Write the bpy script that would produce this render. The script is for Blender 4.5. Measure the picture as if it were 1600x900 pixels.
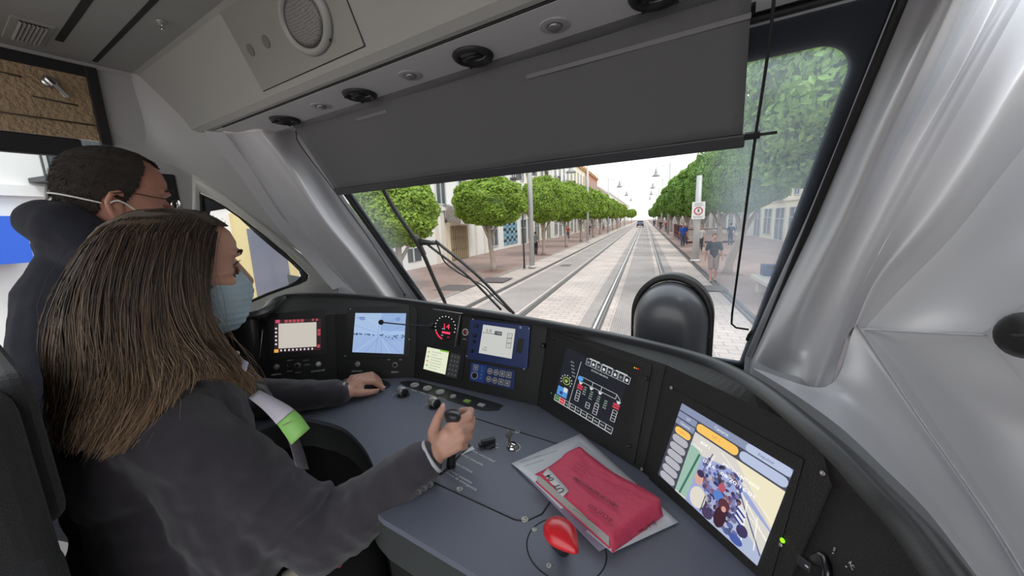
import bpy, bmesh, math, random
import numpy as np
from mathutils import Vector, Matrix, noise
for o in list(bpy.data.objects): bpy.data.objects.remove(o)
scene = bpy.context.scene
col = scene.collection
random.seed(7)
rnd = random.random
def uni(a, b): return a + (b - a) * rnd()

# ---------------------------------------------------------------- camera
FPX = 570.0
def nrm(v):
    v = np.array(v, float); return v / np.linalg.norm(v)
def on_horizon(x): return nrm([x, -(120 * x + FPX * FPX) / 3180, FPX])
_Z = -nrm([120, 3180, FPX]); _X = -on_horizon(-930); _Y = np.cross(_Z, _X); _Y = nrm(_Y)
if _Y[2] < 0: _Y = -_Y
_X = np.cross(_Y, _Z)
ROT = np.array([_X, _Y, _Z])
CAM = np.array([0, 0, 1.95])
cam_d = bpy.data.cameras.new('camera'); cam = bpy.data.objects.new('camera', cam_d); col.objects.link(cam)
cam_d.sensor_width = 36; cam_d.lens = FPX * 36 / 1600; cam_d.clip_start = 0.02; cam_d.clip_end = 600
_m = Matrix.Identity(4)
for i in range(3):
    _m[i][0] = ROT[i][0]; _m[i][1] = -ROT[i][1]; _m[i][2] = -ROT[i][2]; _m[i][3] = CAM[i]
cam.matrix_world = _m
scene.camera = cam

# ---------------------------------------------------------------- light
w = bpy.data.worlds.new('sky'); scene.world = w; w.use_nodes = True
nt = w.node_tree; nt.nodes.clear()
wo = nt.nodes.new('ShaderNodeOutputWorld'); bg = nt.nodes.new('ShaderNodeBackground')
geo = nt.nodes.new('ShaderNodeTexCoord'); sep = nt.nodes.new('ShaderNodeSeparateXYZ'); cr = nt.nodes.new('ShaderNodeValToRGB')
nt.links.new(geo.outputs['Generated'], sep.inputs[0]); nt.links.new(sep.outputs['Z'], cr.inputs[0])
cr.color_ramp.elements[0].position = 0.0; cr.color_ramp.elements[0].color = (1.0, 0.985, 0.96, 1)
cr.color_ramp.elements[1].position = 0.6; cr.color_ramp.elements[1].color = (0.86, 0.93, 1.0, 1)
nt.links.new(cr.outputs[0], bg.inputs[0]); bg.inputs[1].default_value = 1.3
nt.links.new(bg.outputs[0], wo.inputs[0])
sun_d = bpy.data.lights.new('sun', 'SUN'); sun = bpy.data.objects.new('sun', sun_d); col.objects.link(sun)
sun_d.energy = 1.3; sun_d.angle = 0.35; sun_d.color = (1.0, 0.95, 0.87)
sun.rotation_euler = (math.radians(12), math.radians(32), 0)
scene.view_settings.view_transform = 'Standard'; scene.view_settings.look = 'None'
scene.view_settings.gamma = 1.0; scene.view_settings.use_curve_mapping = False
scene.view_settings.exposure = 0.5

# ---------------------------------------------------------------- placing helpers
def ray(px, py): return ROT @ np.array([px - 800, py - 450, FPX]) / FPX
def PD(px, py, d): return Vector(CAM + ray(px, py) * d)
def onz(px, py, z): r = ray(px, py); return Vector(CAM + (z - CAM[2]) / r[2] * r)
def onx(px, py, x): r = ray(px, py); return Vector(CAM + (x - CAM[0]) / r[0] * r)
def ony(px, py, y): r = ray(px, py); return Vector(CAM + (y - CAM[1]) / r[1] * r)
def onpl(px, py, p0, n):
    r = ray(px, py); n = np.array(n); return Vector(CAM + np.dot(n, np.array(p0) - CAM) / np.dot(n, r) * r)
_s = ROT @ on_horizon(208); SV = Vector((_s[0], _s[1], 0)).normalized(); SU = Vector((SV.y, -SV.x, 0))
STREET = Matrix(((SU.x, SV.x, 0, 0), (SU.y, SV.y, 0, 0), (0, 0, 1, 0), (0, 0, 0, 1)))
def st(u, v, z=0): return SU * u + SV * v + Vector((0, 0, z))
def to_st(p): return Vector((p.dot(SU), p.dot(SV), p.z))
def on_u(px, py, u):                # point of the vertical plane u = const of the street
    r = Vector(ray(px, py)); t = u / r.dot(SU); return to_st(Vector(CAM) + r * t)

# ---------------------------------------------------------------- materials
MATS = {}
def mat(name, base, rough=0.5, metal=0.0, bump=0.0, bscale=60.0, var=0.0, vscale=4.0, coat=0.0, spec=0.5, trans=0.0, emit=None, estr=1.0, alpha=1.0, rand=0.0, sheen=0.0):
    if name in MATS: return MATS[name]
    m = bpy.data.materials.new(name); m.use_nodes = True; nt = m.node_tree; L = nt.links
    b = nt.nodes['Principled BSDF']; b.inputs['Roughness'].default_value = rough; b.inputs['Metallic'].default_value = metal
    b.inputs['Base Color'].default_value = (*base, 1); b.inputs['Coat Weight'].default_value = coat
    b.inputs['Specular IOR Level'].default_value = spec; b.inputs['Coat Roughness'].default_value = 0.25
    b.inputs['Alpha'].default_value = alpha; b.inputs['Sheen Weight'].default_value = sheen
    tc = nt.nodes.new('ShaderNodeTexCoord')
    if var or rand:
        mix = nt.nodes.new('ShaderNodeMix'); mix.data_type = 'RGBA'
        lo = tuple(c * (1 - var - rand) for c in base); hi = tuple(min(1, c * (1 + var + rand)) for c in base)
        mix.inputs[6].default_value = (*lo, 1); mix.inputs[7].default_value = (*hi, 1)
        if rand:
            g = nt.nodes.new('ShaderNodeNewGeometry'); L.new(g.outputs['Random Per Island'], mix.inputs[0])
        else:
            n = nt.nodes.new('ShaderNodeTexNoise'); n.inputs['Scale'].default_value = vscale; n.inputs['Detail'].default_value = 5
            L.new(tc.outputs['Object'], n.inputs[0]); L.new(n.outputs[0], mix.inputs[0])
        L.new(mix.outputs[2], b.inputs['Base Color'])
    if bump:
        n = nt.nodes.new('ShaderNodeTexNoise'); n.inputs['Scale'].default_value = bscale; n.inputs['Detail'].default_value = 4
        bp = nt.nodes.new('ShaderNodeBump'); bp.inputs['Strength'].default_value = bump; bp.inputs['Distance'].default_value = 0.01
        L.new(tc.outputs['Object'], n.inputs[0]); L.new(n.outputs[0], bp.inputs['Height']); L.new(bp.outputs[0], b.inputs['Normal'])
    if emit is not None:
        b.inputs['Emission Color'].default_value = (*emit, 1); b.inputs['Emission Strength'].default_value = estr
    if trans:
        out = nt.nodes['Material Output']; t = nt.nodes.new('ShaderNodeBsdfTranslucent'); mx = nt.nodes.new('ShaderNodeMixShader')
        t.inputs[0].default_value = (min(1, base[0] * 1.3), min(1, base[1] * 1.3), base[2] * .7, 1) if base[1] > base[2] * 2 else (*base, 1); mx.inputs[0].default_value = trans
        L.new(b.outputs[0], mx.inputs[1]); L.new(t.outputs[0], mx.inputs[2]); L.new(mx.outputs[0], out.inputs[0])
    MATS[name] = m; return m
def srgb(r, g, b):
    f = lambda c: ((c / 255 + .055) / 1.055) ** 2.4 if c > 10 else c / 255 / 12.92
    return (f(r), f(g), f(b))
def emi(r, g, b, s=0.75):
    n = 'screen_%d_%d_%d' % (r, g, b)
    if n in MATS: return MATS[n]
    c = srgb(r, g, b); return mat(n, (c[0] * .1, c[1] * .1, c[2] * .1), 0.35, emit=c, estr=s)
def glass(name, tint=(1, 1, 1), haze=None):
    m = bpy.data.materials.new(name); m.use_nodes = True; nt = m.node_tree; nt.nodes.clear(); L = nt.links
    out = nt.nodes.new('ShaderNodeOutputMaterial'); tr = nt.nodes.new('ShaderNodeBsdfTransparent'); gl = nt.nodes.new('ShaderNodeBsdfGlossy')
    gl.inputs['Roughness'].default_value = 0.03; tr.inputs[0].default_value = (*tint, 1)
    fr = nt.nodes.new('ShaderNodeFresnel'); fr.inputs[0].default_value = 1.25; mx = nt.nodes.new('ShaderNodeMixShader')
    L.new(fr.outputs[0], mx.inputs[0]); L.new(tr.outputs[0], mx.inputs[1]); L.new(gl.outputs[0], mx.inputs[2]); last = mx
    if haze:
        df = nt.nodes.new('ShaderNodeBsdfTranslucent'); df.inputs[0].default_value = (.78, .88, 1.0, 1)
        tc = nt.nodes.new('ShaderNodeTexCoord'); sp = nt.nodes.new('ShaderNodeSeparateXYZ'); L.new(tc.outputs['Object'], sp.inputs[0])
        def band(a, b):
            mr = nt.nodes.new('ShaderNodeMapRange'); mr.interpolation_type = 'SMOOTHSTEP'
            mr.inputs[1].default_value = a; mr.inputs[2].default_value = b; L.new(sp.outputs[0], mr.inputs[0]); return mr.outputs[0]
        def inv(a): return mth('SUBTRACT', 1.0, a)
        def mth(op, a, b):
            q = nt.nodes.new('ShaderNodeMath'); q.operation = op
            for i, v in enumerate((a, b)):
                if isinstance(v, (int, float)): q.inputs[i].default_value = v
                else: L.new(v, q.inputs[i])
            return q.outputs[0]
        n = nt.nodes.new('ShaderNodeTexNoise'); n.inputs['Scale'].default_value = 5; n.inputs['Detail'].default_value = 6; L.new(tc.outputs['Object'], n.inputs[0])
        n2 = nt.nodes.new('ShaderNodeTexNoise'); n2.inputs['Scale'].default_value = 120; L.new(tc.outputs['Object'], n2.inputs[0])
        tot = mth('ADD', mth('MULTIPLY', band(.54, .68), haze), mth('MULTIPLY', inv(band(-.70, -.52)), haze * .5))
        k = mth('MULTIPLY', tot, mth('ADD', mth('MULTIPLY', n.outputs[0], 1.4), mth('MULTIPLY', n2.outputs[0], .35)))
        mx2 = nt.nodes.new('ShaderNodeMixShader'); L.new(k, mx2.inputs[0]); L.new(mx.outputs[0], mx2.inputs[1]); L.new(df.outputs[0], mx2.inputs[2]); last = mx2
    L.new(last.outputs[0], out.inputs[0]); return m

M_SHELL = mat('silver_grey_shell', (.64, .64, .665), .34, .15, bump=.03, bscale=500, coat=.35)
M_WALL = mat('matt_grey_wall', (.44, .44, .44), .5, 0, bump=.06, bscale=500)
M_CEIL = mat('grey_ceiling_panel', (.36, .36, .34), .55, 0, bump=.05, bscale=400, var=.04, vscale=6)
M_GROOVE = mat('dark_groove', (.02, .02, .02), .8)
M_BLACK = mat('black_plastic', (.018, .018, .019), .45, bump=.06, bscale=700)
M_DASH = mat('black_grained_console', (.018, .018, .017), .55, bump=.25, bscale=420)
M_RUB = mat('black_rubber', (.012, .012, .013), .6)
M_DESK = mat('slate_blue_desktop', (.150, .160, .205), .45, bump=.12, bscale=900, var=.10, vscale=300)
M_CHROME = mat('chrome', (.7, .7, .7), .12, 1.0)
M_STEEL = mat('brushed_steel', (.50, .49, .46), .35, .6)
M_WHITE = mat('white_print', (.8, .8, .8), .6)
M_SKIN = mat('skin_fair', (.66, .36, .265), .5, var=.10, vscale=30, bump=.10, bscale=130)
M_SKIN2 = mat('skin_ruddy', (.50, .24, .17), .5, var=.14, vscale=25, bump=.15, bscale=130)
M_PAPER = mat('white_paper', (.72, .72, .76), .8)

# ---------------------------------------------------------------- objects
def tag(o, label=None, cat=None, group=None, kind=None):
    if label: o['label'] = label
    if cat: o['category'] = cat
    if group: o['group'] = group
    if kind: o['kind'] = kind
    return o
def empty(name, loc, label=None, cat=None, group=None, rz=0):
    o = bpy.data.objects.new(name, None); col.objects.link(o); o.location = loc; o.rotation_euler = (0, 0, rz)
    o.empty_display_size = .05
    return tag(o, label, cat, group)
class MB:
    def __init__(s): s.v = []; s.f = []; s.mi = []; s.sm = []
    def add(s, vs, fs, mi=0, sm=False, M=None):
        b = len(s.v); s.v += [(M @ Vector(v)) if M is not None else Vector(v) for v in vs]
        for f in fs: s.f.append([b + i for i in f]); s.mi.append(mi); s.sm.append(sm)
        return s
    def box(s, lo, hi, mi=0, M=None):
        x0, y0, z0 = lo; x1, y1, z1 = hi
        vs = [(x0, y0, z0), (x1, y0, z0), (x1, y1, z0), (x0, y1, z0), (x0, y0, z1), (x1, y0, z1), (x1, y1, z1), (x0, y1, z1)]
        return s.add(vs, [(0, 3, 2, 1), (4, 5, 6, 7), (0, 1, 5, 4), (1, 2, 6, 5), (2, 3, 7, 6), (3, 0, 4, 7)], mi, False, M)
    def prism(s, poly, z0, z1, mi=0, M=None, smooth=False):
        n = len(poly); vs = [(p[0], p[1], z0) for p in poly] + [(p[0], p[1], z1) for p in poly]
        s.add(vs, [tuple(range(n))[::-1], tuple(range(n, 2 * n))], mi, False, M)
        b = len(s.v) - 2 * n
        for i in range(n):
            j = (i + 1) % n; s.f.append([b + i, b + j, b + n + j, b + n + i]); s.mi.append(mi); s.sm.append(smooth)
        return s
    def lathe(s, prof, n=24, mi=0, M=None, sx=1, sy=1, smooth=True):
        vs = []; fs = []
        for r, z in prof:
            for k in range(n):
                a = 2 * math.pi * k / n; vs.append((r * math.cos(a) * sx, r * math.sin(a) * sy, z))
        for i in range(len(prof) - 1):
            for k in range(n):
                j = (k + 1) % n; fs.append((i * n + k, i * n + j, (i + 1) * n + j, (i + 1) * n + k))
        fs.append(tuple(range(n))[::-1]); fs.append(tuple(range((len(prof) - 1) * n, len(prof) * n)))
        return s.add(vs, fs, mi, smooth, M)
    def tube(s, pts, r, n=8, mi=0, M=None, closed=False, smooth=True):
        pts = [Vector(p) for p in pts]; rs = r if isinstance(r, (list, tuple)) else [r] * len(pts)
        vs = []; fs = []; up = Vector((0, 0, 1)); t0 = (pts[1] - pts[0]).normalized()
        if abs(t0.z) > .9: up = Vector((0, 1, 0))
        nx = t0.cross(up).normalized()
        for i, p in enumerate(pts):
            t = (pts[min(i + 1, len(pts) - 1)] - pts[max(i - 1, 0)])
            t = t.normalized() if t.length > 1e-9 else t0
            nx = (nx - t * nx.dot(t)); nx = nx.normalized() if nx.length > 1e-6 else t.orthogonal().normalized()
            ny = t.cross(nx)
            for k in range(n):
                a = 2 * math.pi * k / n; vs.append(p + (nx * math.cos(a) + ny * math.sin(a)) * rs[i])
        for i in range(len(pts) - 1):
            for k in range(n):
                j = (k + 1) % n; fs.append((i * n + k, i * n + j, (i + 1) * n + j, (i + 1) * n + k))
        fs.append(tuple(range(n))[::-1]); fs.append(tuple(range((len(pts) - 1) * n, len(pts) * n)))
        return s.add(vs, fs, mi, smooth, M)
    def grid(s, rows, mi=0, smooth=True, M=None, closed=False):
        nr = len(rows); nc = len(rows[0]); vs = [p for r in rows for p in r]; fs = []
        for i in range(nr - 1):
            for j in range(nc if closed else nc - 1):
                k = (j + 1) % nc; fs.append((i * nc + j, i * nc + k, (i + 1) * nc + k, (i + 1) * nc + j))
        return s.add(vs, fs, mi, smooth, M)
    def ico(s, c, r, mi=0, sub=2, M=None):
        bm = bmesh.new(); bmesh.ops.create_icosphere(bm, subdivisions=sub, radius=1)
        r = (r, r, r) if isinstance(r, (int, float)) else r
        vs = [Vector((v.co.x * r[0], v.co.y * r[1], v.co.z * r[2])) for v in bm.verts]; fs = [[v.index for v in f.verts] for f in bm.faces]; bm.free()
        if M is not None: vs = [M.to_3x3() @ v for v in vs]
        return s.add([v + Vector(c) for v in vs], fs, mi, True)
    def build(s, name, mats, parent=None, bevel=0, world=True, seg=2, thick=0, recalc=True, sub=0):
        me = bpy.data.meshes.new(name); inv = None
        vs = s.v
        if parent is not None and world:
            M = parent_world(parent).inverted(); vs = [M @ v for v in vs]
        me.from_pydata([tuple(v) for v in vs], [], s.f)
        if not isinstance(mats, (list, tuple)): mats = [mats]
        for m in mats: me.materials.append(m)
        me.polygons.foreach_set('material_index', s.mi); me.polygons.foreach_set('use_smooth', s.sm)
        if recalc:
            bm = bmesh.new(); bm.from_mesh(me); bmesh.ops.recalc_face_normals(bm, faces=bm.faces); bm.to_mesh(me); bm.free()
        o = bpy.data.objects.new(name, me); col.objects.link(o)
        if parent is not None: o.parent = parent
        if thick:
            q = o.modifiers.new('thickness', 'SOLIDIFY'); q.thickness = thick; q.offset = 0
        if bevel:
            q = o.modifiers.new('bevel', 'BEVEL'); q.width = bevel; q.segments = seg; q.limit_method = 'ANGLE'; q.angle_limit = math.radians(35)
        if sub:
            q = o.modifiers.new('smooth', 'SUBSURF'); q.levels = sub; q.render_levels = sub
        return o
def parent_world(o):
    M = Matrix.Identity(4); q = o
    while q is not None: M = q.matrix_basis @ M; q = q.parent
    return M
def frame(o, x, y, z=None):
    x = Vector(x).normalized(); y = Vector(y); z = Vector(z).normalized() if z is not None else x.cross(y).normalized(); y = z.cross(x).normalized()
    return Matrix(((x.x, y.x, z.x, o[0]), (x.y, y.y, z.y, o[1]), (x.z, y.z, z.z, o[2]), (0, 0, 0, 1)))
def axis(o, z):
    z = Vector(z).normalized(); x = z.orthogonal().normalized(); return frame(o, x, z.cross(x), z)
def rrect(x0, y0, x1, y1, r, n=4):
    out = []
    for cx, cy, a0 in ((x1 - r, y1 - r, 0), (x0 + r, y1 - r, 90), (x0 + r, y0 + r, 180), (x1 - r, y0 + r, 270)):
        for k in range(n + 1):
            a = math.radians(a0 + 90 * k / n); out.append((cx + r * math.cos(a), cy + r * math.sin(a)))
    return out
def cr(pts, n):
    """Catmull-Rom resample of a list of points"""
    pts = [Vector(p) for p in pts]; m = len(pts) - 1; out = []
    for k in range(n):
        t = k / (n - 1) * m; i = min(int(t), m - 1); f = t - i
        p1 = pts[i]; p2 = pts[i + 1]; p0 = pts[i - 1] if i > 0 else p1 * 2 - p2; p3 = pts[i + 2] if i + 2 <= m else p2 * 2 - p1
        out.append(.5 * ((2 * p1) + (p2 - p0) * f + (2 * p0 - 5 * p1 + 4 * p2 - p3) * f * f + (3 * p1 - p0 - 3 * p2 + p3) * f ** 3))
    return out
def patch(cols, n=40, m=None):
    """smooth surface through a list of lines"""
    c = [cr(l, n) for l in cols]; m = m or (len(cols) * 6)
    return [cr([l[i] for l in c], m) for i in range(n)]
_tc = {}
def text_mesh(s, bold=False):
    k = (s, bold)
    if k in _tc: return _tc[k]
    cu = bpy.data.curves.new('t', 'FONT'); cu.body = s; cu.size = 1; cu.align_x = 'CENTER'; cu.align_y = 'CENTER'; cu.resolution_u = 2
    if bold: cu.offset = .012
    o = bpy.data.objects.new('t', cu); col.objects.link(o)
    bpy.context.view_layer.update(); me = bpy.data.meshes.new_from_object(o)
    vs = [v.co.copy() for v in me.vertices]; fs = [list(p.vertices) for p in me.polygons]
    bpy.data.objects.remove(o); bpy.data.curves.remove(cu); bpy.data.meshes.remove(me)
    _tc[k] = (vs, fs); return _tc[k]
def put_text(mb, s, M, size, mi=0, wid=None, bold=False):
    vs, fs = text_mesh(s, bold); sx = size
    if wid and vs:
        w0 = max(v.x for v in vs) - min(v.x for v in vs); sx = wid / w0
    mb.add([Vector((v.x * sx, v.y * size, 0)) for v in vs], fs, mi, False, M)
# ---------------------------------------------------------------- organic bodies: overlapping volumes fused into one skin
class Blob:
    def __init__(s): s.mb = MB()
    def cap(s, p0, r0, p1, r1, n=16, flat=None):
        p0, p1 = Vector(p0), Vector(p1); M = axis(p0, p1 - p0); L = (p1 - p0).length; prof = []
        for k in range(5): a = math.pi / 2 * (k / 4) - math.pi / 2; prof.append((max(1e-4, r0 * math.cos(a)), r0 * math.sin(a)))
        for k in range(1, 6): f = k / 6; prof.append((r0 + (r1 - r0) * f, L * f))
        for k in range(5): a = math.pi / 2 * (k / 4); prof.append((max(1e-4, r1 * math.cos(a)), L + r1 * math.sin(a)))
        s.mb.lathe(prof, n, 0, M); return s
    def chain(s, pts, rs):
        for i in range(len(pts) - 1): s.cap(pts[i], rs[i], pts[i + 1], rs[i + 1])
        return s
    def ell(s, c, r, M=None, sub=3): s.mb.ico(c, r, sub=sub, M=M); return s
    def build(s, name, m, parent, voxel=.006, smooth=4, local=False, factor=.5):
        o = s.mb.build(name, m, parent, world=not local)
        q = o.modifiers.new('fuse', 'REMESH'); q.mode = 'VOXEL'; q.voxel_size = voxel; q.use_smooth_shade = True
        q = o.modifiers.new('relax', 'SMOOTH'); q.factor = factor; q.iterations = smooth
        return o
def pedestrian(u, v, label, shirt, trousers, h=1.4, face=1, stride=.12, skin=None, hair=None, arms=.0, group=None, lean=0, shorts=False):
    """a street figure in street units; face = +1 walks towards the tram, -1 away"""
    t = sempty('person', u, v, label, 'person', group); k = h / 1.75; f = -face
    def P(x, y, z): return Vector((x * k, y * k * (1) + lean * z * k, z * k))
    skin = skin or M_SKIN2; st_ = stride
    lz, rz_ = P(-.09, f * st_, .08), P(.09, -f * st_, .08)
    b = Blob(); b.cap(P(0, 0, .95), .11 * k, P(0, 0, 1.40), .12 * k); b.cap(P(0, 0, 1.42), .055 * k, P(0, 0, 1.55), .055 * k); b.ell(P(0, f * .015, 1.64), (.078 * k, .095 * k, .115 * k)); b.ell(P(0, f * .11, 1.625), (.014 * k, .02 * k, .02 * k))
    for s_ in (-1, 1):
        ft = lz if s_ < 0 else rz_; kn = P(s_ * .095, (ft.y / k) * .45 + f * .05, .50)
        b.chain([P(s_ * .09, 0, .92), kn, Vector((ft.x, ft.y - f * 0, ft.z))], [.085 * k, .058 * k, .04 * k]); b.cap(ft, .038 * k, ft + Vector((0, f * .15 * k, -.04 * k)), .034 * k)
        el = P(s_ * (.26 + arms), -s_ * f * .05, 1.13); ha = P(s_ * (.27 + arms), f * (.06 + .06 * s_), .88); b.chain([P(s_ * .17, 0, 1.38), el, ha], [.052 * k, .04 * k, .028 * k]); b.ell(ha + Vector((0, 0, -.05 * k)), (.025 * k, .035 * k, .06 * k))
    b.build('body', skin, t, voxel=.014, smooth=2, local=True)
    c = Blob(); c.cap(P(0, 0, .98), .135 * k, P(0, 0, 1.36), .15 * k); c.cap(P(-.14, 0, 1.40), .085 * k, P(.14, 0, 1.40), .085 * k); c.cap(P(0, 0, 1.2), .155 * k, P(0, 0, 1.42), .10 * k)
    for s_ in (-1, 1): c.chain([P(s_ * .18, 0, 1.41), P(s_ * (.245 + arms * .8), -s_ * f * .04, 1.20)], [.075 * k, .062 * k])
    c.build('shirt', shirt, t, voxel=.016, smooth=3, local=True)
    c = Blob()
    for s_ in (-1, 1):
        ft = lz if s_ < 0 else rz_; kn = P(s_ * .095, (ft.y / k) * .45 + f * .05, .50)
        if shorts: c.chain([P(s_ * .08, 0, .93), kn + Vector((0, 0, .02))], [.12 * k, .085 * k])
        else: c.chain([P(s_ * .08, 0, .93), kn, ft + Vector((0, 0, .03))], [.115 * k, .075 * k, .06 * k])
    c.build('trousers', trousers, t, voxel=.016, smooth=2, local=True)
    c = Blob()
    for s_ in (-1, 1): ft = lz if s_ < 0 else rz_; c.cap(ft + Vector((0, -f * .03 * k, -.03 * k)), .042 * k, ft + Vector((0, f * .16 * k, -.045 * k)), .036 * k)
    c.build('shoes', M_BLACK, t, voxel=.014, smooth=2, local=True)
    c = Blob(); c.ell(P(0, -f * .02, 1.685), (.085 * k, .10 * k, .095 * k)); c.build('hair', hair or mat('dark_hair', (.03, .022, .018), .7), t, voxel=.012, smooth=2, local=True)
    return t
# ================================================================ CAB SHELL (the setting)
XC = -.66
GN = Vector((0, .852, .522)); GP = Vector((0, 1.3, 1.57)); GS = Vector((0, -.522, .852))
def gl(px, py, off=0.0): return onpl(px, py, GP - GN * off, GN)
def struct(o): o['kind'] = 'structure'; return o
mb = MB(); mb.box((-1.85, -2.3, .49), (.9, 1.6, .55)); struct(mb.build('floor', mat('dark_floor', (.05, .05, .055), .7, bump=.1), bevel=.004))

# ceiling + front bulkhead, one extruded profile with grooves cut as dark insets
ZC = 2.5
prof = [(-.42, ZC), (.485, ZC), (.497, ZC - .006), (.562, 2.352), (.570, 2.335), (.578, 2.316), (.592, 2.304), (.602, 2.3015), (.603, 2.308), (.607, 2.308), (.608, 2.3), (.738, 2.3), (.744, 2.306), (.76, 2.40), (.80, 2.62), (-.42, 2.62)]
mb = MB(); xs = [-1.84, .52]
rows = [[(x, y, z) for (y, z) in prof] for x in xs]; mb.grid(rows, closed=True, smooth=False)
ceil = struct(mb.build('ceiling', M_CEIL, bevel=.004))
def groove(x0, x1, y, z, w=.008):
    mb = MB(); mb.box((x0, y - w, z - .0015), (x1, y + w, z + .004)); return mb
g = MB()
for (a, b) in (((152, 97), (238, -4)), ((97, 65), (132, -4))):
    p = onz(*a, ZC); q = onz(*b, ZC); y = (p.y + q.y) / 2; w_ = .006 if a[0] > 100 else .008
    g.box((p.x, y - w_, ZC - .0012), (q.x + .9, y + w_, ZC + .002))
struct(g.build('trim_1', M_GROOVE))
g = MB(); g.box((-1.56, .6075, 2.2988), (.36, .7375, 2.2999)); struct(g.build('trim_10', mat('pale_lamp_strip', (.72, .72, .72), .5, bump=.05, bscale=500)))
g = MB()                                             # dark joint behind the lamp strip
g.box((-1.5, .6035, 2.2993), (.5, .6065, 2.3075)); struct(g.build('trim_2', M_GROOVE))

# sloping bulkhead frame for the loudspeaker flap
BU = Vector((1, 0, 0)); BP = Vector((0, .497, ZC - .006)); BD = (Vector((0, .562, 2.352)) - BP).normalized(); BN = BD.cross(BU); BN = BN if BN.y < 0 else -BN
def onb(px, py): return onpl(px, py, BP, BN)
def bfr(o): return frame(o, BU, -BD, BN)
bul = [onb(*p) for p in ((320, 40), (412, 142), (570, 70))]
x0 = bul[1].x; x1 = bul[2].x; vt = (bul[0] - BP).dot(-BD); vb = (bul[1] - BP).dot(-BD)
flap = empty('speaker_flap', bul[1], 'grey metal flap with round loudspeaker in the sloping overhead bulkhead', 'panel')
mb = MB(); M = bfr(BP); mb.prism(rrect(x0, vb, x1, max(vt, vb + .12), .004), .0005, .0035, 0, M); mb.build('flap_plate', mat('olive_grey_plate', (.31, .31, .285), .42, .3, bump=.03, bscale=500), flap, bevel=.0008)
mb = MB(); e = .0016
for (a, b, c, d) in ((x0 - e, vb - e, x1 + e, vb), (x0 - e, vb, x0, .02), (x1, vb, x1 + e, .02)): mb.box((a, b, .0006), (c, d, .0012), 0, M)
mb.build('seam', M_GROOVE, flap)
c = onb(480, 32); cu = c.x; cv = (c - BP).dot(-BD)
def bpt(u, v, n=.004): return BP + BU * u - BD * v + BN * n
Ms = bfr(bpt(cu, cv, .0035)); R_ = .068
mb = MB(); mb.lathe([(R_ * 1.25, 0), (R_ * 1.22, .006), (R_ * 1.1, .012), (R_ * .98, .011), (R_ * .95, .006)], 40, 0, Ms, 1, .78); ring = mb.build('speaker_ring', mat('speaker_ring_grey', (.36, .36, .34), .4), flap)
perf = bpy.data.materials.new('perforated_grille'); perf.use_nodes = True; nt = perf.node_tree; b = nt.nodes['Principled BSDF']
tc = nt.nodes.new('ShaderNodeTexCoord'); vo = nt.nodes.new('ShaderNodeTexVoronoi'); vo.inputs['Scale'].default_value = 420; vo.inputs['Randomness'].default_value = .4
rp = nt.nodes.new('ShaderNodeValToRGB'); rp.color_ramp.elements[0].position = .25; rp.color_ramp.elements[0].color = (.02, .02, .02, 1); rp.color_ramp.elements[1].position = .45; rp.color_ramp.elements[1].color = (.24, .24, .23, 1)
nt.links.new(tc.outputs['Object'], vo.inputs[0]); nt.links.new(vo.outputs['Distance'], rp.inputs[0]); nt.links.new(rp.outputs[0], b.inputs['Base Color']); b.inputs['Roughness'].default_value = .5
mb = MB(); mb.lathe([(R_ * .96, .006), (R_ * .7, .0095), (R_ * .3, .0105), (.0005, .0107)], 40, 0, Ms, 1, .78); mb.build('speaker_grille', perf, flap)
mb = MB()
for (px, py) in ((523, 62),): p = onb(px, py) + BN * .012; mb.lathe([(.003, 0), (.002, .002)], 10, 0, axis(p, BN))
mb.build('screw', M_GROOVE, flap)
for (px, py) in ((394, 78), (418, 65)):
    p = onb(px, py) + BN * .0035; mb = MB(); mb.lathe([(.0135, 0), (.0135, .0012), (.012, .0012), (.0005, .0011)], 24, 0, bfr(p)); mb.build('sound_hole_patch', mat('sound_patch', (.15, .15, .14), .6), flap)

# air vents and spot lamps in the overhead strip
M_LENS = mat('clear_lens', (.35, .35, .36), .12, .7)
VY = .680
vlab = {450: 'leftmost black round air vent in the overhead strip', 565: 'second black air vent from the left above the grey blind', 738: 'largest full black round air vent above the grey blind', 1030: 'black air vent cut off by the top edge of the picture'}
for px, py in ((450, 187), (565, 147), (738, 85), (1030, -3)):
    p = onz(px, py, 2.3); p.y = VY
    t = empty('air_vent', p, vlab[px], 'air vent', 'round air vents in the overhead strip')
    mb = MB(); Mv = Matrix.Translation(p) @ Matrix.Rotation(math.pi, 4, 'X')
    mb.lathe([(.043, -.001), (.044, .003), (.041, .008), (.036, .011), (.031, .009), (.028, .002), (.026, -.004)], 36, 0, Mv); o = mb.build('vent_ring', M_BLACK, t)
    mb = MB(); Mt = Mv @ Matrix.Rotation(math.radians(25), 4, 'X')
    mb.lathe([(.025, .001), (.026, .004), (.024, .008), (.019, .0105), (.016, .006), (.001, .004)], 28, 0, Mt); mb.build('swivel_nozzle', mat('vent_nozzle', (.008, .008, .008), .4), t)
    mb = MB()
    for k in (-.008, .008): mb.box((k - .0012, -.018, .006), (k + .0012, .018, .011), 0, Mt)
    mb.build('vane', M_BLACK, t)
    for k in range(4):
        a = math.radians(45 + 90 * k); q = Mv @ Vector((.036 * math.cos(a), .036 * math.sin(a), .0108)); mb = MB(); mb.lathe([(.004, 0), (.003, .002)], 10, 0, axis(q, (0, 0, -1))); mb.build('clip', M_GROOVE, t)
slab = {503: 'smallest recessed chrome spot lamp, between the two left air vents', 640: 'recessed chrome spot lamp between the second and third air vents', 865: 'recessed chrome spot lamp nearest the top edge, right of the big vent'}
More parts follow.
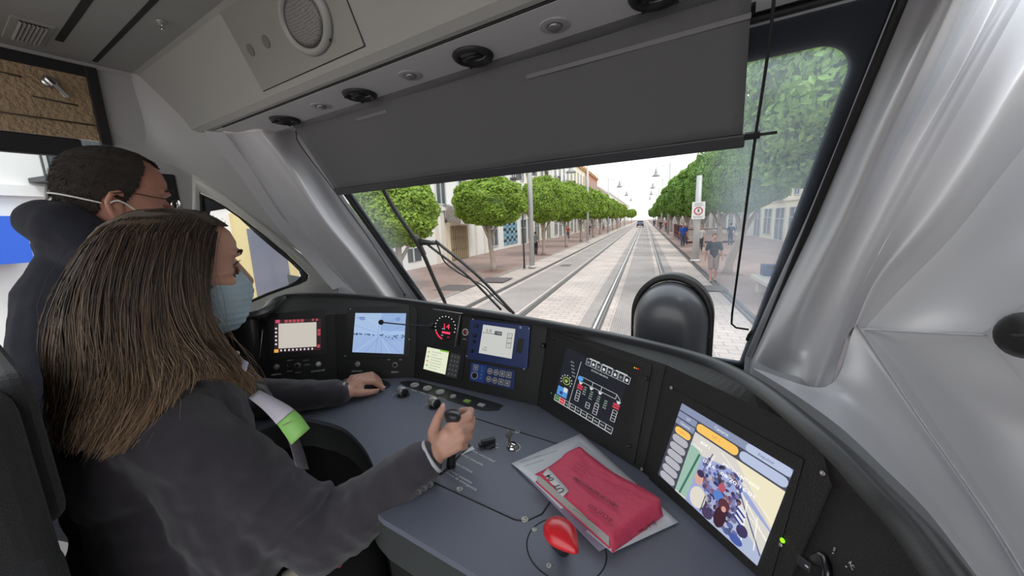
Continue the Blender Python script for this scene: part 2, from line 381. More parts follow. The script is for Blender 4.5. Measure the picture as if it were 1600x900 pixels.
for px, py in ((503, 165), (640, 116), (865, 37)):
    p = onz(px, py, 2.3); p.y = .674
    t = empty('spot_lamp', p, slab[px], 'lamp', 'recessed spot lamps in the overhead strip')
    Mv = Matrix.Translation(p) @ Matrix.Rotation(math.pi, 4, 'X')
    mb = MB(); mb.lathe([(.0285, -.001), (.0285, .0022), (.026, .0032), (.0235, .0024), (.0225, .003), (.015, .0034), (.0135, .0015)], 36, 0, Mv); mb.build('bezel', mat('lamp_bezel', (.5, .5, .5), .45), t)
    mb = MB(); mb.lathe([(.0135, .0), (.0130, .006), (.009, .0085), (.0005, .0095)], 24, 0, Mv); mb.build('lens', M_LENS, t)

# ceiling vent grille, ceiling hook
p = onz(60, 32, ZC); q = onz(76, 44, ZC)
t = empty('ceiling_grille', p, 'louvred grey air grille in the ceiling, top left corner', 'grille')
gy0, gy1 = onz(80, 30, ZC).y, onz(70, 52, ZC).y; gx = onz(76, 42, ZC).x
gy0, gy1 = min(gy0, gy1), max(gy0, gy1); gy0 = gy1 - .05
mb = MB(); mb.box((gx - .16, gy0 - .012, ZC - .003), (gx + .012, gy1 + .01, ZC + .001)); mb.build('grille_frame', M_CEIL, t, bevel=.001)
mb = MB(); mb.box((gx - .15, gy0 + .002, ZC - .0042), (gx, gy1 - .002, ZC - .003)); mb.build('grille_recess', M_GROOVE, t)
mb = MB()
for k in range(7):
    y = gy0 + .004 + k * (gy1 - gy0 - .008) / 6; mb.add([(gx - .15, y - .002, ZC - .004), (gx - .003, y - .002, ZC - .004), (gx - .003, y + .0025, ZC - .0075), (gx - .15, y + .0025, ZC - .0075)], [(0, 1, 2, 3)])
mb.build('louvre', M_CEIL, t, thick=.0012)
p = onz(252, 33, ZC)
t = empty('ceiling_nozzle', p, 'small chrome nozzle standing out of the grey ceiling', 'nozzle')
Mv = Matrix.Translation(p) @ Matrix.Rotation(math.pi, 4, 'X')
mb = MB(); mb.lathe([(.011, 0), (.011, .003), (.008, .004), (.007, .010)], 20, 0, Mv); mb.build('nozzle_base', M_STEEL, t)
mb = MB(); mb.box((-.010, -.004, .010), (.010, .004, .013), 0, Mv); mb.lathe([(.0045, .012), (.0045, .02), (.003, .022)], 16, 0, Mv); mb.build('nozzle_head', M_CHROME, t, bevel=.0006)

# --- left side wall ----------------------------------------------------------
XL = -1.8
def Q(px, py):
    p = onx(px, py, XL)
    if p.y < .6: return p
    r = ray(px, py); tt = (XL - .583 * .6) / (r[0] - .583 * r[1]); return Vector(CAM + r * tt)
wallL = MB()
wallL.box((-1.86, -2.3, .5), (-1.8, .5, 1.3)); wallL.box((-1.86, .545, .5), (-1.8, .612, 2.17))
wallL.box((-1.86, -1.1, 2.27), (-1.812, .395, 2.6)); wallL.box((-1.86, .395, 2.17), (-1.803, .60, 2.5)); wallL.box((-1.86, -1.1, 2.486), (-1.8, .5, 2.6))
T = [Vector((-1.8, .385, 2.494)), onx(205, 112, -1.8), onx(300, 175, -1.63), onx(350, 207, -1.545)] + [onx(392, 262, -1.56), onx(437, 332, -1.57), onx(485, 385, -1.565), onx(540, 442, -1.50)]
L4 = [onx(172, 212, -1.8), onx(222, 240, -1.8), onx(285, 265, -1.8), Q(330, 292), Q(375, 325), Q(430, 366), Q(480, 402), Q(527, 436)]
mid = [(a + b) / 2 + Vector((-.012, 0, 0)) for a, b in zip(T, L4)]
wallL.grid(patch([T, mid, L4], 50, 14))
struct(wallL.build('wall_left', M_WALL, thick=0))
mb = MB(); mb.box((.86, -.5, .5), (.9, 1.6, 2.62)); mb.box((.4, -.42, 2.45), (.9, 1.0, 2.62)); struct(mb.build('wall_side', M_WALL))
# raised trim round the quarter window
QN = Vector((1, -.583, 0)).normalized()
outl = [(312, 301), (332, 310), (352, 322), (385, 345), (418, 371), (448, 396), (470, 416), (483, 430), (480, 438), (468, 444), (445, 452), (420, 461), (395, 472), (372, 484), (345, 492), (330, 488), (323, 440), (318, 390), (314, 345)]
cx_, cy_ = 390, 410
oin = [Q(*p) + QN * .004 for p in outl]
def scl(pts, k, n): return [Q(cx_ + (x - cx_) * k, cy_ + (y - cy_) * k) + QN * n for x, y in pts]
tr = MB()
topo = [(300, 268), (322, 279), (348, 296), (385, 326), (420, 354), (455, 384), (490, 412), (527, 440), (530, 452), (512, 462), (480, 474), (450, 486), (410, 500), (372, 516), (338, 522), (312, 505), (304, 440), (301, 390), (300, 330)]
r0 = [Q(*p) for p in topo]
r1 = [a.lerp(b, .25) + QN * .012 for a, b in zip(r0, oin)]; r2 = [a.lerp(b, .6) + QN * .010 for a, b in zip(r0, oin)]; r3 = [a.lerp(b, .93) + QN * .002 for a, b in zip(r0, oin)]
r4 = [p - QN * .016 for p in oin]
tr.grid([r0, r1, r2, r3, [p for p in oin], r4], closed=True); struct(tr.build('trim_3', mat('pale_window_trim', (.56, .56, .52), .35, coat=.4)))
gk = MB(); gk.grid([[p + QN * .002 for p in scl(outl, .995, 0)], [p + QN * .006 for p in scl(outl, .97, 0)], [p for p in scl(outl, .94, .001)], scl(outl, .93, -.012)], closed=True)
win = empty('window_2', oin[5]); win['kind'] = 'structure'
gk.build('gasket', M_RUB, win)
G1 = glass('side_glass', (.93, .96, .97))
gm = MB(); pts = scl(outl, .985, -.009); gm.add(pts, [tuple(range(len(pts)))]); gm.build('pane', G1, win)
fr_in = [(328, 330), (352, 326), (372, 340), (400, 366), (428, 390), (452, 409), (467, 424), (470, 432), (462, 440), (445, 448), (420, 457), (395, 468), (372, 478), (350, 484), (336, 478), (330, 440), (327, 400), (325, 370), (324, 345)]
fa = scl(outl, .985, -.011); fb = [Q(*p) - QN * .011 for p in fr_in]
fm = MB(); fm.grid([fa, fb], closed=True, smooth=False); fm.build('frit_band', mat('frit', (.012, .014, .02), .25), win)
# lower ledge under quarter window
lg = MB(); lo = [(527, 440), (530, 452), (512, 462), (480, 474), (450, 486), (410, 500), (372, 516), (330, 530)]
a = [Q(*p) for p in lo]; b = [p + QN * .06 + Vector((0, 0, -.05)) for p in a]; c = [Vector((p.x, p.y, 1.40)) for p in b]
lg.grid([a, [(p + q) / 2 + QN * .012 for p, q in zip(a, b)], b, c]); struct(lg.build('trim_4', M_SHELL))
# pillar between wall and windscreen
Lg = [gl(460, 190), gl(508, 262), gl(556, 335), gl(610, 400), gl(668, 474)]
Lg2 = [gl(452, 194, .004), gl(497, 264, .004), gl(545, 338, .004), gl(597, 404, .004), gl(648, 476, .004)]
La = [gl(436, 198, .045), gl(480, 265, .05), gl(528, 340, .05), gl(580, 406, .05), gl(632, 478, .05)]
Lb = [onx(408, 204, -1.43), onx(458, 270, -1.415), onx(508, 345, -1.40), onx(560, 408, -1.385), onx(612, 474, -1.36)]
Lc = [onx(372, 208, -1.53), onx(420, 272, -1.535), onx(470, 345, -1.535), onx(520, 408, -1.52), onx(572, 470, -1.46)]
Ld = [onx(350, 207, -1.545), onx(400, 272, -1.562), onx(450, 345, -1.57), onx(495, 397, -1.555), onx(540, 450, -1.50)]
Le = [Vector((p.x - .02, p.y - .05, p.z)) for p in Ld]
pm = MB(); pm.grid(patch([Lg, Lg2, La, Lb, Lc, Ld, Le], 40, 36))
pb = MB(); bot = [Lg[-1], Lg2[-1], La[-1], Lb[-1], Lc[-1], Ld[-1]]; pm.grid([bot, [Vector((p.x, p.y, 1.38)) for p in bot]])
pm.grid([[Vector((-1.70, .84, 1.3)), Vector((-1.70, .84, 1.76))], [Vector((-1.44, 1.20, 1.3)), Vector((-1.44, 1.20, 1.64))]], smooth=False)
struct(pm.build('trim_5', M_SHELL))

# side window (beside the standing man) and brown door panel above it
win3 = empty('window_3', (-1.81, 0, 1.8)); win3['kind'] = 'structure'
mb = MB(); mb.box((-1.825, -1.1, 1.3), (-1.821, .5, 2.22)); mb.build('pane', G1, win3)
mb = MB(); mb.box((-1.83, .495, 1.25), (-1.795, .547, 2.172)); mb.box((-1.83, -1.1, 2.205), (-1.797, .33, 2.262)); mb.box((-1.83, -1.1, 1.26), (-1.797, .5, 1.3)); mb.build('window_frame', M_RUB, win3, bevel=.006)
door = empty('door_1', (-1.8, .3, 1.5)); door['kind'] = 'structure'
mb = MB(); mb.box((-1.815, -1.1, 2.455), (-1.79, .396, 2.487)); mb.box((-1.815, .372, 2.25), (-1.788, .398, 2.487)); mb.build('door_frame', M_RUB, door, bevel=.002)
mb = MB(); rows = []
for i in range(12):
    z = 2.262 + i * .193 / 11; rows.append([(-1.80 + .0035 * math.sin(i * 1.9 + j * .23) * (1 if i % 3 else .2), -1.1 + j * 1.473 / 30, z) for j in range(31)])
mb.grid(rows); mb.build('door_panel', mat('tan_textured_panel', (.40, .29, .175), .6, bump=1.0, bscale=90, var=.22, vscale=12), door)
mb = MB()
for (a, b) in (((50, 150), (122, 165)), ((0, 175), (148, 196)), ((0, 112), (34, 120))):
    p = onx(*a, -1.794); q = onx(*b, -1.794); mb.tube([p, q], .0022, 6)
mb.build('panel_crease', mat('dark_crease', (.05, .04, .03), .8), door)
p = onx(77, 128, -1.793)
lt = empty('door_latch', p, 'chrome turning latch on the tan panel by the ceiling', 'latch')
Ml = axis(p, (1, 0, 0)); mb = MB(); mb.lathe([(.017, -.002), (.017, .004), (.014, .007), (.010, .0075)], 24, 0, Ml); mb.build('rose', M_CHROME, lt)
q = onx(102, 148, -1.775); d = q - (p + Vector((.018, 0, 0))); mb = MB()
Mh = frame(p + Vector((.014, 0, 0)), d, (1, 0, 0)); mb.prism([(-.010, -.007), (.012, -.009), (.03, -.006), (.048, -.0045), (.048, .0045), (.03, .006), (.012, .009), (-.010, .007)], -.004, .005, 0, Mh)
mb.prism([(.03, -.002), (.047, -.0015), (.047, .0015), (.03, .002)], .005, .0056, 0, Mh); mb.build('lever', M_CHROME, lt, bevel=.0015)

# --- right side pillar and wall ----------------------------------------------
c0 = [gl(1410, -30), gl(1356, 105), gl(1308, 225), gl(1258, 345), gl(1210, 450), gl(1164, 556)]
c1 = [gl(1428, -30, .004), gl(1374, 105, .004), gl(1324, 225, .004), gl(1272, 345, .004), gl(1222, 450, .004), gl(1174, 560, .004)]
c2 = [gl(1462, -30, .05), gl(1400, 105, .05), gl(1344, 225, .05), gl(1290, 345, .05), gl(1238, 450, .05), gl(1184, 566, .045)]
c3 = [gl(1510, -30, .10), gl(1446, 105, .105), gl(1386, 225, .105), gl(1330, 345, .10), gl(1276, 450, .095), gl(1214, 580, .085)]
def dep(pts, ds): return [PD(x, y, d) for (x, y), d in zip(pts, ds)]
c4 = dep([(1556, -30), (1494, 105), (1424, 225), (1362, 345), (1308, 450), (1250, 590)], [.93, .945, .96, .975, .985, .96])
c5 = dep([(1597, -30), (1520, 100), (1450, 225), (1390, 335), (1336, 445), (1274, 612)], [.925, .935, .95, .965, .975, .95])
c6 = dep([(1612, -30), (1537, 105), (1466, 230), (1404, 340), (1346, 452), (1292, 620)], [.895, .905, .92, .93, .94, .90])
c7 = dep([(1660, 20), (1588, 125), (1515, 245), (1448, 340), (1372, 432), (1334, 512)], [.83, .84, .85, .86, .87, .88])
c8 = dep([(1690, 40), (1615, 155), (1540, 262), (1470, 355), (1388, 440), (1342, 512)], [.85, .86, .87, .88, .89, .892])
c9 = dep([(1700, 60), (1632, 185), (1556, 285), (1486, 372), (1404, 455), (1350, 514)], [.875, .885, .895, .90, .905, .898])
ext = lambda l: l + [l[-1] + Vector((0, .0, -.12))]
R = MB(); R.grid(patch([c0, c1, c2, c3, c4, c5, c6], 50, 40)); R.grid(patch([[l[-1], l[-1] + Vector((0, 0, -.06)), l[-1] + Vector((0, 0, -.16))] for l in (c0, c1, c2, c3, c4, c5, c6)], 8, 40)); R.grid(patch([c6[:-1] + [PD(1320, 530, .925)], c7, c8, c9], 50, 30))
rec = [c9, dep([(1720, 120), (1650, 260), (1590, 350), (1530, 410), (1460, 470), (1400, 516)], [.87, .875, .88, .885, .89, .885]), dep([(1740, 200), (1700, 320), (1660, 400), (1620, 450), (1580, 490), (1535, 520)], [.80, .81, .82, .83, .83, .83])]
R.grid(patch(rec, 40, 20))
rdg = dep([(1334, 514), (1372, 570), (1420, 642), (1478, 725), (1540, 815), (1610, 930)], [.88, .86, .83, .79, .75, .69])
hd = dep([(1176, 575), (1240, 615), (1310, 665), (1380, 730), (1450, 800), (1545, 925)], [.93, .82, .70, .58, .50, .42])
m1 = dep([(1292, 604), (1322, 628), (1372, 682), (1430, 752), (1492, 830), (1575, 940)], [.905, .86, .80, .73, .67, .60])
m2 = [a + Vector((.006, -.012, .008)) for a in rdg]
m3 = dep([(1348, 514), (1400, 570), (1448, 642), (1506, 725), (1568, 815), (1640, 930)], [.885, .87, .845, .81, .77, .71])
hd0 = [p + Vector((0, .01, -.22)) for p in hd]
R.grid([cr(hd0, 40), cr(hd, 40)]); R.grid(patch([hd, m1, rdg, m2, m3], 40, 30))
R.grid(patch([[PD(1346, 452, .945), PD(1330, 500, .935), PD(1312, 560, .925), PD(1286, 628, .905)], [c7[-1], PD(1335, 516, .88), PD(1320, 560, .89), PD(1294, 614, .905)]], 20, 6))
R.grid([[hd0[0] + Vector((.2, .28, 0)), hd0[0] + Vector((.2, .28, .3))], [hd0[0] + Vector((.3, .45, 0)), hd0[0] + Vector((.3, .45, .3))], [hd0[0] + Vector((.8, .3, 0)), hd0[0] + Vector((.8, .3, .9))]], smooth=False)
lw = [m3, dep([(1400, 516), (1460, 580), (1520, 650), (1570, 740), (1630, 830), (1690, 940)], [.885, .87, .85, .82, .79, .74]), dep([(1535, 522), (1600, 600), (1660, 680), (1700, 760), (1730, 840), (1780, 940)], [.83, .80, .78, .76, .74, .72])]
R.grid(patch(lw, 40, 20))
struct(R.build('wall_right', M_SHELL, recalc=False))
led = MB(); led.tube(cr(dep([(1346, 514), (1400, 517), (1470, 521), (1542, 524)], [.884, .875, .85, .824]), 20), [.0015] + [.0035] * 18 + [.0015], 8); struct(led.build('trim_6', M_SHELL))
p = PD(1603, 524, .80); t = empty('grab_handle', p, 'black moulded handle at the right edge of the cab wall', 'handle')
mb = MB(); mb.ico(p, (.045, .045, .052), sub=3); mb.build('handle_body', M_BLACK, t)
mb = MB(); mb.tube([PD(1578, 524, .775), PD(1640, 528, .76)], .004, 8); mb.build('handle_rib', M_BLACK, t)
# header between overhead strip and glass
mb = MB(); rows = []
for (y, z) in ((.744, 2.303), (.80, 2.318), (.845, 2.325), (.858, 2.31), (.868, 2.285)): rows.append([(x, y, z) for x in (-1.5, -1.44, -1.0, -.5, 0, .19, .30)])
mb.grid(rows); struct(mb.build('trim_7', M_SHELL))
mb = MB(); mb.box((-.06, .60, 2.297), (.36, .80, 2.3)); mb.box((.0, .80, 2.297), (.3, .84, 2.312)); struct(mb.build('trim_8', mat('pale_panel', (.62, .62, .62), .4)))

# --- windscreen ---------------------------------------------------------------
ws = empty('window_1', (XC, 1.1, 1.9)); ws['kind'] = 'structure'
G2 = glass('windscreen_glass', (.97, .985, .98), haze=.22)
def gp(x, s, n=0): return Vector((x, GP.y, GP.z)) + GS * s - GN * n
mb = MB(); mb.add([gp(-1.52, -.22), gp(.12, -.22), gp(.30, .9), gp(-1.62, .9)], [(0, 1, 2, 3)]); mb.build('pane', G2, ws, thick=0)
def gs(px, py): p = gl(px, py); return (p.x, (p - GP).dot(GS))
TRc = gs(1332, 62); TR = gs(1330, 98); BR = gs(1164, 543); BLc = gs(664, 468); TL = gs(545, 298)
# inner outline, counter-clockwise
sT = TRc[1]; xr = lambda s: TR[0] + (BR[0] - TR[0]) * (s - TR[1]) / (BR[1] - TR[1])
xl = lambda s: BLc[0] + (TL[0] - BLc[0]) * (s - BLc[1]) / (TL[1] - BLc[1])
inn = [(xl(-.12), -.12), (xr(-.12), -.12), (xr(.2), .2), (xr(.45), .45), (xr(sT - .05), sT - .05)]
r_ = .05
for k in range(1, 8):
    a = k / 8 * math.pi / 2; inn.append((xr(sT - .05) - r_ + r_ * math.cos(a), sT - .05 + .05 * math.sin(a)))
inn += [(xr(sT) - .06, sT), (-.5, sT), (xl(sT) + .05, sT)]
for k in range(1, 8):
    a = math.pi / 2 + k / 8 * math.pi / 2; inn.append((xl(sT - .05) + r_ + r_ * math.cos(a), sT - .05 + .05 * math.sin(a)))
inn += [(xl(.45), .45), (xl(.2), .2)]
out = []
for (x, s) in inn:
    if s < 0: out.append((x + (.055 if x > XC else -.05), s - .08))
    elif s >= sT - .001: out.append((x * 1.0, sT + .09))
    elif x > XC: out.append((x + .045 + .05 * max(0, (s - sT + .05)) / .05, s + .09 * max(0, (s - sT + .05)) / .05))
    else: out.append((x - .045, s + .09 * max(0, (s - sT + .05)) / .05))
mb = MB(); mb.grid([[gp(x, s, -.006) for x, s in inn], [gp(x, s, -.006) for x, s in out]], closed=True, smooth=False); mb.build('frit_band', MATS['frit'], ws)
mb = MB()
mb.tube([gp(xr(s) + .034, s, .004) for s in np.linspace(-.14, sT + .12, 12)], .0075, 8)
mb.tube([gp(xl(s) - .026, s, .004) for s in np.linspace(-.14, sT + .12, 12)], .011, 8)
mb.tube([gp(x, sT + .07, .004) for x in np.linspace(-1.4, .25, 12)], .007, 8)
mb.build('gasket', M_RUB, ws)

# --- sun blind with its two guide wires ----------------------------------------
SP = GP - GN * .10
def shp(px, py): return onpl(px, py, SP, GN)
bl = empty('sun_blind', shp(830, 120), 'grey fabric roller blind pulled halfway down the windscreen', 'blind')
tl, trr, brr, bll = shp(465, 205), shp(1174, 4), shp(1152, 222), shp(523, 296)
ztop = .5 * (tl.z + trr.z); ssT = (Vector((0, tl.y, tl.z)) - SP).dot(GS) + .02; ssB = ((bll - SP).dot(GS) + (brr - SP).dot(GS)) / 2
def sp(x, s, n=0): return Vector((x, SP.y, SP.z)) + GS * s - GN * n
rows = []
for i in range(9):
    s = ssT + (ssB - ssT) * i / 8
    rows.append([sp(tl.x + (trr.x - tl.x) * j / 40, s, .0015 * math.sin(j * .55 + i * .3)) for j in range(41)])
M_BLIND = mat('grey_blind_fabric', (.125, .125, .13), .7, bump=.3, bscale=900, sheen=.2, trans=.03)
mb = MB(); mb.grid(rows); mb.build('blind_cloth', M_BLIND, bl, thick=.001)
mb = MB(); mb.box((tl.x - .004, -.010, -.006), (trr.x + .004, .016, .006), 0, frame(sp(0, ssB), (1, 0, 0), GS, GN)); mb.build('bottom_bar', mat('dark_bar', (.05, .05, .055), .45), bl, bevel=.003)
mb = MB(); mb.tube([sp(tl.x + .005, ssT + .005, -.01), sp(trr.x - .005, ssT + .005, -.01)], .02, 16); mb.build('roller', M_BLIND, bl)
mb = MB()
for (a, b, c) in ((607, 176, 560), (1174, 22, 820)):
    p = shp(a, b); q = shp(c, 190 if c == 560 else 107); s_ = ssT - (.034 if c == 560 else .045)
    mb = MB(); mb.box((q.x, s_ - .004, .002), (p.x, s_ + .004, .0034), 0, frame(SP * 1.0, (1, 0, 0), GS, -GN)); mb.build('stiffener_strip', mat('light_strip', (.20, .20, .20), .5), bl)
mb = MB(); e = sp(trr.x + .004, ssB + .004); mb.box((0, -.006, -.005), (.024, .006, .005), 0, frame(e, (1, 0, 0), GS, GN)); mb.tube([e + Vector((.02, 0, 0)), e + Vector((.05, 0, 0))], .003, 8); mb.build('wire_runner', M_RUB, bl, bevel=.001)
rw = [shp(1212, -30), shp(1203, 60), shp(1190, 150), shp(1178, 230), shp(1160, 370), shp(1144, 490), shp(1143, 506), shp(1150, 512), shp(1170, 515)]
wr = empty('guide_wire', rw[0], 'taut black blind cord running down the right of the windscreen', 'wire')
mb = MB(); mb.tube(cr(rw[:6], 24) + rw[6:], .0026, 8); mb.build('cord', M_RUB, wr)
mb = MB(); p = shp(1171, 524); mb.tube([shp(1177, 516), p, shp(1168, 531)], .005, 8); mb.build('cord_hook', M_BLACK, wr)
lw_ = [shp(463, 205) + Vector((-.004, 0, 0)), onx(470, 228, -1.36), onx(520, 295, -1.38), onx(580, 378, -1.40), onx(632, 460, -1.39)]
wl = empty('guide_wire', lw_[0], 'thin black blind cord along the left windscreen pillar', 'wire')
mb = MB(); mb.tube(cr(lw_, 30), .0018, 6); mb.build('cord', M_RUB, wl)
mb = MB(); mb.lathe([(.006, -.004), (.006, .004)], 12, 0, axis(lw_[-1], (0, .3, 1))); mb.tube([lw_[-1], lw_[-1] + Vector((.01, -.01, -.012))], .003, 6); mb.build('cord_hook', M_BLACK, wl)

# --- windscreen wiper outside ----------------------------------------------------
wp = empty('windscreen_wiper', gl(655, 385, -.05), 'black windscreen wiper with two hoses, parked outside the glass', 'wiper')
bl_ = cr([gl(588, 275, -.03), gl(615, 325, -.035), gl(655, 385, -.035), gl(680, 440, -.03), gl(697, 476, -.03)], 20)
mb = MB(); mb.tube(bl_, [.005] + [.009] * 18 + [.006], 8); mb.build('blade_holder', M_BLACK, wp)
mb = MB(); mb.tube([p + Vector((-.011, 0, .004)) for p in bl_], .0035, 6); mb.build('rubber_blade', M_RUB, wp)
mb = MB(); a = gl(655, 378, -.05); b = gl(680, 380, -.05); mb.tube([a + Vector((0, 0, .012)), a, b], [.014, .016, .008], 10); mb.tube([gl(648, 368, -.05), gl(662, 398, -.05)], .013, 8); mb.build('pivot_block', M_BLACK, wp)
for k, (pa, pb, rr) in enumerate((((668, 382), (783, 484), .0055), ((680, 376), (803, 490), .0065))):
    mb = MB(); mb.tube(cr([gl(*pa, -.06), gl((pa[0] + pb[0]) / 2 + 4, (pa[1] + pb[1]) / 2 - 3, -.05), gl(*pb, -.04)], 12), rr, 8); mb.build('arm_rod', M_BLACK, wp)
mb = MB(); mb.tube(cr([gl(676, 376, -.06), gl(684, 384, -.06), gl(694, 408, -.06), (gl(715, 425, -.06)), gl(735, 436, -.06), gl(755, 447, -.06), gl(770, 462, -.06), gl(798, 488, -.06)], 40), .0035, 6); mb.build('washer_hose', M_RUB, wp)
# ================================================================ CONSOLE AND DESK
ZD = 1.45; TILT = .25
Pb = [onz(*p, ZD) for p in ((395, 612), (528, 594), (648, 590), (840, 634), (1005, 738), (1225, 935))] + [Vector((.125, .28, ZD)), Vector((.14, .0, ZD))]
class Facet:
    def __init__(s, i):
        s.o = Pb[i]; d = Pb[i + 1] - Pb[i]; s.w = d.length; s.u = d.normalized(); s.inw = Vector((s.u.y, -s.u.x, 0))
        s.v = (Vector((0, 0, 1)) - TILT * s.inw).normalized(); s.n = s.u.cross(s.v); s.M = frame(s.o, s.u, s.v, s.n)
    def uv(s, px, py): p = onpl(px, py, s.o, s.n) - s.o; return (p.dot(s.u), p.dot(s.v))
    def pt(s, u, v, n=0): return s.o + s.u * u + s.v * v + s.n * n
    def at(s, px, py, n=0): u, v = s.uv(px, py); return s.pt(u, v, n)
    def fr(s, px, py, n=0): return frame(s.at(px, py, n), s.u, s.v, s.n)
FA, FB, FC, FD, FE, FF, FG = [Facet(i) for i in range(7)]
dash = empty('driver_console', (XC, .8, ZD), 'black grained wraparound instrument console below the windscreen', 'console')
# hood curve
hc = [onz(*p, z) for p, z in (((388, 486), 1.715), ((420, 466), 1.72), ((450, 458), 1.722), ((500, 457), 1.722), ((560, 459), 1.715), ((650, 467), 1.70), ((800, 489), 1.688), ((950, 516), 1.686), ((1080, 545), 1.688), ((1180, 584), 1.692), ((1300, 668), 1.70), ((1400, 757), 1.70), ((1530, 897), 1.70))]
hc = [Vector((-1.40, .30, 1.715))] + hc + [Vector((.165, .1, 1.70))]
H = cr(hc, 140)
# facet tops
names = ['left end', 'second', 'centre', 'fourth', 'fifth', 'right end', 'far right']
TOPV = .215
tops = [];
for i in range(8):
    fs = [Facet(j) for j in (i - 1, i) if 0 <= j <= 6]
    inw = sum((f.inw for f in fs), Vector()).normalized(); k = 1 / max(.5, inw.dot(fs[0].inw))
    tops.append(Pb[i] + Vector((0, 0, TOPV)) - inw * TILT * TOPV * k)
for i in range(7):
    F = Facet(i); mb = MB(); a, b, c, d = Pb[i], Pb[i + 1], tops[i + 1], tops[i]
    a2, b2 = a - Vector((0, 0, .03)), b - Vector((0, 0, .03))
    mb.add([a2, b2, b, c, d, a], [(0, 1, 2, 5), (5, 2, 3, 4)]); o = mb.build('console_panel', M_DASH, dash, recalc=False)
for i in range(1, 7): g = MB(); g.tube([Pb[i] + Facet(i).n * .0008, tops[i] + Facet(i).n * .0008], .0012, 5); g.build('panel_seam', M_GROOVE, dash)
# padded hood
Tl = []
segs = [(tops[i + 1] - tops[i]).length for i in range(7)]
def along(pts, t):
    L_ = [0]
    for i in range(len(pts) - 1): L_.append(L_[-1] + (pts[i + 1] - pts[i]).length)
    t *= L_[-1]
    for i in range(len(pts) - 1):
        if t <= L_[i + 1] or i == len(pts) - 2: return pts[i].lerp(pts[i + 1], (t - L_[i]) / max(1e-9, L_[i + 1] - L_[i]))
def nearest(pts, p):
    best = None
    for i in range(len(pts) - 1):
        a, b = pts[i], pts[i + 1]; ab = b - a; t = max(0, min(1, (p - a).dot(ab) / ab.dot(ab))); q = a + ab * t
        if best is None or (q - p).length < best[0]: best = ((q - p).length, q)
    return best[1]
rows = [[], [], [], [], [], [], []]
for i, h in enumerate(H):
    t = nearest(tops, Vector((h.x, h.y, tops[0].z))); tan = (H[min(i + 1, len(H) - 1)] - H[max(i - 1, 0)]); tan.z = 0; tan.normalize(); out_ = Vector((-tan.y, tan.x, 0))
    if out_.dot(Vector((h.x - XC, h.y - .2, 0))) < 0: out_ = -out_
    hin = h - out_ * .028
    rows[0].append(t); rows[1].append(hin + Vector((0, 0, -.014))); rows[2].append(hin + out_ * .006 + Vector((0, 0, -.003))); rows[3].append(h - out_ * .008)
    rows[4].append(h + Vector((0, 0, -.006))); rows[5].append(h + out_ * .012 + Vector((0, 0, -.03))); rows[6].append(h + out_ * .03 + Vector((0, 0, -.30)))
mb = MB(); mb.grid(rows[:2], smooth=False); mb.build('upper_fascia', M_DASH, dash)
mb = MB(); mb.grid(rows[1:]); mb.build('padded_hood', mat('hood_vinyl', (.018, .018, .020), .36, bump=.03, bscale=500), dash)
# shelf from the hood down to the windscreen foot
mb = MB(); lo_ = [rows[6][i] for i in range(0, 140, 6)]
ar = [Vector((p.x, max(p.y, 1.2) if -1.3 < p.x < 0 else p.y + .3, 1.42)) for p in lo_]
mb.add([(-1.45, .7, 1.43), (.2, .7, 1.43), (.3, 1.42, 1.42), (-1.6, 1.42, 1.42)], [(0, 1, 2, 3)]); struct(mb.build('trim_9', M_BLACK, thick=.01))

# --- desktop -------------------------------------------------------------------
desk = empty('control_desk', (XC, .55, ZD), 'slate blue desktop with a rounded knee cut-out in front of the driver', 'desk')
arc = [onz(*p, ZD) for p in ((583, 737), (581, 722), (567, 697), (542, 672), (520, 662), (496, 656))]
arc = [Vector((-.50, .345, ZD)), Vector((-.545, .355, ZD)), Vector((-.585, .375, ZD))] + [p for p in arc] + [Vector((-.98, .47, ZD)), Vector((-1.03, .42, ZD)), Vector((-1.05, .34, ZD)), Vector((-1.12, .30, ZD))]
arc = cr(arc, 48)
outl_ = [Vector((.16, .34, ZD)), Vector((.16, .0, ZD)), Vector((.30, .0, ZD))]
poly = [(.14, .342)] + [(p.x, p.y) for p in arc] + [(-1.40, .30), (-1.42, .5)] + [(p.x, p.y + .004) for p in Pb[:6]] + [(.127, .345)]
mb = MB(); mb.prism(poly, ZD - .012, ZD, 0); top = mb.build('desktop', M_DESK, desk)
mb = MB(); w0 = [Vector((.14, .342, ZD - .012))] + [p - Vector((0, 0, .012)) for p in arc]
mb.grid([w0, [p + Vector((0, .004, -.010)) for p in w0], [p + Vector((0, .004, -.075)) for p in w0]]); mb.build('apron', mat('grey_green_apron', (.06, .065, .064), .55, bump=.1, bscale=500), desk, recalc=False)
mb = MB(); w1 = [p + Vector((0, .03, -.075)) for p in w0]; mb.grid([w1, [p + Vector((0, .04, -.8)) for p in w1]]); mb.build('knee_well', mat('knee_black', (.01, .01, .01), .9), desk, recalc=False)
mb = MB(); pl = [onz(*p, ZD) for p in ((736, 652), (875, 695), (847, 790), (820, 817), (690, 760))]
def groove_line(mb, pts, w, closed=False, z=ZD):
    n = len(pts)
    for i in range(n if closed else n - 1):
        a, b = pts[i], pts[(i + 1) % n]; mb.tube([Vector((a[0], a[1], z)), Vector((b[0], b[1], z))], w, 4)
cp = [(-.585, .676), (-.573, .688), (-.262, .688), (-.262, .49), (-.279, .462), (-.298, .456), (-.50, .456), (-.585, .475)]
groove_line(mb, cp, .0017, True); mb.build('plate_gap', M_GROOVE, desk)
for px, py in ((820, 812), (718, 764), (808, 675), (739, 653)):
    p = onz(px, py, ZD); mb = MB(); mb.lathe([(.0068, 0), (.0062, .0014), (.004, .0016), (.0035, .0004), (.0003, .0003)], 18, 0, Matrix.Translation(p)); mb.build('screw', M_STEEL, desk)
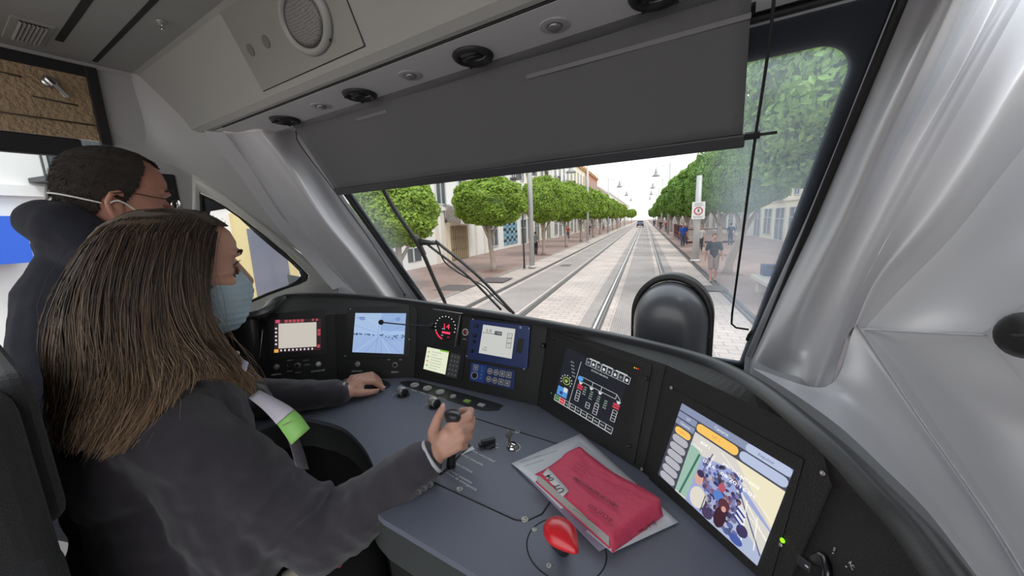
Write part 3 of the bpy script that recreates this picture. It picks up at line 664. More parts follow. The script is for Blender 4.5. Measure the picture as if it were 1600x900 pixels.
mb = MB(); ring_c = Vector((-.200, .449, ZD)); mb.tube([ring_c + Vector((.062 * math.cos(a), .056 * math.sin(a), 0)) for a in np.linspace(0, 2 * math.pi, 49)], .0011, 4); mb.build('round_joint', M_GROOVE, desk)
for px, py in ((835, 828), (858, 884)):
    p = onz(px, py, ZD); mb = MB(); mb.lathe([(.0045, 0), (.0042, .001), (.002, .0011), (.0018, .0003), (.0002, .0002)], 16, 0, Matrix.Translation(p)); mb.build('screw', M_STEEL, desk)
# black fittings on the desk
mb = MB(); a = onz(640, 590, ZD); mb.prism([(p.x, p.y) for p in cr([(-.855, .785, 0), (-.90, .768, 0), (-.885, .742, 0), (-.60, .728, 0), (-.535, .745, 0), (-.53, .765, 0), (-.56, .782, 0), (-.855, .785, 0)], 40)][:-1], ZD, ZD + .0012); mb.build('button_strip', M_BLACK, desk)
mb = MB()
for i, (px, py) in enumerate(((648, 603), (668, 608), (688, 614), (708, 621))):
    p = onz(px, py, ZD); r_ = (.013, .013, .013, .0085)[i]; b_ = MB(); b_.lathe([(r_ * 1.1, .001), (r_ * 1.1, .003), (r_, .006), (r_ * .9, .0065), (r_ * .85, .0055), (.0003, .0055)], 24, 0, Matrix.Translation(p)); b_.build('push_button', mat('pale_button', (.42, .42, .41), .4), desk)
for (px, py, m_) in ((730, 628, mat('green_button', (.30, .52, .12), .4)), (752, 634, mat('grey_button', (.45, .45, .47), .4))):
    p = onz(px, py, ZD); b_ = MB(); b_.box((p.x - .010, p.y - .007, ZD), (p.x + .010, p.y + .007, ZD + .0045)); b_.build('square_button', m_, desk, bevel=.001)
mb = MB()
for (u0, s_) in ((-.825, 'SEL'), (-.79, 'TORNO'), (-.75, 'FRENO'), (-.71, 'MAND')):
    put_text(mb, s_, frame((u0, .728, ZD + .0016), (1, -.03, 0), (0, 1, 0)), .009, wid=.03)
for (px, py, s_, l_) in ((743, 707, 'Máxima velocidad', .085), (729, 714, 'Marcha atenuada', .07), (715, 726, 'Freno mínimo', .06), (712, 741, 'Freno máximo', .065), (713, 748, 'Freno de emergencia', .085)):
    p = onz(px, py, ZD + .001); put_text(mb, s_, frame((p.x + .012, p.y, ZD + .0008), (1, -.12, 0), (.12, 1, 0)), .0095, wid=l_)
for T_ in (((738, 697), (742, 702), (718, 712)), ((711, 718), (702, 731), (696, 731))): mb.add([onz(*q, ZD + .0013) for q in T_], [(0, 1, 2)])
mb.build('lettering', M_WHITE, desk, recalc=False)
# big twin discs of small controls, left of the button strip
for k, (cx, cy, a, b) in enumerate(((-1.035, .668, .125, .055), (-1.26, .56, .12, .055))):
    dn = empty('control_island', (cx, cy, ZD), ('round black switch island on the desk under the driver\'s left hand', 'black switch island on the desk at the far left end')[k], 'switch panel')
    mb = MB(); Mr = Matrix.Translation((cx, cy, ZD)) @ Matrix.Rotation(math.radians((20, 45)[k]), 4, 'Z'); mb.lathe([(1, 0), (1, .002), (.97, .003), (.02, .003)], 40, 0, Mr @ Matrix.Diagonal((a, b, 1, 1))); mb.build('island_plate', M_BLACK, dn)
    for j, (x, y) in enumerate(((-.085, .0), (-.045, -.015), (-.04, .022), (0, .024), (.0, -.012))):
        mb = MB(); Mj = Mr @ Matrix.Translation((x, y, .003)); mb.lathe([(.014, 0), (.014, .003), (.011, .004), (.010, .002), (.0004, .002)], 20, 0, Mj); mb.build('switch_ring', M_STEEL if j != 1 or k == 0 else mat('red_ring', (.5, .06, .07), .4), dn)
        if j in (0, 3): mb = MB(); mb.box((-.0025, -.009, .002), (.0025, .009, .014), 0, Mj); mb.build('toggle', M_BLACK, dn, bevel=.001)
    mb = MB()
    for j in range(4): put_text(mb, ('LUCES', 'FAROS', 'CLIMA', 'TECHO')[j], Mr @ Matrix.Translation((-.08 + .035 * j, -.036 + .004 * (j % 2), .0035)), .008, wid=.026)
    mb.build('lettering', M_WHITE, dn, recalc=False)
mb = MB(); p = onz(610, 566, ZD)
# rotary side thumbwheels with steel barrels
for px, py, lab in ((630, 612, 'brushed steel barrel knob on the desk, left of the pair'), (680, 629, 'brushed steel barrel knob on the desk beside the raised thumb')):
    p = onz(px, py, ZD + .012); p.z = ZD; t = empty('barrel_knob', p, lab, 'knob', 'steel barrel knobs on the desk')
    mb = MB(); mb.lathe([(.019, 0), (.019, .0015), (.016, .002)], 24, 0, Matrix.Translation(p)); mb.build('escutcheon', M_BLACK, t)
    d = Vector((1, -.25, 0)).normalized(); mb = MB(); mb.lathe([(.0120, -.020), (.0135, -.018), (.0135, .006), (.012, .008)], 24, 0, axis(p + Vector((0, 0, .013)), d)); mb.build('barrel', M_STEEL, t)
    mb = MB(); mb.lathe([(.0115, .007), (.0115, .011), (.008, .013)], 20, 0, axis(p + Vector((0, 0, .013)), d)); mb.build('black_end', M_BLACK, t)
    mb = MB(); mb.tube([p + Vector((-.021 + .012 * math.cos(a) * .6 - .004, -.006 + .013 * math.sin(a), .001)) for a in np.linspace(2.0, 4.6, 10)], .0008, 4); mb.build('arc_mark', M_WHITE, t)
# rotary selector, key switch
p = onz(764, 696, ZD); t = empty('rotary_selector', p, 'black rotary selector with a stepped bar, left of the key', 'switch')
mb = MB(); mb.lathe([(.015, 0), (.015, .003), (.013, .006)], 24, 0, Matrix.Translation(p)); mb.build('selector_base', M_BLACK, t)
Mr = Matrix.Translation(p + Vector((0, 0, .006))) @ Matrix.Rotation(math.radians(52), 4, 'Z')
mb = MB(); mb.box((-.017, -.0055, 0), (.015, .0055, .010), 0, Mr); mb.box((-.024, -.0055, -.003), (-.012, .0055, .004), 0, Mr); mb.build('grip_bar', M_BLACK, t, bevel=.0012)
mb = MB(); mb.box((.018, -.006, -.0052), (.02, -.003, -.0048), 0, Mr); mb.box((.012, -.018, -.0052), (.016, -.016, -.0048), 0, Mr); mb.build('mark', M_WHITE, t)
p = onz(801, 699, ZD); t = empty('key_switch', p, 'chrome key switch with a steel key standing in it', 'key switch')
mb = MB(); mb.lathe([(.014, 0), (.014, .003), (.011, .006), (.008, .009), (.0075, .010)], 24, 0, Matrix.Translation(p)); mb.build('key_barrel', M_CHROME, t)
kp = p + Vector((-.006, -.002, .01)); Mk = frame(kp, (.5, .85, 0), (-.1, 0, 1)); mb = MB(); mb.box((-.003, -.003, -.001), (.003, .014, .001), 0, Mk)
mb.prism([(.0085 * math.cos(a), .021 + .0095 * math.sin(a)) for a in np.linspace(0, 2 * math.pi, 20)[:-1]], -.0013, .0013, 0, Mk); mb.build('key', mat('key_steel', (.35, .33, .29), .35, 1.0), t, bevel=.0004)
mb = MB(); mb.tube([p + Vector((.018 * math.cos(a), .016 * math.sin(a), .001)) for a in np.linspace(-.6, 1.5, 12)], .0011, 4); mb.build('arc_mark', M_WHITE, t)
# driving lever (slot, boot, stick, cap)
lv = empty('driving_lever', (-.505, .53, ZD), 'black driving lever with an oval cap held in the right fist', 'lever')
mb = MB(); mb.prism([(p.x, p.y) for p in (onz(690, 742, ZD), onz(735, 696, ZD), onz(712, 688, ZD), onz(660, 730, ZD))], ZD + .0006, ZD + .0035); mb.build('slot_plate', M_BLACK, lv, bevel=.001)
capc = onz(707, 648, ZD + .118)
mb = MB(); mb.tube(cr([(capc.x - .01, capc.y - .005, ZD), (capc.x - .004, capc.y - .002, ZD + .05), (capc.x, capc.y, ZD + .10)], 10), [.010, .0095, .009, .009, .009, .010, .011, .011, .012, .013], 14); mb.build('stick', M_BLACK, lv)
mb = MB(); mb.lathe([(.010, -.02), (.0175, -.012), (.0195, -.004), (.0195, .002), (.017, .0055), (.0005, .0065)], 28, 0, frame(capc, (1, -.1, 0), (.1, 1, 0)), 1, .72); mb.build('lever_cap', mat('cap_satin', (.03, .03, .033), .28), lv)
# red mushroom
p = Vector((-.228, .458, ZD)); t = empty('mushroom_button', p, 'red egg-shaped emergency knob on the round desk plate', 'button')
rc = onz(876, 834, ZD + .045)
mb = MB(); mb.tube(cr([(-.21, .452, ZD), (rc.x + .004, rc.y, ZD + .02), (rc.x, rc.y, ZD + .035)], 8), [.017, .012, .010, .010, .009, .009, .010, .012], 16); mb.build('knob_stem', M_BLACK, t)
Me = frame(rc, Vector((.8, -.45, 0)), Vector((.45, .8, 0))); rows = []
for i in range(17):
    ph = math.pi * i / 16 - math.pi / 2; ring_ = []
    for k in range(32):
        a = 2 * math.pi * k / 32; rr = math.cos(ph); x = rr * math.cos(a); y = rr * math.sin(a)
        ex = .030 * (1 + .28 * max(0, x) ** 3); yy = .024 * (1 - .35 * max(0, x) ** 2); zz = .016 if ph > 0 else .010
        ring_.append(Vector((x * ex, y * yy, math.sin(ph) * zz)))
    rows.append(ring_)
mb = MB(); mb.grid(rows, closed=True, M=Me); mb.build('red_cap', mat('glossy_red', (.72, .02, .03), .28, coat=.6), t)

# --- sheet of paper and red repair book ------------------------------------------
pc = [onz(*p, ZD + .002) for p in ((799, 725), (908, 678), (1060, 817), (957, 868))]
sh = empty('paper_sheet', sum(pc, Vector()) / 4, 'white printed paper sheets lying under the red book', 'paper')
rows = []
for i in range(13):
    a = i / 12; L_ = pc[0].lerp(pc[3], a); R__ = pc[1].lerp(pc[2], a)
    rows.append([L_.lerp(R__, j / 12) + Vector((0, 0, .0012 + .004 * math.sin(a * 6.28) * (1 - j / 12) + (.004 * (1 - j / 12) if a > .8 else 0))) for j in range(13)])
mb = MB(); mb.grid(rows); mb.build('top_sheet', M_PAPER, sh, thick=.0004)
p2 = [onz(*p, ZD + .001) for p in ((805, 728), (900, 690), (1020, 820), (936, 862))]
mb = MB(); mb.add([p + Vector((0, 0, .0005)) for p in p2], [(0, 1, 2, 3)]); mb.build('under_sheet', mat('lilac_sheet', (.50, .46, .62), .8), sh, thick=.0004)
ex_, ey_ = (pc[2] - pc[3]).normalized(), (pc[1] - pc[2]).normalized()
mb = MB()
def ontop(px, py): return onz(px, py, ZD + .0105)
for (px, py, s_, wd, sz) in ((1010, 822, 'Abril GPO', .038, .014), (988, 834, 'nueva', .028, .009), (968, 838, 'Avería', .03, .016)):
    p = ontop(px, py); put_text(mb, s_, frame(p, (pc[3] - pc[2]).normalized(), (pc[2] - pc[1]).normalized()), sz, wid=wd)
mk = M_BLACK; mb.build('print', mat('ink', (.03, .03, .05), .7), sh, recalc=False)
mb = MB()
for (a, b) in (((812, 722), (845, 711)), ((820, 728), (850, 718)), ((835, 715), (870, 704)), ((903, 690), (918, 702)), ((900, 694), (914, 706)), ((897, 697), (925, 722))):
    mb.tube([onz(*a, ZD + .0062), onz(*b, ZD + .0062)], .0004, 4)
mb.build('ruled_lines', mat('faint_ink', (.25, .25, .3), .7), sh)
bt = .030
bcr = [onz(*p, ZD + bt) for p in ((836, 737), (906, 701), (1031, 783), (952, 838))]
bk = empty('repair_book', sum(bcr, Vector()) / 4 - Vector((0, 0, bt)), 'worn red repair logbook with a white label, on the paper sheets', 'book')
bu = (bcr[3] - bcr[0]); bv = (bcr[1] - bcr[0])
def bkp(a, b, z): # a along length, b across
    L_ = bcr[0].lerp(bcr[3], a); R__ = bcr[1].lerp(bcr[2], a); p = L_.lerp(R__, b); p.z = ZD + z; return p
rows = []
for i in range(25):
    a = i / 24; row = []
    for j in range(13):
        b = j / 12; z = bt + .0025 * math.sin(a * 5 + b * 3) * (.3 + b) + .004 * math.exp(-((a - 0.02) / .06) ** 2) * (b > .6) - .006 * math.exp(-((a) / .05) ** 2) * (1 - b)
        row.append(bkp(a + .012 * math.sin(b * 6) * (a < .1), b + .015 * math.sin(a * 9) * (b > .9), z))
    rows.append(row)
M_BOOK = mat('red_book_cloth', (.72, .065, .135), .6, bump=.35, bscale=60, var=.10, vscale=14)
# cover front, spine wraps down at the a=1 end (right lower)
sp_rows = [[bkp(1 + .012 * k, j / 12, bt - (bt - .006) * k / 3) for j in range(13)] for k in range(1, 4)]
mb = MB(); mb.grid(rows + sp_rows); mb.build('cover', M_BOOK, bk, thick=.0016)
mb = MB(); rows2 = [[bkp(.015 + .97 * i / 8, b, z) for (b, z) in ((.02, .008), (.02, bt - .004), (.5, bt - .003), (.975, bt - .004), (.975, .008))] for i in range(9)]
mb.grid(rows2, smooth=False); mb.add([rows2[0][k] for k in range(5)], [(0, 1, 2, 3, 4)]); mb.add([rows2[-1][k] for k in range(5)], [(4, 3, 2, 1, 0)])
pg = bpy.data.materials.new('page_edges'); pg.use_nodes = True; nt = pg.node_tree; b_ = nt.nodes['Principled BSDF']; wv = nt.nodes.new('ShaderNodeTexWave'); wv.bands_direction = 'Z'; wv.inputs['Scale'].default_value = 260; wv.inputs['Distortion'].default_value = 1.5
tc = nt.nodes.new('ShaderNodeTexCoord'); rp = nt.nodes.new('ShaderNodeValToRGB'); rp.color_ramp.elements[0].color = (.3, .29, .27, 1); rp.color_ramp.elements[1].color = (.68, .66, .62, 1)
nt.links.new(tc.outputs['Object'], wv.inputs[0]); nt.links.new(wv.outputs[0], rp.inputs[0]); nt.links.new(rp.outputs[0], b_.inputs['Base Color']); b_.inputs['Roughness'].default_value = .85
mb.build('pages', pg, bk)
mb = MB(); rows2 = [[bkp(.0 + 1.0 * i / 8, b, .0085) for b in (0, .5, 1)] for i in range(9)]; mb.grid(rows2); mb.build('back_cover', M_BOOK, bk, thick=.0015)
def onbook(px, py, dz=.003): p = onz(px, py, ZD + bt + dz); return p
lb = [onbook(*p) for p in ((848, 741), (856, 732), (889, 768), (879, 777))]
du = (lb[3] - lb[0]).normalized(); lrow = [[lb[0].lerp(lb[3], i / 8) + Vector((0, 0, .0006 + .0015 * math.sin(i / 8 * 3.14))), lb[1].lerp(lb[2], i / 8) + Vector((0, 0, .0012 + .0015 * math.sin(i / 8 * 3.14)))] for i in range(9)]
mb = MB(); mb.grid(lrow); mb.build('label_sticker', mat('sticker_white', (.75, .74, .74), .5), bk, thick=.0003)
mb = MB()
c = onbook(867, 755, .0075); put_text(mb, 'UT  04', frame(c, -(lb[3] - lb[0]).normalized(), (lb[0] - lb[1]).normalized()), .017, wid=.050, bold=True)
mb.build('label_print', mat('ink_black', (.02, .015, .02), .7), bk, recalc=False); mb = MB()
c = onbook(929, 768, .0042); dd = (onbook(891, 740) - onbook(966, 791)).normalized(); put_text(mb, 'LIBRO DE REPARACIONES', frame(c, dd, Vector((0, 0, 1)).cross(dd)), .0098, wid=.094, bold=True)
mb.build('title_print', mat('ink_black', (.02, .015, .02), .7), bk, recalc=False)
mb = MB()
for (px, py, s_, wd, sz) in ((937, 802, 'acuren', .045, .017),): 
    put_text(mb, s_, frame(onbook(px, py, .0042), dd, Vector((0, 0, 1)).cross(dd)), sz, wid=wd)
for k in range(4):
    a = onbook(905 - k * 4, 722 + k * 4 - 2, .003); mb.tube([a, a + (-dd) * .028], .0003, 3)
for (a, b) in (((957, 756), (985, 768)), ((895, 795), (935, 822)), ((990, 770), (1003, 780))): mb.tube([onbook(*a, .003), onbook(*b, .003)], .0003, 3)
mb.build('faint_marks', mat('dark_red_ink', (.30, .02, .05), .7), bk, recalc=False)

# --- console instruments -----------------------------------------------------------
def bez(F, px4, n0, n1, m, name, parent, pad=0, r=.004, bevel=.0008):
    uv = [F.uv(*p) for p in px4]; u0 = (uv[0][0] + uv[3][0]) / 2 - pad; u1 = (uv[1][0] + uv[2][0]) / 2 + pad; v1 = (uv[0][1] + uv[1][1]) / 2 + pad; v0 = (uv[2][1] + uv[3][1]) / 2 - pad
    mb = MB(); mb.prism(rrect(u0, v0, u1, v1, r), n0, n1, 0, F.M); o = mb.build(name, m, parent, bevel=bevel); return u0, v0, u1, v1
class Scr:
    def __init__(s, F, px4, n): s.F = F; s.c = [F.at(*p, n) for p in px4]; s.q = {}
    def p(s, a, b, l=0): t = s.c[0].lerp(s.c[1], a); bo = s.c[3].lerp(s.c[2], a); return t.lerp(bo, b) + s.F.n * (.0003 * l)
    def mb(s, m):
        if m.name not in s.q: s.q[m.name] = (MB(), m)
        return s.q[m.name][0]
    def rect(s, a0, b0, a1, b1, m, l=1, r=0):
        if r:
            pts = rrect(a0, b0, a1, b1, r, 3)
            asp = (s.c[0] - s.c[1]).length / (s.c[0] - s.c[3]).length
            pts = [(max(a0, min(a1, x)), y) for x, y in pts]
        else: pts = [(a0, b0), (a1, b0), (a1, b1), (a0, b1)]
        s.mb(m).add([s.p(x, y, l) for x, y in pts], [tuple(range(len(pts)))])
    def poly(s, pts, m, l=1): s.mb(m).add([s.p(x, y, l) for x, y in pts], [tuple(range(len(pts)))])
    def ell(s, cx, cy, rx, ry, m, l=1, n=14): s.poly([(cx + rx * math.cos(2 * math.pi * k / n), cy + ry * math.sin(2 * math.pi * k / n)) for k in range(n)], m, l)
    def line(s, a, b, m, w=.004, l=1):
        d = Vector((b[0] - a[0], b[1] - a[1])); 
        if d.length == 0: return
        q = Vector((-d.y, d.x)).normalized() * w / 2
        s.poly([(a[0] + q.x, a[1] + q.y), (b[0] + q.x, b[1] + q.y), (b[0] - q.x, b[1] - q.y), (a[0] - q.x, a[1] - q.y)], m, l)
    def box(s, a0, b0, a1, b1, m, w=.004, l=1):
        for A, B in (((a0, b0), (a1, b0)), ((a1, b0), (a1, b1)), ((a1, b1), (a0, b1)), ((a0, b1), (a0, b0))): s.line(A, B, m, w, l)
    def text(s, t, a, b, size, m, wid=None, l=2, ang=0):
        x = (s.p(a + .01, b) - s.p(a, b)).normalized(); y = (s.p(a, b) - s.p(a, b + .01)).normalized()
        if ang: x, y = x * math.cos(ang) + y * math.sin(ang), -x * math.sin(ang) + y * math.cos(ang)
        H_ = (s.c[0] - s.c[3]).length; W_ = (s.c[0] - s.c[1]).length
        put_text(s.mb(m), t, frame(s.p(a, b, l), x, y), size * H_, wid=wid * W_ if wid else None)
    def done(s, parent, name='picture'):
        first = True; allm = MB(); ms = []
        for k, (mb, m) in s.q.items():
            i = len(ms); ms.append(m); b = len(allm.v); allm.v += mb.v; allm.f += [[b + q for q in f] for f in mb.f]; allm.mi += [i] * len(mb.f); allm.sm += [False] * len(mb.f)
        return allm.build(name, ms, parent, recalc=False)
def ringk(F, px, py, r, parent, name, mring, mcap, cap=True):
    M = F.fr(px, py); mb = MB(); mb.lathe([(r * 1.05, 0), (r * 1.05, .003), (r * .95, .005), (r * .75, .004)], 24, 0, M); mb.build(name, mring, parent)
    mb = MB(); mb.lathe([(r * .75, 0), (r * .72, .007), (r * .5, .009), (.0003, .009)], 24, 0, M); o = mb.build('cap', mcap, parent); return M

# beige terminal, far left
t = empty('display_terminal', FA.at(466, 525), 'small beige-lit terminal with red touch keys round it, far left', 'screen')
q = [(429, 500), (502, 497), (502, 547), (429, 551)]
bez(FA, [(420, 488), (510, 484), (511, 556), (420, 561)], 0, .003, M_BLACK, 'bezel', t)
S_ = Scr(FA, q, .0034); S_.rect(0, 0, 1, 1, emi(52, 32, 36, .6), 0); S_.rect(.09, .12, .90, .88, emi(196, 190, 180, .72), 1)
red = emi(180, 74, 86, .6); wt = emi(205, 205, 210, .8)
S_.rect(.03, .0, .12, .10, emi(190, 70, 100), 1)
for k in range(5): S_.rect(.22 + k * .085, .01, .285 + k * .085, .10, red, 1)
for k in range(2): S_.rect(.80 + k * .08, .01, .85 + k * .08, .08, red, 1); S_.rect(.92, .34 + k * .11, .99, .43 + k * .11, red, 1)
for k in range(5): S_.rect(.02, .24 + k * .12, .06, .29 + k * .12, wt, 1)
for k in range(9): S_.rect(.13 + k * .083, .91, .16 + k * .083, .97, wt, 1)
S_.ell(.945, .87, .04, .055, red); S_.rect(0, .9, .09, 1, emi(216, 160, 80), 1); S_.done(t, 'screen')
# handset at the far left
t = empty('telephone_handset', FA.at(398, 530), 'black telephone handset clipped on the console behind the mask', 'handset')
mb = MB(); mb.tube(cr([FA.at(382, 500, .02), FA.at(384, 530, .035), FA.at(382, 565, .03), FA.at(376, 585, .02)], 16), [.013] * 3 + [.009] * 10 + [.013] * 3, 12); mb.build('grip', M_BLACK, t)
mb = MB(); mb.tube(cr([FA.at(382, 505, .012), FA.at(390, 495, .012), FA.at(402, 496, .012), FA.at(400, 530, .014), FA.at(394, 570, .012)], 20), .003, 8); mb.tube([FA.at(411, 515, .004), FA.at(406, 560, .004)], .0015, 6); mb.build('cradle_rim', M_STEEL, t)
cap1 = mat('grey_lens', (.30, .29, .29), .35)
for (F, px, py, r, mr, mc, s_, lab, tx, ty, wd) in ((FA, 432, 573, .0085, M_STEEL, cap1, 'UMBRAL', 'grey push button marked UMBRAL, leftmost', 432, 585, .030), (FA, 465, 571, .0085, M_STEEL, M_BLACK, '', '', 0, 0, 0), (FA, 498, 569, .0085, M_STEEL, mat('white_lens', (.8, .8, .8), .3), 'ELEVADOR PMR', 'bright white push button', 497, 579.5, .042),
        (FB, 559, 569, .0085, M_STEEL, cap1, 'PATO AUDIO', '', 558, 580, .036), (FB, 617.5, 570, .0085, M_STEEL, M_BLACK, 'RETROV', '', 617, 581.5, .024)):
    ringk(F, px, py, r, dash, 'push_button' if s_ else 'rotary_knob', mr, mc)
    mb = MB()
    if s_: put_text(mb, s_, F.fr(tx, ty, .0008), .0072, wid=wd, bold=True)
    else:
        for (x, y, q_) in ((465, 558, 'AUTO'), (453, 563, 'MODO A'), (478, 563, 'MODO B'), (480, 570, 'TREN'), (453, 580, 'SERVICIO'), (466, 582, 'MANUAL'), (449, 571, 'O')): put_text(mb, q_, F.fr(x, y, .0008), .005, wid=.003 if q_ == 'O' else .016)
    mb.build('lettering', M_WHITE, dash, recalc=False)
mb = MB()
for (x, y, q_) in ((549, 561, '0'), (571, 561, '1'), (608, 562, 'OFF'), (626, 562, 'ON')): put_text(mb, q_, FB.fr(x, y, .0008), .006)
mb.build('lettering', M_WHITE, dash, recalc=False)
# reversing camera screen
t = empty('camera_screen', FB.at(592, 520), 'blue-tinted camera screen showing a street view, on the left console', 'screen')
bez(FB, [(545, 478), (643, 479), (638, 562), (540, 558)], 0, .0025, M_BLACK, 'bezel', t)
S_ = Scr(FB, [(556, 489), (635, 489.5), (631, 553), (551, 550)], .003); S_.rect(0, 0, 1, 1, emi(150, 174, 208, .85), 0)
d1 = emi(112, 140, 190, .8); d2 = emi(60, 84, 110, .7); d3 = emi(176, 196, 224, .8); 
S_.rect(0, 0, .48, .42, emi(158, 182, 214), 1); S_.rect(.52, 0, 1, .44, emi(140, 166, 206), 1)
S_.rect(0, .53, 1, 1, emi(148, 172, 212), 1)
for (a, b) in (((.45, 1), (.50, .1)), ((.56, 1), (.53, .1)), ((.5, .55), (.05, 1)), ((.53, .55), (.95, 1)), ((.48, .3), (.1, .05)), ((.55, .3), (.95, .05)), ((.5, .6), (.25, 1)), ((.53, .6), (.75, 1)), ((0, .3), (.45, .5)), ((1, .3), (.6, .5))): S_.line(a, b, d1 if rnd() < .5 else d3, .008, 2)
for k in range(26): x = rnd(); S_.ell(x, .52 + .04 * rnd() + .1 * (x > .6) * rnd(), .012 + .012 * rnd(), .018, d2, 3, 8)
S_.text('CAM 1', .12, .12, .07, d2); S_.ell(.85, .15, .05, .05, d1, 3); S_.ell(.15, .14, .06, .05, d1, 2)
for k in range(6): S_.box(.62 + k * .06, .60, .66 + k * .06, .68, d1, .006, 3)
S_.done(t, 'screen')
for px, py in ((548, 483), (540, 556), (640, 530)): mb = MB(); mb.lathe([(.0026, 0), (.002, .0015)], 10, 0, FB.fr(px, py, .0025)); mb.build('screw', M_STEEL, t)
# speedometer
t = empty('speedometer', FC.at(702, 517), 'square black speedometer with a glowing red number', 'gauge')
bez(FC, [(678, 484), (724, 492), (716, 541), (684, 535)], 0, .010, M_BLACK, 'housing', t, r=.003)
mb = MB(); a = FC.at(681, 483, .013); b = FC.at(727, 490, .013); mb.tube([a, b], .0012, 6); mb.tube([FC.at(723, 493, .013), FC.at(714, 541, .011)], .0012, 6); mb.build('edge_strip', M_STEEL, t)
S_ = Scr(FC, [(681, 489), (721, 493), (716, 538), (679, 531)], .0106); S_.ell(.5, .5, .47, .47, mat('dial_black', (.006, .006, .006), .5), 0, 32)
for k in range(13):
    a = math.radians(200 - k * 18); S_.ell(.5 + .4 * math.cos(a), .48 - .4 * math.sin(a), .022, .022, wt, 1, 8)
S_.text('14', .54, .44, .26, emi(235, 60, 90, 1.0), .22); S_.rect(.38, .62, .72, .69, emi(235, 60, 90, .9), 1)
for k in range(7): a = math.radians(205 + k * 8); S_.ell(.5 + .38 * math.cos(a), .52 - .38 * math.sin(a), .03, .035, emi(225, 50, 80, .9), 2, 8)
S_.text('km/h', .44, .53, .07, wt); S_.text('150', .40, .77, .07, wt); S_.text('200', .66, .80, .07, emi(225, 60, 90)); S_.done(t, 'dial')
# indicator ring
M_ = FC.fr(728, 519); mb = MB(); mb.lathe([(.0115, 0), (.0115, .004), (.009, .006), (.008, .004)], 28, 0, M_); mb.build('warning_lamp_ring', mat('white_ring', (.62, .62, .6), .35), dash)
mb = MB(); mb.lathe([(.008, 0), (.0078, .005), (.0003, .0065)], 24, 0, M_); mb.build('warning_lamp', mat('dark_red_lens', (.16, .01, .015), .2, coat=.5), dash)
mb = MB(); put_text(mb, 'EMG', FC.fr(726, 530, .0008), .006); mb.build('lettering', M_WHITE, dash, recalc=False)
# microphone
t = empty('gooseneck_microphone', FC.at(675, 509), 'black gooseneck microphone sticking out over the console', 'microphone')
mb = MB(); hp = FC.at(631, 503, .10); hb = FC.at(676, 509, .012); mb.tube(cr([hb, FC.at(663, 508, .035), FC.at(648, 506, .07), hp], 20), .0022, 8); mb.build('gooseneck', M_BLACK, t)
mb = MB(); mb.ico(hp, .0085, sub=3); mb.build('foam_head', mat('foam', (.02, .022, .025), .95, bump=.5, bscale=800), t)
mb = MB(); mb.lathe([(.012, 0), (.011, .008), (.008, .010), (.007, .014), (.004, .018)], 20, 0, FC.fr(677, 509)); mb.build('socket', M_BLACK, t)
# phone-like display with keypad
t = empty('ticket_terminal', FC.at(690, 563), 'pale green-white terminal with a grey keypad under the speedometer', 'terminal')
bez(FC, [(662, 534), (730, 550), (720, 596), (652, 580)], 0, .004, M_BLACK, 'bezel', t)
S_ = Scr(FC, [(669, 542), (703, 549), (697, 585), (663, 576)], .0045); S_.rect(0, 0, 1, 1, emi(206, 212, 186, .85), 0); S_.rect(.6, 0, 1, .06, emi(120, 190, 60), 1)
gk = emi(120, 130, 120, .6)
for k in range(7): S_.line((.25, .16 + k * .12), (.5 + .3 * rnd(), .16 + k * .12), gk, .015, 1)
for k in range(4): S_.ell(.12, .2 + k * .2, .04, .03, emi(200, 90, 90) if k % 2 == 0 else gk, 1, 8)
S_.done(t, 'screen')
S_ = Scr(FC, [(706, 551), (721.5, 555), (715, 591), (698, 587)], .0045); S_.rect(0, 0, 1, 1, mat('keypad_grey', (.09, .095, .10), .5), 0)
for i in range(5):
    for j in range(3): S_.ell(.2 + j * .3, .12 + i * .19, .07, .035, mat('keypad_key', (.35, .36, .37), .5), 1, 8)
S_.done(t, 'keypad')
# blue terminal
M_BLUE = mat('blue_panel', (.030, .050, .165), .4, bump=.05)
t = empty('train_radio', FC.at(782, 537), 'blue-framed train radio terminal with a square grey display', 'terminal')
bez(FC, [(739, 497), (832, 511), (824, 578), (731, 558)], 0, .010, M_BLUE, 'case', t, r=.005, bevel=.0015)
S_ = Scr(FC, [(758, 507), (808, 514), (802, 560), (751, 551)], .0105); S_.rect(0, 0, 1, 1, emi(182, 184, 180, .82), 0)
dk = emi(40, 42, 50, .6); S_.line((.03, .27), (.45, .27), dk, .015); S_.text('L5', .22, .18, .13, dk, .16); S_.rect(.40, .16, .62, .29, dk, 1); S_.text('100', .51, .225, .10, emi(190, 190, 190), .16, 3)
for k in range(3): S_.box(.80, .17 + k * .17, .93, .32 + k * .17, dk, .012, 1); S_.text('?', .865, .245 + k * .17, .12, dk, None)
S_.text('3:00', .18, .78, .07, dk); S_.text('Pulsar', .17, .86, .08, dk); S_.done(t, 'screen')
S_ = Scr(FC, [(812, 528), (822, 529.5), (818, 552), (809, 550)], .0106); S_.rect(0, 0, 1, 1, M_BLACK, 0); S_.done(t, 'card_slot')
for px, py in ((748, 509), (745.5, 524), (744, 533.5), (741, 548)):
    mb = MB(); mb.lathe([(.005, 0), (.0045, .008), (.004, .009), (.0003, .009)], 18, 0, FC.fr(px, py, .010)); mb.build('knob', M_BLACK, t)
for px, py in ((742, 499), (829, 513), (732, 556), (821, 576)): mb = MB(); mb.lathe([(.003, 0), (.002, .001)], 10, 0, FC.fr(px, py, .010)); mb.build('screw', M_STEEL, t)
mb = MB(); M_ = FC.fr(816, 511.5, .0106); mb.box((-.0035, -.0035, 0), (.0035, .0035, .0002), 0, M_); mb.build('emblem', mat('pale_blue', (.3, .4, .7), .5), t)
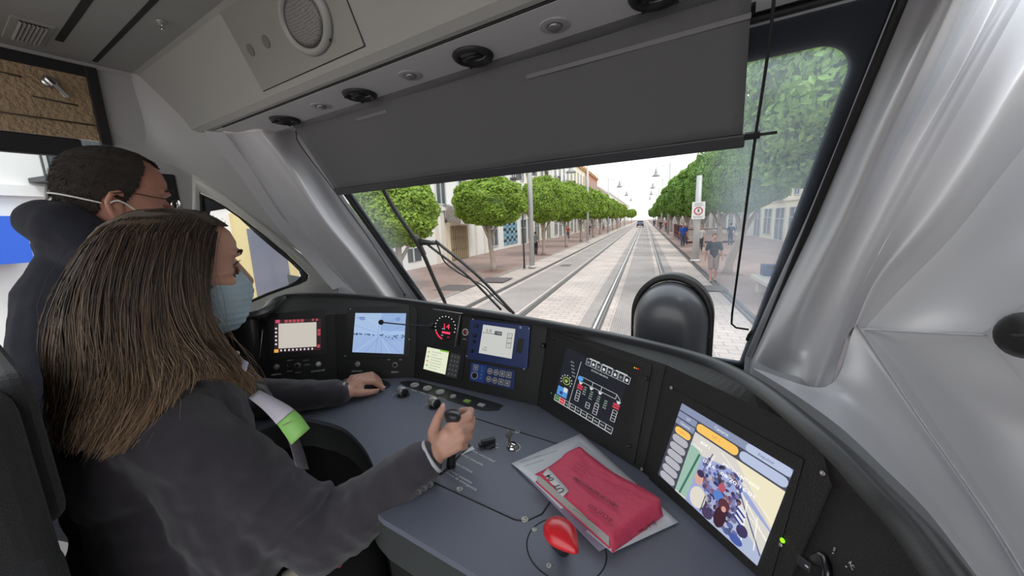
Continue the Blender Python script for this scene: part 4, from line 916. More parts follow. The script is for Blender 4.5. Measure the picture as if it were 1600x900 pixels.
# blue button panel
t = empty('button_panel', FC.at(770, 588), 'blue button panel with round and square white keys under the radio', 'panel')
bez(FC, [(738, 565), (808, 579), (802, 610), (734, 592)], 0, .005, M_BLUE, 'plate', t, r=.003)
S_ = Scr(FC, [(739, 567), (805, 579), (800, 608), (735, 593)], .0054); S_.rect(.0, .0, .36, 1, mat('bright_blue', (.03, .09, .38), .4), 0)
wt_ = mat('key_white', (.52, .52, .52), .5); kb = mat('key_dark', (.14, .15, .17), .5)
def keyb(a, b, rd):
    if rd: S_.ell(a, b, .062, .17, wt_, 1, 20); S_.ell(a, b, .05, .135, kb, 2, 20); S_.rect(a - .03, b - .04, a + .03, b + .04, wt_, 3)
    else: S_.rect(a - .06, b - .16, a + .06, b + .16, wt_, 1); S_.rect(a - .048, b - .125, a + .048, b + .125, kb, 2); S_.rect(a - .022, b - .06, a + .022, b + .06, wt_, 3)
for i in range(2):
    for j in range(4): keyb(.46 + j * .145, .27 + i * .45, j < 2)
keyb(.11, .22, False); S_.ell(.11, .68, .085, .22, wt_, 1, 20); S_.ell(.11, .68, .065, .17, M_BLACK, 2, 20)
for k in range(4): S_.text(('AL', 'TR', 'PA', 'OK')[k], .27, .16 + k * .2, .12, wt_, .05, 2)
S_.done(t, 'keys')
mb = MB(); mb.lathe([(.007, 0), (.006, .012), (.004, .013)], 14, 0, FC.fr(850, 540)); mb.build('clamp_knob', M_BLACK, dash)
# train status display
t = empty('train_status_display', FD.at(925, 610), 'tilted status display showing a white train diagram on black', 'screen')
bez(FD, [(868, 518), (1026, 572), (987, 722), (838, 632)], 0, .004, M_DASH, 'mounting_plate', t, r=.005)
bez(FD, [(877, 528), (1012, 573), (975, 705), (846, 628)], .004, .0055, M_BLACK, 'bezel', t, r=.003)
S_ = Scr(FD, [(888, 543), (986, 587), (958, 679), (868, 625)], .0060); S_.rect(0, 0, 1, 1, emi(38, 40, 48, .55), 0)
w2 = emi(200, 205, 205, .75)
S_.line((.30, .12), (.27, .98), w2, .006)
for k in range(8): S_.box(.38 + k * .082, .02, .45 + k * .082, .13, w2, .005); S_.ell(.415 + k * .082, .08, .018, .026, w2 if k % 2 else emi(120, 124, 128), 2, 10)
for k in range(3): S_.rect(.42 + k * .2, -.0 + .0, .58 + k * .2, .015, w2, 1)
S_.text('ESTADO GENERAL', .62, .18, .035, w2, .26)
S_.line((.38, .36), (.92, .36), w2, .006); S_.line((.40, .44), (.92, .44), w2, .006); S_.line((.92, .36), (.98, .42), w2, .006); S_.line((.98, .42), (.98, .47), w2, .006)
S_.ell(.36, .40, .045, .045, emi(88, 150, 215), 2)
for x in (.56, .70, .92): S_.line((x, .36), (x, .44), w2, .006)
for x in (.36, .54, .68, .95): S_.ell(x + .02, .475, .02, .02, w2, 2, 10); S_.rect(x - .01, .45, x + .05, .465, w2, 2)
for x in (.38, .95): S_.rect(x - .04, .50, x + .05, .535, emi(190, 60, 78), 2); S_.rect(x - .04, .545, x + .05, .58, emi(190, 60, 78), 2)
for (x, y0, n) in ((.38, .61, 4), (.57, .72, 2), (.70, .66, 4), (.96, .61, 4)):
    for k in range(n): S_.box(x - .03, y0 + k * .045, x + .03, y0 + .045 + k * .045, w2, .006)
for (x, y0) in ((.46, .50), (.57, .52), (.69, .53), (.80, .54)):
    for k in range(4): S_.text(('ok', '24V', 'BAT', '0.0')[k], x + .01, y0 + k * .04, .032, emi(170, 200, 175) if k < 3 else w2, .045)
gn = emi(140, 170, 80, .7); S_.ell(.14, .56, .07, .07, gn, 1); S_.ell(.14, .56, .055, .055, emi(38, 40, 48, .55), 2); S_.ell(.14, .56, .03, .03, gn, 3)
for k in range(9): a = math.radians(-30 + k * 30); S_.ell(.14 + .10 * math.cos(a), .56 - .10 * math.sin(a), .01, .012, w2, 2, 6)
for k in range(5): S_.text('8888'[:2 + k % 3], .16 + .02 * k % .1, .20 + k * .055, .03, emi(150, 160, 160), .06)
S_.rect(.02, .70, .21, .86, emi(80, 140, 205), 1); S_.rect(.13, .68, .20, .76, w2, 2); S_.ell(.10, .80, .03, .03, emi(40, 60, 100), 2)
for k in range(10):
    if k == 0: S_.rect(.0, .885, .095, .98, emi(52, 110, 50), 1)
    elif k == 1: S_.rect(.1, .885, .195, .98, emi(200, 48, 60), 1)
    S_.box(.002 + k * .1, .885, .098 + k * .1, .98, w2, .005, 2); S_.text('MENÚ' if k % 2 else 'TEST', .05 + k * .1, .935, .03, w2, .06, 3)
S_.line((0, .99), (1, .99), w2, .006); S_.done(t, 'screen')
for (px, py) in ((867, 534), (1013, 591), (846, 614), (986, 696)): mb = MB(); mb.lathe([(.0052, 0), (.005, .002), (.0035, .003), (.0025, .001), (.0003, .001)], 16, 0, FD.fr(px, py, .004)); mb.build('screw', mat('black_screw', (.012, .012, .013), .3), t)
for k, c_ in enumerate((emi(230, 200, 40, 1.2), emi(230, 140, 40, 1.2), emi(220, 50, 40, 1.2))): mb = MB(); mb.lathe([(.0012, 0), (.0008, .0012)], 8, 0, FD.fr(994 + k * 3, 574.5 + k, .0056)); mb.build('status_light', c_, t)
mb = MB(); mb.lathe([(.003, 0), (.002, .001)], 10, 0, FD.fr(966, 693, .004)); mb.build('red_button', emi(200, 40, 60, .6), t)
mb = MB(); mb.lathe([(.0012, 0), (.0008, .0012)], 8, 0, FD.fr(864, 614, .0056)); mb.build('status_light', emi(60, 200, 120, .8), t)
# CCTV monitor
t = empty('cctv_monitor', FE.at(1140, 755), 'touch monitor showing passengers seen from above, nearest right', 'screen')
bez(FE, [(1052, 602), (1262, 728), (1200, 905), (1012, 752)], 0, .003, M_DASH, 'bezel', t, r=.004)
S_ = Scr(FE, [(1068, 630), (1243, 734), (1186, 883), (1030, 741)], .0036)
S_.rect(0, 0, 1, 1, emi(70, 74, 86, .7), 0); sl = emi(128, 138, 164, .8); lt_ = emi(168, 168, 176, .8); lt2 = emi(172, 182, 208, .8); yl = emi(226, 180, 92, .85)
S_.rect(0, 0, 1, .085, sl, 1); S_.text('Cámaras', .44, .045, .05, emi(225, 228, 235), .13); S_.rect(.66, .0, 1, .085, lt2, 2, .03); S_.text('Expulsar', .82, .045, .04, emi(80, 88, 110), .12, 3)
S_.rect(0, .10, .21, .175, sl, 1); S_.text('UT', .12, .14, .045, emi(220, 222, 230)); S_.rect(0, .19, .21, .26, sl, 1); S_.text('Cámaras', .11, .225, .045, emi(220, 222, 230), .11)
S_.rect(.22, .10, .62, .20, yl, 2, .04); S_.text('UT 1', .42, .15, .045, emi(200, 130, 60), .07, 3); S_.rect(.635, .10, 1, .20, lt2, 2, .04)
for k in range(7): S_.rect(.02, .28 + k * .103, .20, .37 + k * .103, yl if k == 0 else lt_, 2, .04)
S_.text('CAM 1', .11, .325, .035, emi(200, 130, 60), .07, 3)
# camera picture
S_.rect(.22, .22, 1, 1, emi(196, 192, 186, .85), 1)
bgp = [(.22, .34, (186, 200, 176)), ]
S_.poly([(.22, .34), (.36, .42), (.34, .98), (.22, .98)], emi(150, 182, 166), 2); S_.line((.33, .42), (.27, .98), emi(56, 110, 96), .02, 3)
S_.poly([(.36, .42), (.62, .34), (1, .62), (1, 1), (.34, 1)], emi(150, 160, 204), 2)
S_.poly([(.62, .22), (1, .22), (1, .60)], emi(228, 220, 190), 2); S_.poly([(.70, .48), (1, .64), (1, 1), (.88, 1)], emi(206, 204, 196), 3)
S_.poly([(.70, .70), (1, .88), (1, 1), (.55, 1)], emi(168, 178, 204), 4)
for (a, b, w_) in (((.64, .36), (1, .90), .012), ((.72, .46), (1, .74), .008), ((.5, .25), (1, .55), .006), ((.44, .32), (.40, .6), .01), ((.46, .32), (.42, .6), .006), ((.80, .52), (.86, .96), .008), ((.9, .6), (.95, .9), .008), ((.84, .64), (1, .72), .006)): S_.line(a, b, emi(86, 96, 128) if w_ > .008 else emi(240, 236, 225), w_, 5)
cc = [(66, 60, 100), (50, 48, 76), (104, 104, 150), (78, 70, 116), (46, 44, 62), (150, 128, 130), (74, 98, 156), (140, 84, 96), (90, 76, 90), (124, 128, 168), (176, 172, 180), (56, 52, 82), (96, 100, 140), (112, 112, 146)]
rr_ = random.Random(5)
for k in range(190):
    b = .36 + .60 * rr_.random(); a = .38 + .36 * rr_.random() + (b - .4) * .12; S_.ell(a, b, .010 + .022 * b * rr_.random(), .014 + .03 * b * rr_.random(), emi(*cc[rr_.randrange(len(cc))]), 6, 12)
S_.ell(.44, .86, .075, .12, emi(214, 208, 196), 7); S_.ell(.40, .66, .04, .075, emi(206, 160, 146), 7); S_.ell(.40, .60, .035, .04, emi(60, 50, 80), 8); S_.line((.50, .78), (.50, .97), emi(60, 60, 80), .008, 8)
S_.ell(.60, .58, .03, .045, emi(176, 84, 100), 7); S_.ell(.60, .68, .05, .055, emi(84, 124, 190), 7); S_.ell(.66, .86, .05, .12, emi(60, 34, 46), 8); S_.ell(.66, .72, .05, .06, emi(84, 50, 60), 9); S_.ell(.67, .76, .02, .03, emi(205, 150, 140), 10)
for k in range(6): S_.line((.76, .62 + k * .025), (.83, .66 + k * .025), emi(50, 60, 130) if k % 2 else emi(220, 220, 230), .018, 9)
S_.ell(.84, .82, .045, .06, emi(60, 54, 90), 8); S_.ell(.82, .94, .055, .045, emi(70, 90, 160), 8); S_.ell(.56, .93, .05, .06, emi(70, 60, 90), 9)
yw = emi(245, 245, 240, .9)
S_.text('BOP 1', .36, .28, .045, yw, .09, 11); S_.text('MD-1  CAM 0503', .70, .34, .04, yw, .30, 11); S_.text('202211', .29, .36, .035, yw, .12, 11); S_.text('0-26   08:20:16:01', .62, .44, .05, yw, .46, 11)
S_.done(t, 'screen')
for (px, py, m_) in ((1051, 606, M_STEEL), (1288, 739, M_STEEL), (1005, 733, M_STEEL), (1258, 670, M_BLACK)): mb = MB(); mb.lathe([(.0034, 0), (.003, .0015), (.0018, .0012), (.0003, .0006)], 14, 0, FE.fr(px, py, .0032 if px != 1258 else .001)); mb.build('screw', m_, t)
mb = MB(); mb.lathe([(.0032, 0), (.003, .001), (.0003, .0014)], 14, 0, FE.fr(1225, 844, .003)); mb.build('power_light', emi(150, 230, 20, 1.0), t)
mb = MB(); mb.lathe([(.003, 0), (.002, .001)], 14, 0, FE.fr(1222, 851, .003)); mb.build('light_sensor', M_STEEL, t)
# big rotary knob on the right end panel
t = empty('selector_knob', FF.at(1283, 885), 'black rotary knob with a chrome rim, bottom right of the console', 'knob')
FX = FF; M_ = FX.fr(1285, 893)
mb = MB(); mb.lathe([(.020, 0), (.020, .004), (.018, .006)], 32, 0, M_); mb.build('rim', mat('dark_chrome', (.12, .12, .13), .25, 1.0), t)
mb = MB(); mb.lathe([(.016, .004), (.0155, .008), (.0005, .009)], 32, 0, M_); mb.box((-.014, -.0055, .008), (.014, .0055, .020), 0, M_ @ Matrix.Rotation(.5, 4, 'Z')); mb.build('grip_bar', M_BLACK, t, bevel=.001)
mb = MB(); mb.box((.006, -.001, .0201), (.013, .001, .0204), 0, M_ @ Matrix.Rotation(.5, 4, 'Z')); put_text(mb, '0', FX.fr(1305, 859, .001), .007, bold=True); put_text(mb, 'AC', FX.fr(1332, 884, .001), .007, bold=True)
mb.ico(FX.at(1303, 865, .001), .0009, sub=1); mb.ico(FX.at(1324, 886, .001), .0009, sub=1); mb.build('lettering', M_WHITE, t, recalc=False)
# seam arcs on right end panel: narrow vertical joint
# --- domed hood standing behind the console ---------------------------------------------
dc = ony(1048, 500, 1.05); dc.z = 1.62
dm = empty('instrument_dome', Vector((dc.x, 1.05, 1.43)), 'glossy black domed hood standing behind the console rim', 'hood')
rows = []; W_ = .094
cz = ony(1048, 500, 1.05).z
for i in range(15):
    ph = i / 14 * math.pi / 2; k = math.cos(ph) ; row = []
    for j in range(25):
        a = math.pi * j / 24; row.append(Vector((dc.x - W_ * math.cos(a) * math.cos(ph) ** .6, 1.05 - .10 * math.sin(ph), cz + .0 + .108 * math.sin(a) * math.cos(ph) ** .6 )))
    row = [Vector((row[0].x, row[0].y, 1.44))] + row + [Vector((row[-1].x, row[-1].y, 1.44))]
    rows.append(row)
mb = MB(); mb.grid(rows); mb.build('dome', mat('satin_grey_dome', (.085, .088, .098), .36, coat=.4), dm)
rim = [Vector((dc.x - W_ * 1.10 * math.cos(a), 1.055, cz + .012 + .116 * math.sin(a))) for a in np.linspace(0, math.pi, 30)]; rim = [Vector((rim[0].x, 1.055, 1.46))] + rim + [Vector((rim[-1].x, 1.055, 1.46))]
mb = MB(); a_ = [p + Vector((0, -.016, 0)) for p in rim]; b2 = [p + Vector((0, .03, 0)) for p in rim]
inn_ = [Vector((dc.x + (p.x - dc.x) * .86, p.y, cz + (p.z - cz) * .86)) for p in rim]; a3 = [p + Vector((0, -.012, 0)) for p in inn_]; b3 = [p + Vector((0, .03, 0)) for p in inn_]
mb.grid([b3, a3, [(x + y) / 2 + Vector((0, -.006, 0)) for x, y in zip(a3, a_)], a_, b2, b3]); mb.build('rim', mat('matt_rim', (.02, .02, .022), .5), dm)
mb = MB(); mb.lathe([(.011, -.004), (.010, .003), (.004, .006)], 18, 0, axis((dc.x - .088, 1.03, cz - .03), (-.6, -.8, 0))); mb.lathe([(.011, -.004), (.010, .003), (.004, .006)], 18, 0, axis((dc.x + .088, 1.03, cz - .03), (.6, -.8, 0))); mb.build('fixing_cap', M_BLACK, dm)
# ================================================================ THE STREET
KS = 1.2564
SM = Matrix.Translation((0, 0, CAM[2] * (1 - KS))) @ STREET @ Matrix.Scale(KS, 4)
RZS = math.atan2(SU.y, SU.x)
def SP3(u, v, z=0): return SM @ Vector((u, v, z))
def on_uz(px, py, u):                       # point of the facade plane u = const, in street units
    r = Vector(ray(px, py)); t = u / Vector((r.x, r.y, 0)).dot(SU); p = Vector(CAM) + r * t; return Vector((p.dot(SU), p.dot(SV), p.z))
def on_vz(px, py, v):
    r = Vector(ray(px, py)); t = v / Vector((r.x, r.y, 0)).dot(SV); p = Vector(CAM) + r * t; return Vector((p.dot(SU), p.dot(SV), p.z))
def gz(px, py): p = onz(px, py, 0); return Vector((p.dot(SU), p.dot(SV), 0))
def sempty(name, u, v, label, cat, group=None, z=0):
    o = empty(name, SP3(u, v, z), label, cat, group, RZS); o.scale = (KS,) * 3; return o
def lbuild(mb, name, m, parent, **k): return mb.build(name, m, parent, world=False, **k)   # vertices local to the thing
def sbuild(mb, name, m, **k):
    o = mb.build(name, m, None, **k); o.matrix_world = SM; return o

def brick_mat(name, c1, c2, cm, sc, bw=.5, rh=.25, mort=.02, big=.25):
    m = bpy.data.materials.new(name); m.use_nodes = True; nt = m.node_tree; b = nt.nodes['Principled BSDF']; L = nt.links
    tc = nt.nodes.new('ShaderNodeTexCoord'); br = nt.nodes.new('ShaderNodeTexBrick'); br.inputs['Scale'].default_value = sc
    br.inputs['Color1'].default_value = (*c1, 1); br.inputs['Color2'].default_value = (*c2, 1); br.inputs['Mortar'].default_value = (*cm, 1)
    br.inputs['Mortar Size'].default_value = mort; br.inputs['Brick Width'].default_value = bw; br.inputs['Row Height'].default_value = rh
    n = nt.nodes.new('ShaderNodeTexNoise'); n.inputs['Scale'].default_value = .8; n.inputs['Detail'].default_value = 8
    mx = nt.nodes.new('ShaderNodeMix'); mx.data_type = 'RGBA'; mx.blend_type = 'MULTIPLY'; mx.inputs[0].default_value = 1
    mr = nt.nodes.new('ShaderNodeMapRange'); mr.inputs[1].default_value = .3; mr.inputs[2].default_value = .7; mr.inputs[3].default_value = 1 - big; mr.inputs[4].default_value = 1.0
    L.new(tc.outputs['Object'], br.inputs[0]); L.new(tc.outputs['Object'], n.inputs[0]); L.new(n.outputs[0], mr.inputs[0]); L.new(br.outputs[0], mx.inputs[6]); L.new(mr.outputs[0], mx.inputs[7])
    L.new(mx.outputs[2], b.inputs['Base Color']); b.inputs['Roughness'].default_value = .8; b.inputs['Specular IOR Level'].default_value = .25; return m
M_PAVE = brick_mat('pale_paving', (.60, .51, .465), (.52, .44, .405), (.30, .27, .26), 2.0, .6, .35, .015)
M_SIDE = brick_mat('reddish_paving', (.40, .285, .25), (.34, .24, .21), (.24, .18, .16), 5.0, .5, .25, .02)
M_SETT = brick_mat('grey_setts', (.56, .49, .455), (.48, .42, .395), (.20, .185, .18), 6.0, .5, .25, .05)
M_SLAB = mat('dark_gully', (.10, .09, .088), .7)
M_RAILD = mat('rail_groove', (.075, .065, .06), .6); M_RAIL = mat('rail_steel', (.55, .55, .56), .22, .9)
def strip(name, u0, u1, v0, v1, z, m, thick=.02):
    mb = MB(); mb.box((u0, v0, z - thick), (u1, v1, z)); o = sbuild(mb, name, m); return o
struct(strip('ground', -60, 60, -12, 420, -.06, M_PAVE, .3))
struct(strip('road', -5.2, 1.88, -10, 400, -.03, M_PAVE, .05))
struct(strip('sidewalk', -10.2, -5.22, -10, 400, .0, M_SIDE, .08)); struct(strip('sidewalk', 2.06, 30, -10, 400, .0, M_SIDE, .08))
struct(strip('kerb', -5.24, -5.10, -10, 400, .003, M_SETT, .08))
struct(strip('track_bed', -.55, .40, -10, 400, -.022, M_SETT)); struct(strip('track_bed', -1.15, -.9, -10, 400, -.022, M_SETT)); struct(strip('track_bed', .72, 1.0, -10, 400, -.022, M_SETT)); struct(strip('track_bed', -3.75, -2.65, -10, 400, -.022, M_SETT))
for nm_, u, lab in (('rail', -4.0, 'far left embedded rail of the left-hand tram track'), ('rail', -2.46, 'second embedded rail from the left in the paving'), ('rail', -.80, 'shiny left rail of the tram\'s own track'), ('rail', .63, 'right rail of the tram\'s own track, running behind the dome')):
    t = sempty('tram_rail', u, 0, lab, 'rail')
    mb = MB(); mb.box((-.085, -10, -.03), (.085, 380, -.014)); lbuild(mb, 'rail_joint_fill', M_RAILD, t)
    mb = MB(); mb.box((-.052, -10, -.02), (-.012, 380, -.004)); lbuild(mb, 'rail_head', M_RAIL if u > -1 else mat('dull_rail', (.30, .29, .29), .4, .7), t)
    mb = MB(); mb.box((.030, -10, -.02), (.042, 380, -.006)); lbuild(mb, 'guard_lip', MATS.get('dull_rail') or M_RAIL, t)
for u, lab in ((1.91, 'narrow dark drainage slot on the right of the track'), (2.02, 'outer dark drainage slot beside the right pavement')):
    t = sempty('drain_channel', u, 0, lab, 'drain'); mb = MB(); mb.box((-.022, -10, -.03), (.022, 300, .004)); lbuild(mb, 'slot', M_SLAB, t)
for (a, b, lab) in (((590, 725), .5, 'dark square tree grate on the left pavement, nearest'), ((808, 682), .5, 'dark grate on the left kerb beside the first tree')):
    px, py = 540 + a[0] / 3.46, 240 + a[1] / 3.46; p = gz(px, py); t = sempty('pavement_grate', p.x, p.y, lab, 'grate')
    mb = MB(); mb.box((-.5, -.5, .001), (.5, .5, .006)); lbuild(mb, 'plate', mat('grate_iron', (.12, .10, .10), .7, bump=.3, bscale=20), t)
p = gz(884, 414); t = sempty('manhole_cover', p.x, p.y, 'small dark cover in the paving between the tracks, far left track', 'cover'); mb = MB(); mb.box((-.22, -.3, -.03), (.22, .3, -.012)); lbuild(mb, 'plate', MATS['grate_iron'], t)
p = gz(1102, 450); t = sempty('manhole_cover', p.x + .15, p.y, 'grey rectangular cover at the walking man\'s feet', 'cover'); mb = MB(); mb.box((-.35, -.4, .0), (.35, .4, .008)); lbuild(mb, 'plate', MATS['grate_iron'], t)

# --- trees ----------------------------------------------------------------------
M_LEAF = mat('clipped_tree_leaf', (.27, .39, .065), .5, rand=.45, trans=.35, spec=.35)
M_LEAFR = mat('broad_tree_leaf', (.20, .34, .075), .45, rand=.45, trans=.35, spec=.4)
M_CORE = mat('dark_crown_core', (.07, .12, .025), .9)  # solid dark green filler inside the leaves, added to block the view through
M_BARK = mat('pale_bark', (.36, .30, .25), .85, bump=.6, bscale=25, var=.25, vscale=8)
def crown_mesh(name, n, leaf, seed, m, flat=.62):
    r_ = random.Random(seed); vs = []; fs = []
    lobes = [(Vector((r_.gauss(0, 1), r_.gauss(0, 1), r_.gauss(0, 1))).normalized(), r_.uniform(.5, 1)) for _ in range(70)]
    for k in range(n):
        d = Vector((r_.gauss(0, 1), r_.gauss(0, 1), r_.gauss(0, 1))).normalized()
        bmp = max(l[1] * max(0, 1 - (d - l[0]).length / .36) for l in lobes)
        rad = (.80 + .22 * bmp) * (1 - .16 * r_.random() ** 2)
        e = Vector((d.x, d.y, (abs(d.z) ** .85) * (1 if d.z > 0 else -1)))
        p = e * rad
        nn = (d + Vector((r_.uniform(-.9, .9), r_.uniform(-.9, .9), r_.uniform(-.5, 1)))).normalized(); a = nn.orthogonal().normalized(); a.rotate(Matrix.Rotation(r_.random() * 6.28, 3, nn)); b = nn.cross(a)
        s_ = leaf * r_.uniform(.6, 1.2); b0 = len(vs)
        vs += [p - a * s_, p + b * s_ * .5 + nn * s_ * .1, p + a * s_, p - b * s_ * .5 + nn * s_ * .1]; fs.append([b0, b0 + 1, b0 + 2, b0 + 3])
    me = bpy.data.meshes.new(name); me.from_pydata([tuple(v) for v in vs], [], fs); me.materials.append(m); return me
CR1 = crown_mesh('crown', 16000, .048, 3, M_LEAF); CR2 = crown_mesh('crown', 5000, .085, 4, M_LEAF); CR3 = crown_mesh('crown', 26000, .036, 5, M_LEAFR); CR4 = crown_mesh('crown', 9000, .066, 6, M_LEAFR)
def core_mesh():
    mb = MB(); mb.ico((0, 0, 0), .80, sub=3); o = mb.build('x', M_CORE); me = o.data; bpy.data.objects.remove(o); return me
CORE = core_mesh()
def tree(u, v, rx, zb, zt, crown, label, group, du=0, lean=.1, tr=.11, bare=True):
    t = sempty('street_tree', u, v, label, 'tree', group)
    for nm_, me in (('foliage', crown), ('crown_core', CORE)):
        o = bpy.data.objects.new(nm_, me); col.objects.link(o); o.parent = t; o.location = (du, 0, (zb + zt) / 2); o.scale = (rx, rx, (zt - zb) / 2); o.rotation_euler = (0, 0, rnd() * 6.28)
    mb = MB(); mb.tube(cr([(lean, 0, 0), (lean * .8, .02, zb * .3), (lean * .2, -.03, zb * .7), (0, 0, zb + .2)], 8), [tr * 1.35, tr * 1.05, tr, tr * .95, tr * .9, tr * .85, tr * .85, tr * .9], 10)
    for a in (.5, 2.4, 4.3): mb.tube([(lean * .2, 0, zb * .72), (.3 * math.cos(a), .3 * math.sin(a), zb + .1), (.6 * math.cos(a), .6 * math.sin(a), zb + .5)], [tr * .6, tr * .45, tr * .3], 7)
    lbuild(mb, 'trunk', M_BARK, t)
    if v < 25: mb = MB(); mb.box((lean - .4, -.4, .002), (lean + .4, .4, .012)); lbuild(mb, 'tree_pit', mat('tree_pit_soil', (.22, .13, .10), .9), t)
    return t
ordn = ['nearest', 'second', 'third', 'fourth', 'fifth', 'sixth', 'seventh', 'eighth', 'ninth', 'tenth', 'eleventh', 'twelfth']
LT = [(-7.1, 9.4, 1.42, 1.25, 3.6, 0), (-5.95, 13.8, 1.66, 1.75, 3.85, .05), (-5.5, 20.8, 1.45, 1.75, 4.6, 0), (-5.55, 27, 1.6, 1.75, 4.9, 0), (-5.55, 34, 1.75, 1.8, 5.1, 0), (-5.55, 42, 1.75, 1.8, 5.3, 0), (-5.55, 50, 1.8, 1.8, 5.4, 0), (-5.5, 60, 1.6, 1.8, 5.3, 0), (-5.5, 69, 1.6, 1.8, 5.3, 0), (-5.5, 78, 1.6, 1.8, 5.3, 0), (-5.3, 88, 1.7, 1.8, 5.3, 0), (-5.0, 150, 2.2, 1.8, 5.6, 0)]
for i, (u, v, rx, zb, zt, du) in enumerate(LT):
    lab = ['nearest clipped green tree behind the wiper, on the left pavement', 'round clipped green tree before the white doorway, left of the light pole', 'clipped green tree just right of the pale pole'][i] if i < 3 else '%s clipped street tree along the left pavement, counted from the tram' % ordn[i]
    if i == 11: lab = 'last small tree at the far end of the left row'
    tree(u, v, rx, zb, zt, CR1 if i < 4 else CR2, lab, 'clipped trees on the left pavement', du, lean=(.05, .12, -.05, .1)[i % 4], tr=.105)
RT = [(4.3, 9.6, 2.75, 1.7, 7.0), (3.05, 13.8, 1.30, 1.8, 4.5), (3.4, 20.2, 1.7, 1.8, 5.3), (3.4, 26, 1.75, 1.8, 5.6), (3.3, 34, 1.8, 1.8, 5.8), (3.3, 43, 1.9, 1.8, 6.0), (3.3, 54, 1.9, 1.8, 6.0), (3.3, 66, 1.9, 1.8, 6.0), (3.3, 80, 1.9, 1.8, 6.0), (3.3, 96, 1.9, 1.8, 6.0), (3.0, 150, 2.4, 1.8, 6.0)]
for i, (u, v, rx, zb, zt) in enumerate(RT):
    lab = ['huge leafy tree filling the right side of the windscreen', 'leafy tree behind the man in black on the right pavement', 'leafy tree directly behind the no-walking sign'][i] if i < 3 else '%s leafy street tree along the right pavement, counted from the tram' % ordn[i]
    if i == 10: lab = 'last small tree at the far end of the right row'
    tree(u, v, rx, zb, zt, CR3 if i < 3 else CR4, lab, 'leafy trees on the right pavement', 0, lean=(0, -.42, .05)[i % 3] if i < 3 else .05, tr=.13)

# --- posts, lamps, sign ---------------------------------------------------------------
M_POLE = mat('galvanised_pole', (.50, .50, .50), .5, .15, bump=.1, bscale=30); M_DPOLE = mat('dark_post', (.04, .045, .05), .5)
def pole(u, v, h, r, label, m=M_POLE, name='catenary_pole', cat='pole', group=None, arm=0, lamp=None):
    t = sempty(name, u, v, label, cat, group)
    mb = MB(); mb.tube([(0, 0, 0), (0, 0, h * .5), (0, 0, h)], [r, r * .9, r * .75], 14); mb.lathe([(r * 1.5, 0), (r * 1.5, .06), (r * 1.05, .09)], 14); lbuild(mb, 'shaft', m, t)
    if lamp:
        s_ = lamp; mb = MB(); mb.tube([(0, 0, h - .3), (s_ * 1.35, 0, h - .3), (s_ * 1.45, 0, h - .42), (s_ * 1.45, 0, h - .6)], .035, 8); lbuild(mb, 'bracket', m, t)
        mb = MB(); mb.lathe([(.08, 0), (.10, -.2), (.16, -.42), (.22, -.6), (.46, -.78), (.44, -.80), (.05, -.72)], 18, 0, Matrix.Translation((s_ * 1.45, 0, h - .55))); lbuild(mb, 'bell_shade', mat('lamp_grey', (.30, .31, .32), .5, .3), t)
        mb = MB(); mb.lathe([(.30, 0), (.22, -.08), (.02, -.12)], 14, 0, Matrix.Translation((s_ * 1.45, 0, h - 1.30))); lbuild(mb, 'lamp_glass', mat('frosted_glass', (.7, .7, .68), .4), t)
    return t
pole(-4.56, 15.1, 7.5, .115, 'tall pale pole right of the first clipped tree')
pole(-4.82, 14.8, 2.55, .04, 'slim black post just left of the tall pale pole', M_DPOLE, 'bollard_post', 'post')
pole(2.1, 17.6, 3.6, .14, 'grey pole carrying the no-walking sign')
for i, v in enumerate((33, 52, 72, 95)): pole(-4.75, v, 7.4, .11, '%s tall pole rising above the left row of trees' % ordn[i + 1], name='lamp_post', cat='lamp post', group='lamp posts on the left', lamp=1 if i else -1)
for i, v in enumerate((45, 63, 80, 100)): pole(2.45, v, 7.75, .13, '%s bell-lamp post above the right row of trees' % ordn[i], name='lamp_post', cat='lamp post', group='bell lamp posts on the right', lamp=-1)
t = sempty('overhead_wire', -.1, 60, 'thin overhead cable hanging above the tracks in the pale sky', 'cable')
mb = MB(); mb.tube([(-1.0, -10, 12.8), (-.6, 20, 9.5), (-.3, 50, 8.2)], .012, 5); mb.tube([(-3.0, 0, 7.9), (-1.2, 0, 7.6), (.8, 0, 7.6)], .02, 5); lbuild(mb, 'wire', M_POLE, t)
t = sempty('warning_sign', 2.1, 17.44, 'white sign with a red ring and a walking figure on the grey pole', 'sign')
mb = MB(); mb.prism(rrect(-.25, -.36, .25, .36, .03), 0, .02, 0, frame((0, -.02, 2.16), (1, 0, 0), (0, 0, 1))); lbuild(mb, 'panel', mat('sign_white', (.78, .78, .76), .4), t, bevel=.004)
FS = frame((0, -.045, 2.16), (1, 0, 0), (0, 0, 1)); mb = MB(); n = 36
mb.add([FS @ Vector((r * math.cos(2 * math.pi * k / n), r * math.sin(2 * math.pi * k / n) - .02, 0)) for r in (.17, .125) for k in range(n)], [(k, (k + 1) % n, n + (k + 1) % n, n + k) for k in range(n)]); lbuild(mb, 'red_ring', mat('sign_red', (.50, .03, .05), .4), t, recalc=False)
mb = MB()
def pg_(pts): mb.add([FS @ Vector((x, y - .02, .001)) for x, y in pts], [tuple(range(len(pts)))])
pg_([(.018 * math.cos(a), .085 + .018 * math.sin(a)) for a in np.linspace(0, 6.28, 13)[:-1]]); pg_([(-.025, .06), (.022, .06), (.03, .0), (-.012, .0), (-.02, .03)]); pg_([(-.012, .005), (.012, .005), (-.02, -.05), (-.045, -.09), (-.06, -.085), (-.035, -.045)]); pg_([(.0, .005), (.028, .005), (.04, -.045), (.045, -.09), (.03, -.09), (.024, -.045)]); pg_([(-.02, .058), (-.055, .015), (-.045, .008), (-.012, .04)]); pg_([(.02, .055), (.055, .02), (.05, .01), (.015, .035)])
